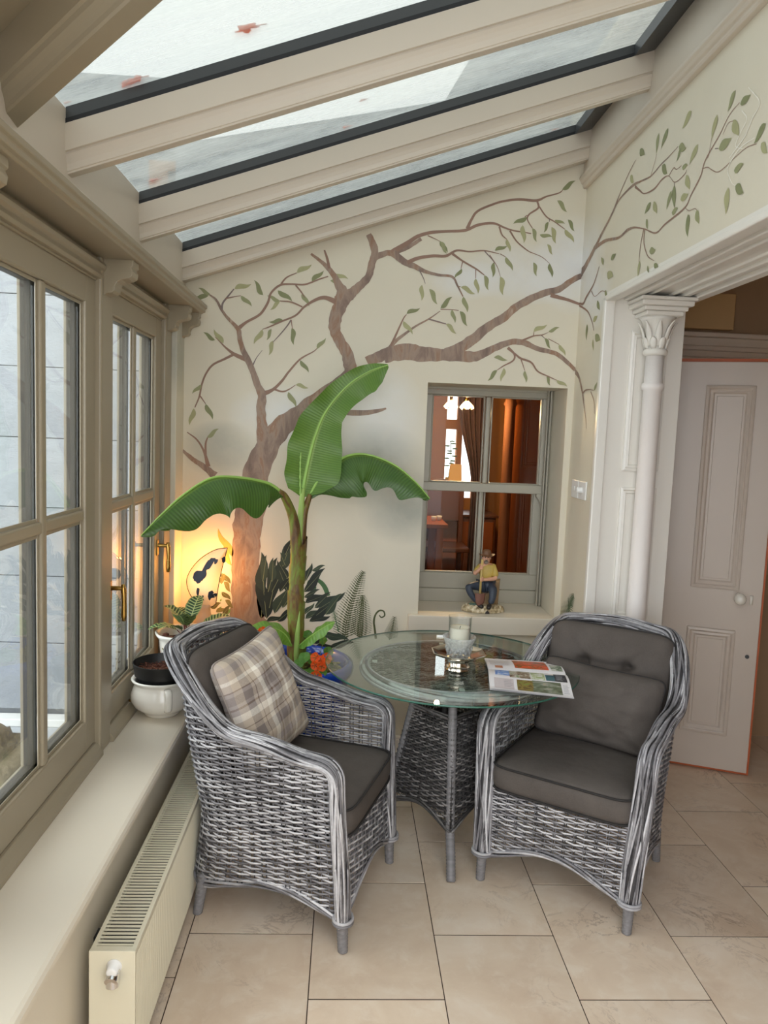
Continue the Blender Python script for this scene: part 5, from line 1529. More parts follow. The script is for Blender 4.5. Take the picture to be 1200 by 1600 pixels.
LEAVES=[
('B',-0.682,2.289,-0.741,2.318),('B',-0.693,2.282,-0.772,2.268),('B',-0.569,2.321,-0.489,2.348),('B',-0.538,2.291,-0.484,2.242),('B',-0.431,2.298,-0.476,2.367),('B',-0.350,2.275,-0.397,2.231),('B',-0.350,2.275,-0.413,2.297),('B',-0.362,2.324,-0.291,2.275),('B',-0.273,2.411,-0.202,2.454),('B',-0.246,2.317,-0.209,2.255),('B',-0.200,2.374,-0.144,2.428),('B',-0.095,2.414,-0.025,2.394),('B',-0.111,2.382,-0.034,2.359),('B',-0.332,2.184,-0.401,2.174),('B',-0.431,2.137,-0.471,2.064),('B',-0.388,2.141,-0.410,2.086),('B',-0.290,2.151,-0.278,2.069),('B',-0.378,2.086,-0.398,2.014),('B',-0.165,2.055,-0.124,2.110),('B',-0.245,1.997,-0.202,1.940),('B',-0.264,1.878,-0.200,1.866),('B',-0.299,1.842,-0.259,1.769),('B',-0.657,2.075,-0.714,2.110),('B',-0.617,2.061,-0.664,2.128),('B',-0.720,1.861,-0.763,1.814),('B',-0.697,1.768,-0.662,1.693),('B',-0.754,1.744,-0.773,1.662),('B',-0.687,1.605,-0.631,1.651),('B',0.264,2.243,0.329,2.273),('B',0.249,2.207,0.298,2.145),('B',0.413,2.592,0.448,2.536),
('B',0.429,2.277,0.484,2.334),('B',0.459,2.204,0.513,2.158),('B',0.485,2.273,0.503,2.209),('B',0.524,2.268,0.564,2.197),('B',0.333,2.384,0.334,2.308),('B',0.370,2.366,0.413,2.294),('B',0.411,2.595,0.451,2.541),('B',0.523,2.383,0.596,2.353),('B',0.538,2.338,0.561,2.263),('B',0.524,2.470,0.490,2.422),('B',0.594,2.427,0.609,2.354),('B',0.635,2.445,0.660,2.373),('B',0.679,2.507,0.676,2.436),('B',0.714,2.443,0.733,2.353),('B',0.735,2.536,0.773,2.472),('B',0.681,2.563,0.741,2.589),('B',0.736,2.621,0.755,2.560),('B',0.873,2.517,0.893,2.452),('B',0.952,2.516,0.969,2.449),('B',0.936,2.606,0.965,2.557),('B',0.896,2.649,0.960,2.641),('B',0.829,2.728,0.763,2.693),('B',0.810,2.690,0.820,2.605),('B',0.858,2.678,0.883,2.614),('B',0.935,2.712,0.915,2.660),('B',0.952,2.688,0.978,2.611),('B',0.965,2.721,1.017,2.706),('B',1.030,2.727,1.066,2.673),('B',1.018,2.681,1.067,2.620),('B',0.972,2.814,1.024,2.762),('B',0.993,2.865,1.056,2.910),('B',0.893,2.186,0.959,2.223),('B',0.967,2.189,1.021,2.212),('B',0.950,2.157,0.983,2.107),('B',1.024,2.130,1.059,2.076),('B',0.704,2.053,0.773,2.043),('B',0.723,1.992,0.678,1.938),('B',0.756,2.004,0.745,1.936),('B',0.861,1.995,0.870,1.936),('B',0.971,1.975,0.992,1.927),('B',1.022,1.955,1.078,1.926),
('R',3.448,2.447,3.485,2.488),('R',3.351,2.449,3.292,2.460),('R',3.387,2.398,3.308,2.368),('R',3.408,2.324,3.366,2.293),('R',3.505,2.299,3.459,2.248),('R',3.548,2.214,3.484,2.229),('R',3.503,2.145,3.422,2.111),('R',3.636,2.212,3.627,2.136),('R',3.530,2.129,3.513,2.074),('R',3.465,1.892,3.428,1.928),
('R',3.092,2.814,3.036,2.774),('R',3.182,2.742,3.135,2.702),('R',2.904,2.806,2.918,2.737),('R',2.819,2.791,2.872,2.738),('R',2.626,2.771,2.695,2.741),('R',2.711,2.688,2.649,2.661),('R',2.689,2.675,2.722,2.641),('R',2.556,2.640,2.613,2.594),('R',2.670,2.605,2.626,2.598),('R',2.850,2.671,2.797,2.626),('R',2.632,2.567,2.595,2.508),('R',2.748,2.552,2.778,2.495),('R',2.727,2.562,2.712,2.482),('R',2.664,2.497,2.602,2.497),('R',2.730,2.471,2.678,2.472),('R',2.934,2.566,2.991,2.537),('R',2.907,2.561,2.866,2.506),('R',2.529,2.422,2.504,2.375),('R',2.583,2.424,2.582,2.393),('R',2.433,2.684,2.459,2.620),('R',2.325,2.710,2.365,2.664),('R',2.288,2.655,2.230,2.658),('R',2.324,2.625,2.281,2.563),('R',2.404,2.571,2.325,2.575),('R',2.132,2.541,2.188,2.507),('R',2.148,2.494,2.111,2.456),('R',2.293,2.470,2.238,2.470),('R',2.276,2.421,2.224,2.385),('R',2.320,2.430,2.323,2.352),
('R',2.914,2.382,2.853,2.373),('R',2.858,2.322,2.816,2.302),('R',3.007,2.367,3.012,2.307),('R',2.920,2.330,2.905,2.297),('R',2.595,2.428,2.582,2.351),('R',2.535,2.421,2.503,2.372),('R',2.971,2.514,2.947,2.472),
]
DARK_LEAVES=[
('B',-0.404,0.709,-0.401,0.873),('B',-0.405,0.764,-0.355,0.901),('B',-0.377,0.710,-0.409,0.954),('B',-0.393,0.846,-0.411,1.048),('B',-0.401,0.900,-0.385,1.035),('B',-0.365,0.765,-0.330,0.956),('B',-0.373,0.847,-0.331,1.024),('B',-0.338,0.738,-0.262,0.891),('B',-0.354,0.847,-0.291,0.984),('B',-0.328,0.902,-0.279,1.066),('B',-0.310,0.957,-0.261,1.120),('B',-0.292,1.038,-0.252,1.134),('B',-0.274,0.849,-0.330,0.983),('B',-0.298,0.767,-0.235,0.878),('B',-0.323,0.698,-0.245,0.768),('B',-0.377,0.696,-0.297,0.726),('B',-0.355,0.901,-0.351,1.023),('B',-0.314,0.848,-0.250,0.945),('B',-0.276,0.917,-0.331,1.010),('B',-0.291,0.984,-0.319,1.051),('B',-0.194,0.852,-0.091,0.977),('B',-0.189,0.906,-0.158,1.002),('B',-0.157,0.962,-0.091,0.991),('B',-0.186,0.797,-0.067,0.849),('B',-0.193,0.825,-0.114,0.868),('B',-0.183,0.715,-0.084,0.773),('B',-0.150,0.716,-0.032,0.816),('B',-0.111,0.772,0.014,0.858),('B',-0.083,0.739,-0.006,0.851),('B',-0.163,0.702,-0.056,0.733),('B',-0.138,0.772,-0.060,0.856),('B',-0.190,0.736,-0.139,0.799),('B',-0.146,0.593,-0.053,0.636),('B',-0.106,0.621,0.001,0.645),('B',-0.080,0.636,0.042,0.611),('B',-0.132,0.565,-0.024,0.582),('B',-0.051,0.581,0.070,0.598),('B',-0.160,0.620,-0.094,0.649),
]
OLIVE_LEAVES=[
('B',-0.607,0.934,-0.560,0.882),('B',-0.593,0.894,-0.560,0.841),('B',-0.603,0.840,-0.558,0.800),('B',-0.585,0.800,-0.544,0.760),('B',-0.657,0.757,-0.604,0.785),('B',-0.630,0.737,-0.577,0.759),('B',-0.597,0.724,-0.558,0.773),('B',-0.606,0.880,-0.591,0.935),
]
YELLOW_LEAVES=[
('B',-0.553,1.017,-0.627,1.161),('B',-0.558,0.976,-0.610,1.109),
]
SMALL_LEAVES=[
('B',-0.617,0.751,-0.601,0.765),('B',-0.574,0.725,-0.561,0.757),('B',-0.611,0.792,-0.602,0.806),
]

# ================================================================ RADIATOR
RX0_, RX1_, RY0, RY1, RZ0, RZ1 = -0.594, -0.482, 1.79, 3.42, 0.035, 0.357
rad = thing('radiator', 'long low cream panel radiator with a slatted grille below the sill', 'radiator', (-0.53, 2.6, RZ0))
MB().box(RX0_+0.012, RX1_-0.012, RY0+0.012, RY1-0.012, RZ0+0.01, RZ1-0.02).build('core', M['rad_dark'], rad)
for ya in (RY0, RY1-0.004): MB().box(RX0_-0.0005, RX1_+0.001, ya-0.001, ya+0.006, RZ0, RZ1+0.0005).build('end_panel', M['rad'], rad, bevel=0.0018)
fp_ = MB(); prof = [(RX1_-0.010, RZ0)]
fluted = [(RX1_-0.010, RY0+0.003)]
ny = 150
for i in range(ny):
    y = RY0+0.004+(RY1-RY0-0.008)*i/ny
    w_ = (RY1-RY0-0.008)/ny
    fluted += [(RX1_-0.0035, y), (RX1_, y+w_*0.25), (RX1_, y+w_*0.6), (RX1_-0.0035, y+w_*0.85)]
fluted += [(RX1_-0.010, RY1-0.003)]
fp_.prism(fluted, 'z', RZ0+0.004, RZ1-0.018)
fp_.build('fluted_front', M['rad'], rad)
MB().box(RX1_-0.012, RX1_+0.0005, RY0, RY1, RZ1-0.019, RZ1).box(RX0_, RX0_+0.012, RY0, RY1, RZ0, RZ1).build('top_rail', M['rad'], rad, bevel=0.0025)
for ya in (RY0+0.002, RY1-0.02): MB().box(RX0_+0.010, RX1_-0.010, ya, ya+0.018, RZ1-0.006, RZ1).build('grille_end', M['rad'], rad, bevel=0.0015)
gl_ = MB()
y = RY0+0.024
while y < RY1-0.024:
    gl_.box(RX0_+0.010, RX1_-0.010, y, y+0.0062, RZ1-0.004, RZ1-0.001); y += 0.0145
gl_.build('grille_slats', M['rad'], rad, kind='stuff')
vp = MB(); vp.tube([(-0.532, RY0, 0.318), (-0.532, RY0-0.004, 0.318), (-0.532, RY0-0.005, 0.318), (-0.532, RY0-0.026, 0.318), (-0.532, RY0-0.028, 0.318)], [0.019, 0.019, 0.014, 0.0135, 0.009], 20)
vp.build('valve_cap', M['plastic_white'], rad, smooth_=True)
cv = MB(); cv.tube([(-0.532, RY0-0.003, 0.308), (-0.532, RY0-0.03, 0.296)], [0.0165, 0.016], 20)
cv.tube([(-0.532, RY0-0.015, 0.312), (-0.532, RY0-0.015, 0.278)], [0.0155, 0.0165], 20)
cv.build('valve_body', M['chrome'], rad, smooth_=True, sharp=0.6)
MB().box(-0.60, RX0_, 1.95, 1.99, RZ0, 0.30).box(-0.60, RX0_, 3.2, 3.24, RZ0, 0.30).box(-0.56, -0.50, 1.95, 1.99, 0, RZ0+0.01).box(-0.56, -0.50, 3.2, 3.24, 0, RZ0+0.01).build('bracket', M['rad_dark'], rad)
MB().box(-0.636, -0.6, 1.95, 1.99, 0.1, 0.28).box(-0.636, -0.6, 3.2, 3.24, 0.1, 0.28).build('wall_bracket', M['rad_dark'], rad)

# ================================================================ THINGS ON THE SILL
PC = Vector((-0.712, 3.02, 0))
bowl = thing('chamber_pot', 'white glazed round pot with a strap handle on the window sill', 'pot', (PC.x, PC.y, 0.5))
MB().lathe([(0.0, 0.500), (0.066, 0.500), (0.070, 0.505), (0.072, 0.512), (0.088, 0.522), (0.112, 0.542), (0.123, 0.566), (0.122, 0.590), (0.113, 0.612), (0.107, 0.626), (0.109, 0.634), (0.119, 0.642), (0.121, 0.648), (0.117, 0.652), (0.106, 0.646), (0.101, 0.63), (0.108, 0.6), (0.112, 0.57), (0.09, 0.535), (0.0, 0.52)], 48, PC).build('pot_body', M['china'], bowl, smooth_=True)
ha = math.radians(-67)
hp = [(r*math.cos(ha)+PC.x, r*math.sin(ha)+PC.y, z) for r, z in ((0.108, 0.628), (0.126, 0.630), (0.142, 0.622), (0.146, 0.604), (0.144, 0.58), (0.136, 0.555), (0.118, 0.545))]
hp = catmull(hp, 24)
MB().tube(hp, 0.0055, 10, True, nrm=[(math.cos(ha), math.sin(ha), 0.001)]*24, rb=0.0135).build('strap_handle', M['china'], bowl, smooth_=True)
nur = thing('plant_pot', 'black plastic nursery pot of bark set into the white pot', 'pot', (PC.x, PC.y, 0.55))
MB().lathe([(0.0, 0.53), (0.075, 0.53), (0.092, 0.645), (0.097, 0.66), (0.098, 0.663), (0.108, 0.664), (0.114, 0.712), (0.116, 0.714), (0.113, 0.715), (0.104, 0.68), (0.097, 0.67), (0.0, 0.67)], 48, PC).build('pot_body', M['black_plastic'], nur, smooth_=True, sharp=0.8)
bk = NT('brown_bark'); v_ = bk.coord()
bc = bk.ramp(bk.noise(v_, 90, 4), [(0.3, srgb(38, 20, 14)), (0.5, srgb(88, 46, 32)), (0.7, srgb(140, 90, 64))])
M['bark'] = bk.pbr(bc, 0.9)
M['soil'] = paint('dark_soil', srgb(58, 42, 30), 0.95, 0.3, 60, 0.5, 60)
sm = MB(); sm.lathe([(0.0, 0.682), (0.06, 0.68), (0.103, 0.676)], 32, PC)
for i in range(170):
    a, r = random.uniform(0, 2*PI), 0.096*math.sqrt(random.random())
    c = Vector((PC.x+r*math.cos(a), PC.y+r*math.sin(a), 0.684+random.uniform(0, 0.008)))
    d = Vector((random.uniform(-1, 1), random.uniform(-1, 1), random.uniform(-0.3, 0.4)))*random.uniform(0.006, 0.014)
    sm.tube([c-d, c+d], random.uniform(0.0012, 0.0032), 4)
sm.build('bark_chips', M['bark'], nur, kind='stuff')

# white planter with sprigs, and the prayer plant in it
QC = Vector((-0.700, 3.42, 0))
plr = thing('planter', 'white china planter with printed sprigs in the window corner', 'planter', (QC.x, QC.y, 0.5))
MB().lathe([(0.0, 0.5), (0.096, 0.5), (0.10, 0.51), (0.118, 0.66), (0.122, 0.70), (0.128, 0.712), (0.137, 0.722), (0.139, 0.730), (0.134, 0.735), (0.126, 0.728), (0.116, 0.708), (0.11, 0.66), (0.0, 0.655)], 48, QC, ring=lambda a: 1+0.012*math.cos(8*a)).build('planter_body', M['china'], plr, smooth_=True)
GOLD = paint('ochre_green_print', srgb(128, 116, 70), 0.3, 0.2, 60)
sp = MB()
def onplanter(a, z, rr=0.0008):
    r = np.interp(z, [0.51, 0.66, 0.70], [0.10, 0.118, 0.122])*(1+0.012*math.cos(8*a))+rr
    return (QC.x+r*math.cos(a), QC.y+r*math.sin(a), z)
for a0_ in np.radians([-125, -95, -60, -30, 0]):
    st_ = [onplanter(a0_+0.10*math.sin(t*5), 0.54+0.13*t) for t in np.linspace(0, 1, 12)]
    sp.tube(st_, 0.0013, 4)
    for k in range(9):
        t = k/8; s_ = 1 if k % 2 else -1
        aa = a0_+0.10*math.sin(t*5)+s_*0.09; z = 0.545+0.125*t
        sp.add([onplanter(aa-0.07*s_, z), onplanter(aa, z+0.007), onplanter(aa+0.06*s_, z+0.004), onplanter(aa, z-0.004)], [(0, 1, 2, 3)])
sp.build('printed_sprigs', GOLD, plr, solid=0.0006)
MB().lathe([(0.0, 0.695), (0.112, 0.69)], 32, QC).build('soil', M['soil'], plr)

def leaf_mesh(mid, wl, wr, ref, fold_l=0.0, fold_r=0.0, nu=28, nv=5, wave=0.0, wf=6, wave_pow=2, ruffle=0.0, curl=0.0):
    """blade along a midrib. wl/wr: list of (u,width); fold: how far each half folds back (radians)"""
    C = catmull(mid, nu)
    P = np.array(C)
    T = np.gradient(P, axis=0); T /= np.linalg.norm(T, axis=1, keepdims=True)
    ref = np.array(ref, float)
    mb = MB()
    ul, vl = zip(*wl); ur, vr = zip(*wr)
    v, uvs = [], []
    L = np.concatenate([[0], np.cumsum(np.linalg.norm(np.diff(P, axis=0), axis=1))])
    for i in range(nu):
        u = i/(nu-1)
        r_ = ref if ref.ndim == 1 else np.array([np.interp(u, np.linspace(0, 1, len(ref)), ref[:, k]) for k in range(3)])
        s = np.cross(T[i], r_); s /= np.linalg.norm(s)+1e-9
        nn = np.cross(s, T[i])
        for j in range(-nv, nv+1):
            q = abs(j)/nv
            left = j < 0
            w = np.interp(u, ul, vl) if left else np.interp(u, ur, vr)
            fo = fold_l if left else fold_r
            w *= 1+ruffle*math.sin(u*37+(2 if left else 0))*q
            f1 = fo*(0.55+0.45*q)
            dx_ = w*q*math.cos(f1)*(-1 if left else 1)
            dz_ = -w*q*math.sin(f1)-curl*q*q*w
            wv = wave*math.sin(2*PI*wf*u+(1.3 if left else 0))*q**wave_pow*min(1, w/0.05)
            p = P[i]+s*dx_+nn*(dz_+wv)
            v.append(tuple(p)); uvs.append((L[i], j/nv))
    m = 2*nv+1
    f = [(i*m+j, (i+1)*m+j, (i+1)*m+j+1, i*m+j+1) for i in range(nu-1) for j in range(m-1)]
    o = mb.add(v, f)
    for k, q in enumerate(uvs): mb.uv[o+k] = q
    return mb, P

def leaf_mat(name, c0, c1, rib, vein_scale=95, vein=0.35, trans=0.3, rough=0.35, slant=0.0):
    t = NT(name)
    uvn = t.n('ShaderNodeUVMap')
    sep = t.n('ShaderNodeSeparateXYZ'); t.l(uvn.outputs[0], sep.inputs[0])
    av = t.math('ABSOLUTE', sep.outputs[1])
    ph = t.math('ADD', sep.outputs[0], t.math('MULTIPLY', av, -slant))
    wv = t.math('SINE', t.math('MULTIPLY', ph, vein_scale*2*PI))
    w01 = t.math('MULTIPLY', t.math('ADD', wv, 1.0), 0.5)
    nz = t.noise(t.coord(), 9, 5)
    c = t.mix(nz, c0, c1)
    c = t.mix(t.math('MULTIPLY', w01, vein), c, tuple(x*0.55 for x in c0[:3])+(1,))
    ribm = t.ramp(av, [(0.0, (1, 1, 1)), (0.07, (0.6, 0.6, 0.6)), (0.12, (0, 0, 0))])
    c = t.mix(ribm, c, rib)
    h = t.math('ADD', t.math('MULTIPLY', w01, 0.6), t.math('MULTIPLY', nz, 0.4))
    return t.pbr(c, rough, 0, t.bump(h, 0.25, 0.004), trans=trans)
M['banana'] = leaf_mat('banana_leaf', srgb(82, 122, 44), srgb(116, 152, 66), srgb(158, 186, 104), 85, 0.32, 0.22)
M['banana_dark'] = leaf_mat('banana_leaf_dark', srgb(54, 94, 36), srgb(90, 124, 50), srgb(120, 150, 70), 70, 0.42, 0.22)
M['banana_young'] = leaf_mat('banana_leaf_young', srgb(96, 146, 52), srgb(140, 184, 84), srgb(170, 200, 110), 60, 0.25, 0.25)

def calathea_mat():
    t = NT('prayer_plant_leaf')
    uvn = t.n('ShaderNodeUVMap')
    sep = t.n('ShaderNodeSeparateXYZ'); t.l(uvn.outputs[0], sep.inputs[0])
    av = t.math('ABSOLUTE', sep.outputs[1])
    ph = t.math('ADD', t.math('MULTIPLY', sep.outputs[0], 72.0), t.math('MULTIPLY', av, -0.8))
    s = t.math('FRACT', ph)
    c = t.ramp(s, [(0.0, srgb(34, 62, 40)), (0.30, srgb(30, 56, 36)), (0.42, srgb(184, 200, 136)), (0.66, srgb(166, 186, 118)), (0.75, srgb(60, 96, 56))])
    c = t.mix(t.ramp(av, [(0.75, (0, 0, 0)), (0.95, (0.7,)*3)]), c, srgb(150, 170, 110))
    c = t.mix(t.ramp(av, [(0.03, (1, 1, 1)), (0.10, (0, 0, 0))]), c, srgb(180, 196, 130))
    return t.pbr(c, 0.4, 0, None, trans=0.15)
M['calathea'] = calathea_mat()
pp = thing('prayer_plant', 'prayer plant with dark striped oval leaves in the white planter', 'plant', (QC.x, QC.y, 0.69))
def wprof(w): return [(0, 0.003), (0.08, w*0.5), (0.25, w*0.9), (0.45, w), (0.7, w*0.8), (0.9, w*0.4), (1.0, 0.002)]
for (az, el, ln, w, lift, rt) in ((200, 10, 0.13, 0.038, 0.05, 0.03), (235, 18, 0.14, 0.042, 0.055, 0.02), (265, 35, 0.15, 0.042, 0.08, 0.02), (285, 38, 0.13, 0.040, 0.07, 0.0), (330, 5, 0.13, 0.036, 0.05, 0.06), (20, 20, 0.15, 0.042, 0.06, 0.05), (310, 15, 0.13, 0.038, 0.04, 0.05), (75, 50, 0.15, 0.042, 0.08, 0.02), (120, 30, 0.14, 0.042, 0.06, 0.03), (170, 40, 0.13, 0.04, 0.08, 0.0)):
    a, e = math.radians(az), math.radians(el)
    d = Vector((math.cos(a)*math.cos(e), math.sin(a)*math.cos(e), math.sin(e)))
    h = Vector((math.cos(a), math.sin(a), 0))
    b = Vector((QC.x, QC.y, 0.69))+h*rt
    b1 = b+Vector((0, 0, lift))+h*0.012
    pts = [b1, b1+d*ln*0.35+Vector((0, 0, 0.008)), b1+d*ln*0.7+Vector((0, 0, 0.004)), b1+d*ln+Vector((0, 0, -0.014))]
    m, P = leaf_mesh(pts, wprof(w), wprof(w), (0, 0, 1) if el < 50 else (-h.x, -h.y, 0.4), -0.25, -0.25, 18, 4, 0.003, 5)
    lo_ = m.build('leaf', M['calathea'], pp, smooth_=True)
    MB().tube([b, b+Vector((0, 0, lift*0.7)), b1], 0.0022, 5).build('leaf_stalk', paint('red_brown_stalk', srgb(110, 50, 40), 0.5) if 'red_brown_stalk' not in bpy.data.materials else bpy.data.materials['red_brown_stalk'], pp, smooth_=True)
fr_ = MB()
for i in range(26):      # fallen brown leaf and mossy crumbs on the rim
    a = math.radians(random.uniform(215, 300)); r = random.uniform(0.08, 0.125)
    ball(fr_, (QC.x+r*math.cos(a), QC.y+r*math.sin(a), 0.715+random.uniform(0, 0.02)), random.uniform(0.006, 0.013), 6, 4, 1.4, 1, 0.6)
for k in range(3):
    a = math.radians(292+9*k)
    fr_.tube([(QC.x+r_*math.cos(a), QC.y+r_*math.sin(a), z) for r_, z in ((0.10, 0.73), (0.135, 0.742), (0.147, 0.72), (0.142, 0.675-0.01*k))], [0.006, 0.008, 0.007, 0.003], 5)
fr_.build('dead_leaves', M['bark'], pp, kind='stuff')

# ================================================================ LAMP
LB = Vector((-0.655, 3.60, 0))
lamp = thing('table_lamp', 'lit lamp with a half moon parchment shade on a white bulbous base', 'lamp', (LB.x, LB.y, 0.5))
_t = NT('cream_alabaster'); _v = _t.coord(); M['alabaster'] = _t.pbr(_t.mix(_t.noise(_v, 8, 4), srgb(244, 228, 200), srgb(236, 214, 180)), 0.3, 0, None, trans=0.5)
MB().lathe([(0.0, 0.5), (0.07, 0.5), (0.075, 0.51), (0.06, 0.53), (0.05, 0.56), (0.062, 0.60), (0.07, 0.65), (0.068, 0.69), (0.056, 0.722), (0.04, 0.75), (0.03, 0.775), (0.0285, 0.80), (0.033, 0.818), (0.0, 0.82)], 40, LB).build('base', M['alabaster'], lamp, smooth_=True)
# half-moon shade: two bowed parchment sheets sewn along a dark wire rim
ol = []
tip = (-0.552, 1.092); low = (-0.612, 0.822)
arc = catmull([(-0.552, 1.092), (-0.615, 1.077), (-0.690, 1.022), (-0.738, 0.940), (-0.722, 0.862), (-0.672, 0.815), (-0.625, 0.805), (-0.602, 0.82)], 40)
edge_ = catmull([(-0.602, 0.82), (-0.592, 0.90), (-0.576, 0.99), (-0.552, 1.092)], 20)
ol = [tuple(p) for p in arc]+[tuple(p) for p in edge_[1:-1]]
ctr = (-0.648, 0.935)
par = NT('glowing_parchment'); v_ = par.coord()
pc = par.mix(par.noise(v_, 9, 5), srgb(226, 206, 178), srgb(244, 230, 206))
M['parchment'] = par.pbr(pc, 0.6, 0, par.bump(par.noise(v_, 40, 4), 0.1, 0.003), trans=0.22)
def sheet(sgn):
    m = MB(); R = 8; n = len(ol); v = []
    for r in range(R+1):
        k = r/R
        for (x, z) in ol:
            bulge = 0.045*math.sqrt(max(0, 1-k*k))
            v.append((ctr[0]+(x-ctr[0])*k, 3.60+sgn*bulge, ctr[1]+(z-ctr[1])*k))
    f = []
    for r in range(R):
        for i in range(n):
            i2 = (i+1) % n
            f.append((r*n+i, r*n+i2, (r+1)*n+i2, (r+1)*n+i) if r else (i, (r+1)*n+i2, (r+1)*n+i, i))
    f = [tuple(dict.fromkeys(q)) for q in f]
    m.add(v, f)
    return m.build('lamp_shade', M['parchment'], lamp, smooth_=True)
front = sheet(-1)
# the back sheet only covers the lower part, the lamp throws its light at the wall
mb_ = MB()
bk_ = [(x, 3.605, z) for x, z in ol]
MB().tube([(x, 3.60, z) for x, z in ol], 0.0028, 6, False, closed=True).build('wire_rim', paint('dark_wire', srgb(84, 60, 40), 0.5), lamp, smooth_=True)
MB().tube([(LB.x, 3.60, 0.815), (LB.x, 3.61, 0.86), (LB.x+0.0, 3.62, 0.89)], [0.012, 0.012, 0.014], 12).build('bulb_holder', M['brass'], lamp, smooth_=True)
bb = MB(); ball(bb, (LB.x, 3.63, 0.925), 0.022, 16, 10, sz=1.35)
bb.build('bulb', emit('warm_bulb', (1.0, 0.62, 0.26, 1), 9), lamp, smooth_=True)
# painted dark islands on the parchment
ink = paint('blue_black_ink', srgb(52, 56, 70), 0.5, 0.2, 60)
def onshade(x, z):
    best = 1e9
    # radial fraction
    a = math.atan2(z-ctr[1], x-ctr[0]); r = math.hypot(x-ctr[0], z-ctr[1])
    rm_ = 1e-6
    bd = 9
    for (px_, pz_) in ol:
        aa = math.atan2(pz_-ctr[1], px_-ctr[0]); dd = abs((aa-a+PI) % (2*PI)-PI)
        if dd < bd: bd = dd; rm_ = math.hypot(px_-ctr[0], pz_-ctr[1])
    k = min(0.99, r/rm_)
    return (x, 3.60-0.045*math.sqrt(max(0, 1-k*k))-0.0012, z)
def island(pts):
    m = MB(); c = (sum(p[0] for p in pts)/len(pts), sum(p[1] for p in pts)/len(pts))
    P = [tuple(q) for q in catmull(pts+[pts[0]], len(pts)*5)][:-1]
    v = [onshade(*c)]; n = len(P)
    for k in (0.5, 1.0):
        for (x, z) in P:
            j = 1+0.10*mnoise.noise(Vector((x*90, z*90, 1)))*k
            v.append(onshade(c[0]+(x-c[0])*k*j, c[1]+(z-c[1])*k*j))
    f = [(0, 1+i, 1+(i+1) % n) for i in range(n)]+[(1+i, 1+n+i, 1+n+(i+1) % n, 1+(i+1) % n) for i in range(n)]
    m.add(v, f)
    m.build('painted_island', ink, lamp, smooth_=True)
def cs(x, y):           # shade drawing: fractions of the shade's own width and height
    return (-0.742+0.195*x, 0.805+0.288*(1-y))
for poly in ([(0.62, 0.16), (0.72, 0.17), (0.66, 0.26), (0.60, 0.33), (0.52, 0.36), (0.53, 0.44)  , (0.47, 0.50), (0.38, 0.56), (0.30, 0.58), (0.22, 0.53), (0.20, 0.45), (0.28, 0.38), (0.40, 0.38), (0.46, 0.30), (0.54, 0.21)],
             [(0.68, 0.19), (0.78, 0.18), (0.77, 0.23), (0.71, 0.26)], [(0.86, 0.16), (0.93, 0.15), (0.94, 0.23), (0.88, 0.25)],
             [(0.30, 0.66), (0.36, 0.67), (0.35, 0.74), (0.32, 0.80), (0.28, 0.74)], [(0.42, 0.78), (0.46, 0.79), (0.44, 0.84), (0.47, 0.87), (0.43, 0.86)],
             [(0.58, 0.72), (0.66, 0.70), (0.70, 0.75), (0.77, 0.77), (0.73, 0.82), (0.64, 0.83), (0.60, 0.87), (0.56, 0.80)]):
    island([cs(*p) for p in poly])
Lm = bpy.data.lights.new('lamp_light', 'POINT'); Lm.energy = 0.6; Lm.color = (1.0, 0.40, 0.075); Lm.shadow_soft_size = 0.03
lo = bpy.data.objects.new('lamp_light', Lm); lo.location = (LB.x, 3.685, 0.985); COL.objects.link(lo)

# ================================================================ BLUE POT WITH BANANA AND NASTURTIUM
BC = Vector((-0.205, 3.37, 0))
pot = thing('glazed_pot', 'large cobalt blue glazed pot in the corner behind the left armchair', 'pot', BC)
MB().lathe([(0.0, 0.0), (0.17, 0.0), (0.175, 0.01), (0.20, 0.14), (0.225, 0.32), (0.238, 0.48), (0.243, 0.555), (0.262, 0.575), (0.268, 0.60), (0.262, 0.622), (0.245, 0.63), (0.232, 0.622), (0.226, 0.60), (0.222, 0.56), (0.0, 0.55)], 64, BC).build('pot_body', M['blue_glaze'], pot, smooth_=True)
MB().lathe([(0.0, 0.592), (0.10, 0.588), (0.222, 0.575)], 40, BC).build('soil', M['soil'], pot, smooth_=True)
ms = MB()
for i in range(420):
    a, r = random.uniform(0, 2*PI), 0.215*math.sqrt(random.random())
    ball(ms, (BC.x+r*math.cos(a), BC.y+r*math.sin(a), 0.588+random.uniform(0, 0.018)), random.uniform(0.004, 0.012), 5, 4, 1, 1, 0.7)
mo = NT('olive_moss'); v_ = mo.coord(); mc = mo.ramp(mo.noise(v_, 60, 3), [(0.3, srgb(66, 64, 28)), (0.5, srgb(112, 112, 48)), (0.7, srgb(140, 120, 70))])
ms.build('moss', mo.pbr(mc, 0.9), pot, kind='stuff')

ban = thing('banana_plant', 'tall banana plant with three broad arching leaves in the blue pot', 'plant', (-0.20, 3.36, 0.575))
stc = NT('banana_stem'); v_ = stc.coord(scale=(8, 8, 2.5))
scol = stc.ramp(stc.noise(v_, 3, 6, 0.6, 0.6), [(0.32, srgb(66, 40, 28)), (0.45, srgb(112, 84, 40)), (0.55, srgb(110, 122, 44)), (0.7, srgb(134, 154, 60))])
M['stem'] = stc.pbr(scol, 0.5, 0, stc.bump(stc.noise(v_, 6, 4), 0.3, 0.006))
stp = catmull([(-0.195, 3.36, 0.56), (-0.199, 3.36, 0.70), (-0.206, 3.36, 0.867), (-0.205, 3.36, 1.036), (-0.200, 3.36, 1.15)], 40)
MB().tube(stp, [0.040-0.010*i/39+0.0016*math.sin(i*0.9) for i in range(40)], 20).build('pseudostem', M['stem'], ban, smooth_=True)
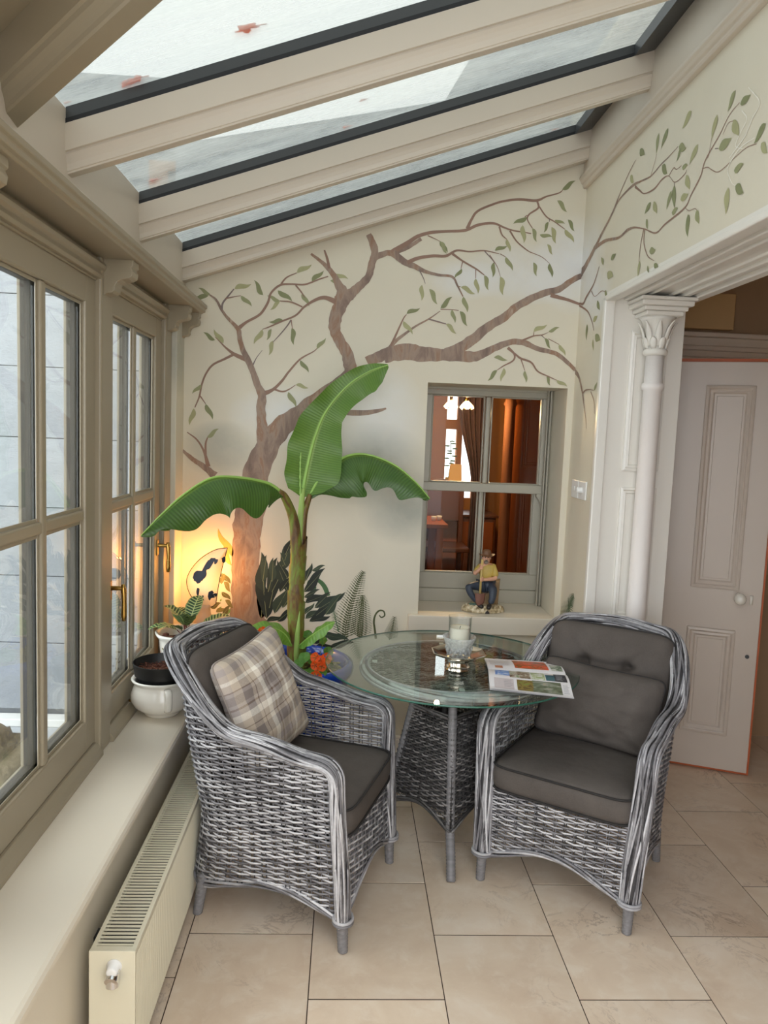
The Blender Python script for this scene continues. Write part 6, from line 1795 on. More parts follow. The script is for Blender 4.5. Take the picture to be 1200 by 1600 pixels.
for (z0, r0, a0_) in ((0.62, 0.041, 0.2), (0.82, 0.038, 2.2), (0.98, 0.036, 4.0), (1.06, 0.0345, 5.4)):   # old sheath edges
    m = MB()
    def shf2(u, v, z0=z0, r0=r0, a0_=a0_):
        a = a0_+2*PI*u; z = z0+0.10*v+0.03*math.sin(a-a0_)*v
        r = r0+0.002+0.004*v*(0.5+0.5*math.sin(3*a))
        c = np.interp(z, [0.56, 0.70, 0.867, 1.036, 1.15], [-0.195, -0.199, -0.206, -0.205, -0.200])
        return (c+r*math.cos(a)*(1-0.12*(z-0.56)), 3.36+r*math.sin(a)*(1-0.12*(z-0.56)), z)
    m.grid(shf2, 28, 6, True)
    m.build('leaf_sheath', M['stem'], ban, smooth_=True)
# leaf stalks leaving the crown
sk = [[(-0.203, 3.355, 1.02), (-0.212, 3.34, 1.16), (-0.226, 3.33, 1.27), (-0.262, 3.295, 1.365), (-0.29, 3.27, 1.395)],
      [(-0.197, 3.365, 1.05), (-0.190, 3.37, 1.18), (-0.182, 3.375, 1.29), (-0.160, 3.395, 1.375)],
      [(-0.200, 3.36, 1.10), (-0.198, 3.362, 1.22), (-0.195, 3.37, 1.335), (-0.191, 3.395, 1.40)]]
for s_, r0, r1 in zip(sk, (0.030, 0.024, 0.018), (0.013, 0.012, 0.010)):
    c = catmull(s_, 20)
    MB().tube(c, [r0+(r1-r0)*i/19 for i in range(20)], 12).build('leaf_stalk', M['stem'] if r0 > 0.02 else M['banana_young'], ban, smooth_=True)
def rib(P, r0, r1, o, mat):
    MB().tube(P, [r0+(r1-r0)*i/(len(P)-1) for i in range(len(P))], 8).build('midrib', mat, o, smooth_=True)
RIB = paint('pale_green_midrib', srgb(150, 188, 96), 0.4, 0.08)
# upright leaf, its tip folding over to the side
mid1 = [(-0.193, 3.385, 1.365), (-0.186, 3.41, 1.435), (-0.170, 3.44, 1.533), (-0.145, 3.47, 1.641), (-0.101, 3.50, 1.751), (-0.014, 3.52, 1.864), (0.081, 3.52, 1.934), (0.170, 3.50, 1.968)]
wl1 = [(0, 0.012), (0.05, 0.07), (0.16, 0.095), (0.34, 0.108), (0.48, 0.098), (0.62, 0.066), (0.78, 0.048), (0.92, 0.026), (1, 0.004)]
wr1 = [(0, 0.012), (0.05, 0.085), (0.16, 0.150), (0.30, 0.150), (0.44, 0.120), (0.56, 0.086), (0.70, 0.088), (0.84, 0.098), (0.93, 0.07), (1, 0.012)]
m, P = leaf_mesh(mid1, wl1, wr1, (0.1, -1, 0.15), -0.18, -0.12, 60, 9, 0.010, 5, 2, 0.025)
l1 = m.build('leaf', M['banana'], ban, smooth_=True)
rib(P-np.array([0, 0.002, 0]), 0.009, 0.002, l1, RIB)
# left leaf, arching over, both halves hanging
mid3 = [(-0.262, 3.295, 1.37), (-0.310, 3.255, 1.415), (-0.357, 3.22, 1.436), (-0.457, 3.14, 1.455), (-0.544, 3.08, 1.45), (-0.632, 3.0, 1.389), (-0.706, 2.93, 1.31), (-0.765, 2.88, 1.238)]
wl3 = [(0, 0.012), (0.08, 0.05), (0.2, 0.125), (0.4, 0.160), (0.55, 0.165), (0.7, 0.145), (0.85, 0.09), (0.95, 0.04), (1, 0.004)]
m, P = leaf_mesh(mid3, wl3, wl3, (0, 0, 1), 1.05, 0.95, 60, 9, 0.022, 4.5, 2, 0.03)
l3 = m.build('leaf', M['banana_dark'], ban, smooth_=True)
rib(P+np.array([0, 0, 0.001]), 0.009, 0.002, l3, RIB)
# right leaf
mid2 = [(-0.165, 3.39, 1.36), (-0.13, 3.42, 1.43), (-0.085, 3.46, 1.487), (-0.003, 3.50, 1.547), (0.095, 3.52, 1.557), (0.219, 3.50, 1.515), (0.317, 3.46, 1.441), (0.380, 3.43, 1.372)]
wl2 = [(0, 0.012), (0.08, 0.06), (0.2, 0.16), (0.35, 0.20), (0.5, 0.185), (0.62, 0.155), (0.75, 0.13), (0.88, 0.09), (0.96, 0.05), (1, 0.01)]
m, P = leaf_mesh(mid2, wl2, wl2, (0, 0, 1), 0.95, 1.0, 60, 9, 0.016, 5.5, 2, 0.06)
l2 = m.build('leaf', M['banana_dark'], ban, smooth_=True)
rib(P+np.array([0, 0, 0.001]), 0.009, 0.002, l2, RIB)
# unopened spike at the crown
MB().tube(catmull([(-0.199, 3.375, 1.32), (-0.203, 3.38, 1.40), (-0.206, 3.385, 1.49), (-0.205, 3.385, 1.56)], 24), [0.005+0.0014*math.sin(i*2.2) - 0.0001*i for i in range(24)], 6).build('flower_spike', RIB, ban, smooth_=True)
# small leaves at the foot
for (mid, w, name) in (([(-0.215, 3.33, 0.70), (-0.25, 3.30, 0.765), (-0.305, 3.26, 0.80), (-0.385, 3.22, 0.79), (-0.44, 3.20, 0.765)], 0.056, 'leaf'),
                       ([(-0.190, 3.325, 0.70), (-0.16, 3.30, 0.735), (-0.12, 3.27, 0.775), (-0.07, 3.25, 0.815), (-0.03, 3.24, 0.838)], 0.046, 'leaf')):
    wp_ = [(0, 0.004), (0.12, w*0.6), (0.35, w), (0.65, w*0.9), (0.88, w*0.55), (1, 0.004)]
    m, P = leaf_mesh(mid, wp_, wp_, (0.1, -0.55, 0.85), 0.35, 0.25, 30, 5, 0.005, 4)
    o = m.build(name, M['banana_young'], ban, smooth_=True)
    rib(P, 0.003, 0.001, o, RIB)
MB().tube(catmull([(-0.196, 3.318, 0.60), (-0.196, 3.315, 0.70), (-0.192, 3.312, 0.78), (-0.186, 3.310, 0.865)], 16), [0.006, 0.008, 0.010, 0.012, 0.012, 0.012, 0.012, 0.012, 0.012, 0.011, 0.010, 0.009, 0.007, 0.005, 0.003, 0.001], 8).build('rolled_leaf', M['banana_young'], ban, smooth_=True)

# nasturtiums
nas = thing('nasturtium', 'trailing nasturtium with round leaves and orange flowers in the blue pot', 'plant', (-0.16, 3.22, 0.585))
NL = leaf_mat('nasturtium_leaf', srgb(62, 112, 36), srgb(104, 156, 58), srgb(150, 180, 100), 40, 0.1, 0.25)
OR = NT('orange_petal'); v_ = OR.coord(); oc = OR.mix(OR.noise(v_, 60, 3), srgb(232, 74, 22), srgb(248, 120, 40)); M['petal'] = OR.pbr(oc, 0.6, 0, None, trans=0.3)
STK = paint('nasturtium_stalk', srgb(120, 140, 70), 0.5)
def disc_leaf(c, r, nrm):
    n_ = Vector(nrm).normalized(); a_ = n_.orthogonal().normalized(); b_ = n_.cross(a_)
    m = MB(); N = 18
    v = [tuple(Vector(c)-n_*0.004)]
    for k in (0.5, 1.0):
        for i in range(N):
            t = 2*PI*i/N
            rr = r*k*(1+0.05*math.cos(5*t))
            v.append(tuple(Vector(c)+a_*rr*math.cos(t)+b_*rr*math.sin(t)+n_*(0.003*k*math.cos(4*t))))
    f = [(0, 1+i, 1+(i+1) % N) for i in range(N)]+[(1+i, 1+N+i, 1+N+(i+1) % N, 1+(i+1) % N) for i in range(N)]
    o = m.add(v, f)
    for i in range(len(v)): m.uv[o+i] = (0.01*i, 0.5)
    m.build('leaf', NL, nas, smooth_=True)
    MB().tube(catmull([(c[0]*0.8+BC.x*0.2, c[1]*0.8+BC.y*0.2, 0.59), ((c[0]*0.9+BC.x*0.1), c[1]*0.9+BC.y*0.1, (c[2]+0.59)/2), tuple(Vector(c)-n_*0.004)], 10), 0.0014, 5).build('stalk', STK, nas, smooth_=True)
for (x, y, z, r) in ((-0.325, 3.24, 0.655, 0.038), (-0.285, 3.20, 0.63, 0.028), (-0.155, 3.22, 0.685, 0.026), (-0.175, 3.20, 0.665, 0.022), (-0.225, 3.17, 0.66, 0.026), (-0.205, 3.14, 0.64, 0.034), (-0.31, 3.15, 0.61, 0.030), (-0.262, 3.13, 0.605, 0.024), (-0.105, 3.15, 0.63, 0.025), (-0.075, 3.17, 0.63, 0.022), (-0.14, 3.19, 0.62, 0.03), (-0.26, 3.22, 0.645, 0.025), (-0.12, 3.25, 0.66, 0.022), (-0.08, 3.36, 0.72, 0.02), (-0.15, 3.35, 0.75, 0.022), (-0.055, 3.40, 0.66, 0.024)):
    disc_leaf((x, y, z), r, (random.uniform(-0.4, 0.4), -0.75+random.uniform(-0.2, 0.2), 0.8))
def flower(c, r, nrm):
    n_ = Vector(nrm).normalized(); a_ = n_.orthogonal().normalized(); b_ = n_.cross(a_)
    f_ = None
    m0 = MB()
    for k in range(5):
        t0 = 2*PI*k/5
        m = MB()
        def pf_(u, v, t0=t0):
            t = t0+(v-0.5)*1.25*min(1, 0.25+u)
            rr = r*u*(1-0.12*(2*v-1)**2*u)
            return tuple(Vector(c)+(a_*math.cos(t)+b_*math.sin(t))*rr+n_*(r*(0.35*u*u-0.25+0.08*math.sin(v*9)*u)))
        m.grid(pf_, 6, 7)
        m.build('petal', M['petal'], nas, smooth_=True)
    MB().tube([tuple(Vector(c)-n_*r*0.25), tuple(Vector(c)-n_*r*1.2)], [r*0.16, 0.002], 8).build('flower_throat', paint('dark_orange_throat', srgb(150, 40, 16), 0.6) if 'dark_orange_throat' not in bpy.data.materials else bpy.data.materials['dark_orange_throat'], nas, smooth_=True)
    e_ = Vector(c)-n_*r*1.1
    MB().tube(catmull([tuple(e_), (e_.x*0.8+BC.x*0.2, e_.y*0.8+BC.y*0.2, (e_.z+0.58)/2), (e_.x*0.65+BC.x*0.35, e_.y*0.65+BC.y*0.35, 0.585)], 10), 0.0014, 5).build('stalk', STK, nas, smooth_=True)
for c, r, nrm in (((-0.338, 3.22, 0.793), 0.022, (0.5, -1, 0.1)), ((-0.108, 3.20, 0.690), 0.023, (-0.5, -1, 0.4)), ((-0.082, 3.19, 0.680), 0.022, (-0.2, -1, 0.4)), ((-0.060, 3.19, 0.690), 0.025, (0.3, -1, 0.4)), ((-0.078, 3.17, 0.660), 0.022, (0.1, -1, 0.1)), ((-0.108, 3.18, 0.660), 0.02, (-0.4, -1, 0.1)), ((-0.100, 3.12, 0.632), 0.026, (-0.1, -1, 0.35)), ((-0.253, 3.17, 0.655), 0.017, (-0.2, -1, 0.5)), ((-0.332, 3.20, 0.752), 0.016, (0.3, -1, -0.2))):
    flower(c, r, nrm)

# ================================================================ MURAL (flat paint on the walls)
def wallp(pl, a, z, k):
    d = 0.0008+0.00003*(k % 40)
    return (a, YB-d, z) if pl == 'B' else (XR-d, a, z)
bm_ = NT('painted_bark'); v_ = bm_.coord(scale=(1, 1, 1), rot=(0, 0.0, 0))
n1 = bm_.noise(bm_.coord(scale=(10, 10, 3.5), rot=(0, 0.35, 0)), 1.5, 6, 0.6, 0.5)
bcol = bm_.ramp(n1, [(0.28, srgb(112, 94, 86)), (0.42, srgb(138, 116, 104)), (0.52, srgb(160, 138, 122)), (0.60, srgb(150, 116, 94)), (0.72, srgb(186, 166, 148))])
M['mural_bark'] = bm_.pbr(bcol, 0.6)
M['mural_twig'] = paint('painted_twig', srgb(146, 116, 100), 0.6, 0.2, 9)
M['mural_slate'] = paint('painted_slate_twig', srgb(126, 112, 108), 0.6, 0.2, 9)
LG = [paint('painted_leaf_sage', srgb(150, 152, 112), 0.6, 0.12, 30), paint('painted_leaf_green', srgb(134, 138, 98), 0.6, 0.12, 30), paint('painted_leaf_pale', srgb(170, 168, 126), 0.6, 0.12, 30)]
mural = thing('tree_mural', 'mural of a bare brown tree with drooping leaves painted across both walls', 'mural', (-0.4, YB, 0.6))
def ribbon(pl, pts, k, wob=0.06):
    n = max(8, int(len(pts)*6))
    C = catmull(pts, n)
    P = [(c[0], c[1]) for c in C]
    v = []
    for i in range(n):
        j0, j1 = max(0, i-1), min(n-1, i+1)
        t = np.array(P[j1])-np.array(P[j0]); t = t/(np.linalg.norm(t)+1e-9)
        w = max(0.0022, C[i][2]*(0.5 if pl == 'R' else 0.95))*0.5
        nn = np.array([-t[1], t[0]])*w
        a = 1+wob*mnoise.noise(Vector((i*0.4, k*3.1, 0))); b = 1+wob*mnoise.noise(Vector((i*0.4, k*3.1, 5)))
        v.append(wallp(pl, P[i][0]+nn[0]*a, P[i][1]+nn[1]*a, k)); v.append(wallp(pl, P[i][0]-nn[0]*b, P[i][1]-nn[1]*b, k))
    f = [(2*i, 2*i+1, 2*i+3, 2*i+2) for i in range(n-1)]
    m = MB(); m.add(v, f); return m
for k, (pl, pts) in enumerate(BRANCHES):
    wmax = max(p[2] for p in pts)
    nm = 'painted_trunk' if k == 0 else 'painted_branch'
    mt = M['mural_bark'] if wmax > 0.028 else (M['mural_slate'] if k % 7 == 3 else M['mural_twig'])
    ribbon(pl, pts, k, 0.22 if wmax > 0.03 else 0.08).build(nm, mt, mural)
def paint_leaf(pl, x0, z0, x1, z1, k, wf=0.27, sbend=0.10, n=9):
    d = np.array([x1-x0, z1-z0]); L = np.linalg.norm(d); t = d/L; q = np.array([-t[1], t[0]])
    sg = 1 if k % 2 else -1
    v = []
    for i in range(n):
        u = i/(n-1)
        w = wf*L*0.5*math.sin(PI*u**0.8)**0.9*(1-0.25*u)
        c = np.array([x0, z0])+d*u+q*sg*sbend*L*math.sin(2*PI*u)
        v.append(wallp(pl, *(c+q*w), k)); v.append(wallp(pl, *(c-q*w*0.8), k))
    m = MB(); m.add(v, [(2*i, 2*i+1, 2*i+3, 2*i+2) for i in range(n-1)])
    return m
for k, (pl, a, b, c, d) in enumerate(LEAVES):
    narrow = pl == 'R'
    paint_leaf(pl, a, b, c, d, k+5, 0.36 if pl == 'B' else 0.52, 0.05 if pl == 'B' else 0.03).build('painted_leaf', LG[k % 3], mural)
# pale unfinished sprig sketched on the side wall
CHK = paint('chalk_white_paint', srgb(240, 236, 224), 0.7, 0.03)
for k, pts in enumerate(CHALK):
    ribbon('R', pts, k+30).build('painted_sketch_line', CHK, mural)
# painted undergrowth
und = thing('undergrowth_mural', 'painted dark broad leaves and ferns at the foot of the wall', 'mural', (0.1, YB, 0.5))
DKL = [paint('painted_dark_leaf', srgb(40, 52, 42), 0.6, 0.25, 20), paint('painted_deep_green_leaf', srgb(56, 70, 54), 0.6, 0.25, 20), paint('painted_shadow_leaf', srgb(30, 40, 34), 0.6, 0.25, 20)]
def vein_leaf(pl, q, k, mats, wf, parent, name):
    o = paint_leaf(pl, *q, k, wf, 0.05, 11).build(name, mats[k % len(mats)], parent)
    v = []
    x0, z0, x1, z1 = q
    m = MB()
    for i in range(6):
        u = i/5
        m_ = 0.0012*(1-u)+0.0004
        v.append(wallp(pl, x0+(x1-x0)*u-m_, z0+(z1-z0)*u, k+0.9)); v.append(wallp(pl, x0+(x1-x0)*u+m_, z0+(z1-z0)*u, k+0.9))
    m.add(v, [(2*i, 2*i+1, 2*i+3, 2*i+2) for i in range(5)])
    m.build('painted_vein', LG[1], o)
for k, (pl, a, b, c, d) in enumerate(DARK_LEAVES): vein_leaf(pl, (a, b, c, d), k, DKL, 0.36, und, 'painted_leaf')
OLL = [paint('painted_olive_leaf', srgb(96, 92, 50), 0.6, 0.25, 20), paint('painted_olive_shade', srgb(120, 112, 62), 0.6, 0.25, 20)]
for k, (pl, a, b, c, d) in enumerate(OLIVE_LEAVES): vein_leaf(pl, (a, b, c, d), k, OLL, 0.5, und, 'painted_leaf')
YLL = [paint('painted_yellow_leaf', srgb(190, 170, 84), 0.6, 0.12, 20)]
for k, (pl, a, b, c, d) in enumerate(YELLOW_LEAVES): vein_leaf(pl, (a, b, c, d), k, YLL, 0.26, und, 'painted_leaf')
GRL = [paint('painted_bright_leaf', srgb(110, 160, 80), 0.6, 0.12, 20)]
for k, (pl, a, b, c, d) in enumerate(SMALL_LEAVES): vein_leaf(pl, (a, b, c, d), k+40, GRL, 0.6, und, 'painted_leaf')
FM = {'a': paint('painted_fern', srgb(78, 84, 48), 0.6, 0.2, 30), 'g': paint('painted_fern_green', srgb(66, 104, 62), 0.6, 0.2, 30), 'b': paint('painted_fern_grey', srgb(96, 116, 86), 0.6, 0.2, 30)}
for k, (pl, n, kind, pts) in enumerate(FERNS):
    C = catmull(pts, n*2+2)
    m = MB()
    st = [(c[0], c[1], 0.004*(1-i/len(C))+0.0012) for i, c in enumerate(C)]
    m0 = ribbon(pl, st[::2], k+6); m.add(m0.v, m0.f)
    H = pts[0][2]
    for i in range(1, len(C)-1):
        u = i/len(C)
        t = np.array(C[i+1][:2])-np.array(C[i-1][:2]); t /= np.linalg.norm(t)
        for sg in (1, -1):
            q = np.array([-t[1], t[0]])*sg
            ln = H*0.5*(1-u)**0.75*(0.75+0.25*math.sin(min(1, u*4)*PI/2))+0.004
            d = q*0.86+t*0.5
            x0, z0 = C[i][0], C[i][1]
            # each pinna a toothed strip
            npn = 7; vv = []
            dq = np.array([-d[1], d[0]])
            for j in range(npn):
                s = j/(npn-1); w = 0.0024*(1-s)*(1.5 if j % 2 else 0.35)*(H/0.13)+0.0006
                c = np.array([x0, z0])+d*ln*s-t*0.0*s+np.array([0, -0.25*ln*s*s])*0.3
                vv.append(wallp(pl, *(c+dq*w), k+8)); vv.append(wallp(pl, *(c-dq*w), k+8))
            m.add(vv, [(2*j, 2*j+1, 2*j+3, 2*j+2) for j in range(npn-1)])
    m.build('painted_fern', FM[kind], und)
for k, (pl, pts) in enumerate(SPIRALS):
    ribbon(pl, pts, k+12).build('painted_fiddlehead', FM['a'] if k == 0 else FM['g'], und)

# ================================================================ FIGURINE ON THE WINDOW SILL
FX, FY, FZ0 = 0.735, 3.90, WZ0
FS = 2.1          # size of the figurine against its drawing in centimetres
fig = thing('figurine', 'painted figurine of a seated bearded man in a hat holding a shovel', 'figurine', (FX, FY, FZ0))
def skin_part(name, joints, bones, mat, sub=2):
    """joints: name -> (x,y,z,r) in centimetres about the figurine's base"""
    me = bpy.data.meshes.new(name)
    keys = list(joints)
    S_ = 10.0          # modelled ten times larger, scaled down afterwards
    me.from_pydata([tuple(c*0.01*S_ for c in joints[k][:3]) for k in keys], [(keys.index(a), keys.index(b)) for a, b in bones], [])
    o = bpy.data.objects.new(name, me); COL.objects.link(o)
    md = o.modifiers.new('skin', 'SKIN'); md.use_smooth_shade = True
    sv = me.skin_vertices[0].data
    for i, k in enumerate(keys):
        r = joints[k][3]*0.01*S_
        sv[i].radius = (r, r); sv[i].use_root = (i == 0)
    s2 = o.modifiers.new('sub', 'SUBSURF'); s2.levels = sub; s2.render_levels = sub
    bpy.context.view_layer.update()
    ev = o.evaluated_get(bpy.context.evaluated_depsgraph_get())
    nm = bpy.data.meshes.new_from_object(ev)
    bpy.data.objects.remove(o); bpy.data.meshes.remove(me)
    nm.transform(Matrix.Scale(FS/S_, 4))
    nm.name = name
    nm.materials.clear(); nm.materials.append(mat)
    o2 = bpy.data.objects.new(name, nm); COL.objects.link(o2); o2.parent = fig
    return o2
SKN = paint('painted_skin', srgb(226, 172, 142), 0.5, 0.08, 60)
SHT = paint('ochre_shirt', srgb(196, 168, 84), 0.5, 0.15, 60)
TRS = paint('slate_blue_trousers', srgb(58, 66, 80), 0.45, 0.3, 60)
BTS = paint('dark_boot', srgb(40, 34, 32), 0.4, 0.2, 60)
HAT = paint('brown_hat', srgb(112, 76, 50), 0.5, 0.2, 60)
HR = paint('dark_hair', srgb(50, 38, 32), 0.6, 0.2, 60)
GRYB = paint('grizzled_beard', srgb(150, 132, 118), 0.7, 0.25, 80)
STN = NT('figurine_stone'); v_ = STN.coord(); sc2 = STN.ramp(STN.noise(v_, 55, 4), [(0.32, srgb(104, 84, 56)), (0.46, srgb(186, 166, 128)), (0.62, srgb(226, 214, 188))])
STN = STN.pbr(sc2, 0.5, 0, None, coat=0.2)
# seated, torso turned a little to the viewer's left; legs wide, leaning on the shovel
skin_part('body', {'pelvis': (0.6, 0.3, 6.9, 1.3), 'chest': (0.6, 0.2, 10.0, 1.5), 'neck': (0.45, -0.25, 11.9, 0.62), 'head': (0.3, -0.7, 13.2, 1.0), 'crown': (0.3, -0.6, 14.1, 0.85),
                   'rsh': (-1.1, 0.0, 11.0, 0.8), 'rel': (-2.6, -1.0, 9.2, 0.62), 'rwr': (-1.5, -2.5, 11.0, 0.42), 'rha': (-1.15, -2.75, 11.4, 0.42),
                   'lsh': (2.3, 0.0, 10.9, 0.8), 'lel': (2.7, -1.2, 8.3, 0.62), 'lwr': (-0.2, -2.5, 8.2, 0.42), 'lha': (-0.9, -2.7, 8.3, 0.42)},
          [('pelvis', 'chest'), ('chest', 'neck'), ('neck', 'head'), ('head', 'crown'), ('chest', 'rsh'), ('rsh', 'rel'), ('rel', 'rwr'), ('rwr', 'rha'), ('chest', 'lsh'), ('lsh', 'lel'), ('lel', 'lwr'), ('lwr', 'lha')], SKN)
skin_part('shirt', {'waist': (0.6, 0.3, 7.2, 1.55), 'belly': (0.6, 0.05, 8.6, 1.7), 'chest': (0.6, 0.15, 10.2, 1.72), 'top': (0.5, -0.05, 11.4, 0.95),
                    'rsh': (-1.1, 0.0, 11.0, 1.0), 'rel': (-2.3, -0.8, 9.6, 0.85), 'lsh': (2.3, 0.0, 10.9, 1.05), 'lel': (2.75, -1.05, 8.5, 0.92)},
          [('waist', 'belly'), ('belly', 'chest'), ('chest', 'top'), ('chest', 'rsh'), ('rsh', 'rel'), ('chest', 'lsh'), ('lsh', 'lel')], SHT)
skin_part('trousers', {'pelvis': (0.6, 0.3, 6.6, 1.6), 'rhip': (-0.5, -0.3, 6.3, 1.35), 'rkn': (-4.3, -2.0, 6.3, 1.05), 'rsn': (-3.4, -2.4, 4.4, 0.8), 'ran': (-1.9, -2.6, 2.6, 0.7),
                       'lhip': (1.6, -0.4, 6.2, 1.4), 'lkn': (1.9, -3.0, 5.6, 1.15), 'lsn': (1.8, -3.3, 3.9, 0.9), 'lan': (1.3, -3.3, 2.3, 0.75)},
          [('pelvis', 'rhip'), ('rhip', 'rkn'), ('rkn', 'rsn'), ('rsn', 'ran'), ('pelvis', 'lhip'), ('lhip', 'lkn'), ('lkn', 'lsn'), ('lsn', 'lan')], TRS)
for nm, a, b, c in (('r', (-1.7, -2.6, 2.6), (-1.2, -2.9, 1.75), (-0.6, -3.9, 1.6)), ('l', (1.3, -3.2, 2.4), (1.0, -3.4, 1.7), (0.7, -4.6, 1.55))):
    skin_part('boot', {'ankle': (*a, 0.66), 'heel': (*b, 0.62), 'toe': (*c, 0.5)}, [('ankle', 'heel'), ('heel', 'toe')], BTS)
def fcm(x, y, z): return (FX+x*0.01*FS, FY+y*0.01*FS, FZ0+z*0.01*FS)
ht = MB()
def hatf(u, v):
    a = 2*PI*u
    prof = [(0.0, 15.35), (0.55, 15.4), (0.95, 15.2), (1.1, 14.7), (1.15, 14.25), (1.5, 14.1), (2.05, 14.15), (2.1, 14.05), (1.5, 13.98), (1.0, 14.0)]
    k = v*(len(prof)-1); i = min(int(k), len(prof)-2); t = k-i
    r = prof[i][0]+(prof[i+1][0]-prof[i][0])*t; z = prof[i][1]+(prof[i+1][1]-prof[i][1])*t
    if r > 1.3: z += 0.28*math.cos(2*a)*(r-1.2)
    return fcm(0.3+r*math.cos(a), -0.6+r*0.95*math.sin(a), z)
ht.grid(hatf, 28, 30, True); ht.build('hat', HAT, fig, smooth_=True)
hr_ = MB()
def hairf(u, v):
    a = PI*0.02+PI*0.96*u; b = 0.35*PI+0.45*PI*v
    return fcm(0.3+1.18*math.sin(b)*math.cos(a), -0.55+1.15*math.sin(b)*math.sin(a), 13.45+1.1*math.cos(b))
hr_.grid(hairf, 20, 10); hr_.build('hair', HR, fig, smooth_=True, solid=0.003)
bd = MB(); ball(bd, fcm(0.15, -1.25, 12.35), FS*0.0062, 12, 8, 1.0, 0.75, 0.8); ball(bd, fcm(0.12, -1.62, 12.98), FS*0.0032, 10, 6, 1.4, 0.4, 0.3); bd.build('beard', GRYB, fig, smooth_=True)
ns = MB(); ball(ns, fcm(0.12, -1.78, 13.35), FS*0.0024, 8, 6, 0.8, 1, 1.2); ball(ns, fcm(1.3, -0.6, 13.3), FS*0.0026, 8, 6, 0.5, 0.8, 1.2); ball(ns, fcm(-0.72, -0.7, 13.3), FS*0.0026, 8, 6, 0.5, 0.8, 1.2); ns.build('nose_and_ears', SKN, fig, smooth_=True)
ey = MB()
for x in (-0.22, 0.5): ball(ey, fcm(x, -1.62, 13.62), FS*0.0014, 6, 5)
ey.tube([fcm(-0.1, -1.88, 12.8), fcm(0.35, -1.86, 12.78)], 0.0008*FS, 5)
ey.build('eyes_and_mouth', HR, fig, smooth_=True)
# fingers closed on the shaft
hd_ = MB()
for (hx, hz, s) in ((-1.15, 11.4, 1), (-0.95, 8.35, 1)):
    for k in range(4):
        z = hz+0.33-0.22*k
        hd_.tube(catmull([fcm(hx+0.25, -2.8, z), fcm(hx+0.1, -3.25, z), fcm(hx-0.35, -3.3, z), fcm(hx-0.5, -2.95, z)], 8), [0.0013*FS]*6+[0.0011*FS, 0.0009*FS], 6)
    hd_.tube(catmull([fcm(hx+0.25, -2.7, hz+0.2), fcm(hx+0.1, -3.0, hz+0.55), fcm(hx-0.2, -3.2, hz+0.62)], 6), 0.0014*FS, 6)
hd_.build('fingers', SKN, fig, smooth_=True)
sh_ = MB().tube([fcm(-1.15, -3.0, 13.3), fcm(-1.25, -3.0, 9.0), fcm(-1.3, -3.05, 4.8)], 0.0028*FS, 8).build('shovel', paint('pale_shovel_shaft', srgb(206, 178, 110), 0.5, 0.15, 60), fig, smooth_=True)
bl = MB()
def blade(u, v):
    y = v; w = 1.28*(1-0.15*y)*math.sqrt(max(0, 1-(max(0, y-0.45)/0.56)**2.2))
    q = 2*u-1
    return fcm(-1.3+q*w, -3.1-0.35*(1-q*q), 4.9-3.1*y)
bl.grid(blade, 11, 14); bl.build('shovel_blade', paint('rusty_blade', srgb(126, 84, 70), 0.5, 0.15, 60), sh_, smooth_=True, solid=0.001)
bs = MB()
def basef(u, v):
    a = 2*PI*u
    pr = [(0, 1.75), (2.2, 1.7), (3.6, 1.5), (4.5, 1.2), (4.85, 0.55), (4.95, 0.35), (4.9, 0.0), (0, 0.0)]
    k = v*(len(pr)-1); i = min(int(k), len(pr)-2); t = k-i
    r = pr[i][0]+(pr[i+1][0]-pr[i][0])*t; z = pr[i][1]+(pr[i+1][1]-pr[i][1])*t
    n_ = mnoise.noise(Vector((math.cos(a)*2.5, math.sin(a)*2.5, z)))
    if r > 2 and 0.5 < z < 1.6: r *= 1+0.07*n_; z += 0.25*mnoise.noise(Vector((math.cos(a)*5, math.sin(a)*5, r)))
    return fcm(r*math.cos(a)*1.1, r*math.sin(a)*0.72-0.4, z)
bs.grid(basef, 56, 24, True)
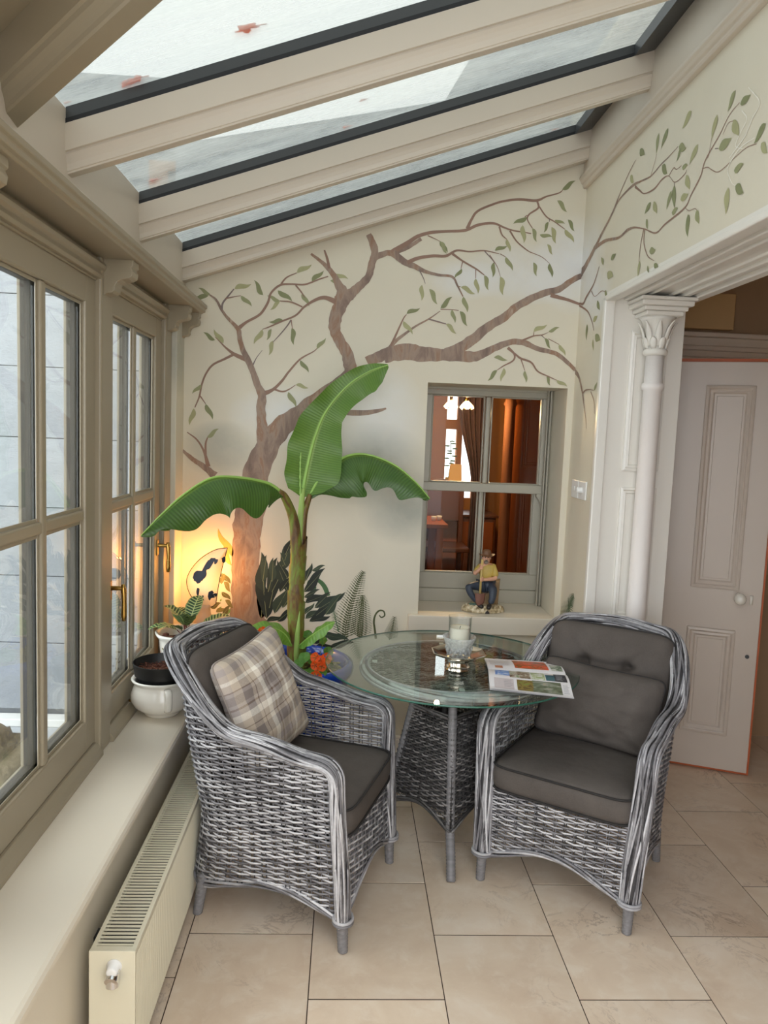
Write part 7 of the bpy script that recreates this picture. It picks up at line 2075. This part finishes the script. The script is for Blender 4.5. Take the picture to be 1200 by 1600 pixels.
for k in range(26):
    a = random.uniform(PI, 2*PI); r = random.uniform(3.4, 4.6)
    ball(bs, fcm(r*1.08*math.cos(a), r*0.72*math.sin(a)-0.4, random.uniform(1.0, 1.45)), FS*random.uniform(0.003, 0.006), 7, 5)
bs.build('rocky_base', STN, fig, smooth_=True)
ao = MB(); ao.prism([(FX, FZ0+0.0005), (FX+0.011*FS, FZ0+0.0005), (FX+0.010*FS, FZ0+0.005*FS), (FX+0.0055*FS, FZ0+0.008*FS), (FX+0.001*FS, FZ0+0.005*FS)], 'y', FY-0.0405*FS, FY-0.03*FS); ao.build('base_arch', BTS, fig)
gs = MB(); ball(gs, fcm(-2.2, -1.2, 1.75), FS*0.014, 12, 6, 1.1, 0.9, 0.4); gs.build('green_patch', paint('painted_green_patch', srgb(84, 106, 92), 0.5, 0.2, 60), fig, smooth_=True)
sk_ = MB()
def stumpf(u, v):
    a = 2*PI*u
    r = 2.0*(1+0.10*math.sin(7*a)+0.06*math.sin(13*a+1))*(1.12-0.18*v)
    return fcm(1.6+r*math.cos(a), 0.9+r*0.8*math.sin(a), 1.2+4.8*v)
sk_.grid(stumpf, 40, 8, True)
sk_.add([fcm(1.6, 0.9, 6.0)]+[stumpf(i/40, 1.0) for i in range(40)], [(0, 1+i, 1+(i+1) % 40) for i in range(40)])
def trunk2(u, v):
    a = 2*PI*u; r = 1.1*(1+0.12*math.sin(6*a))
    return fcm(3.2+r*math.cos(a)*0.8+0.25*v, 1.2+r*0.8*math.sin(a), 1.2+(6.2+0.5*math.cos(a))*v)
sk_.grid(trunk2, 30, 6, True)
sk_.add([fcm(3.45, 1.2, 7.2)]+[trunk2(i/30, 1.0) for i in range(30)], [(0, 1+i, 1+(i+1) % 30) for i in range(30)])
sk_.tube([fcm(2.6, -0.6, 1.4), fcm(3.0, -0.3, 3.5), fcm(3.5, 0.0, 5.4)], [0.004*FS, 0.0035*FS, 0.003*FS], 7)
BRKN = paint('figurine_bark', srgb(150, 122, 88), 0.6, 0.45, 70)
sk_.build('tree_stump', BRKN, fig, smooth_=True)
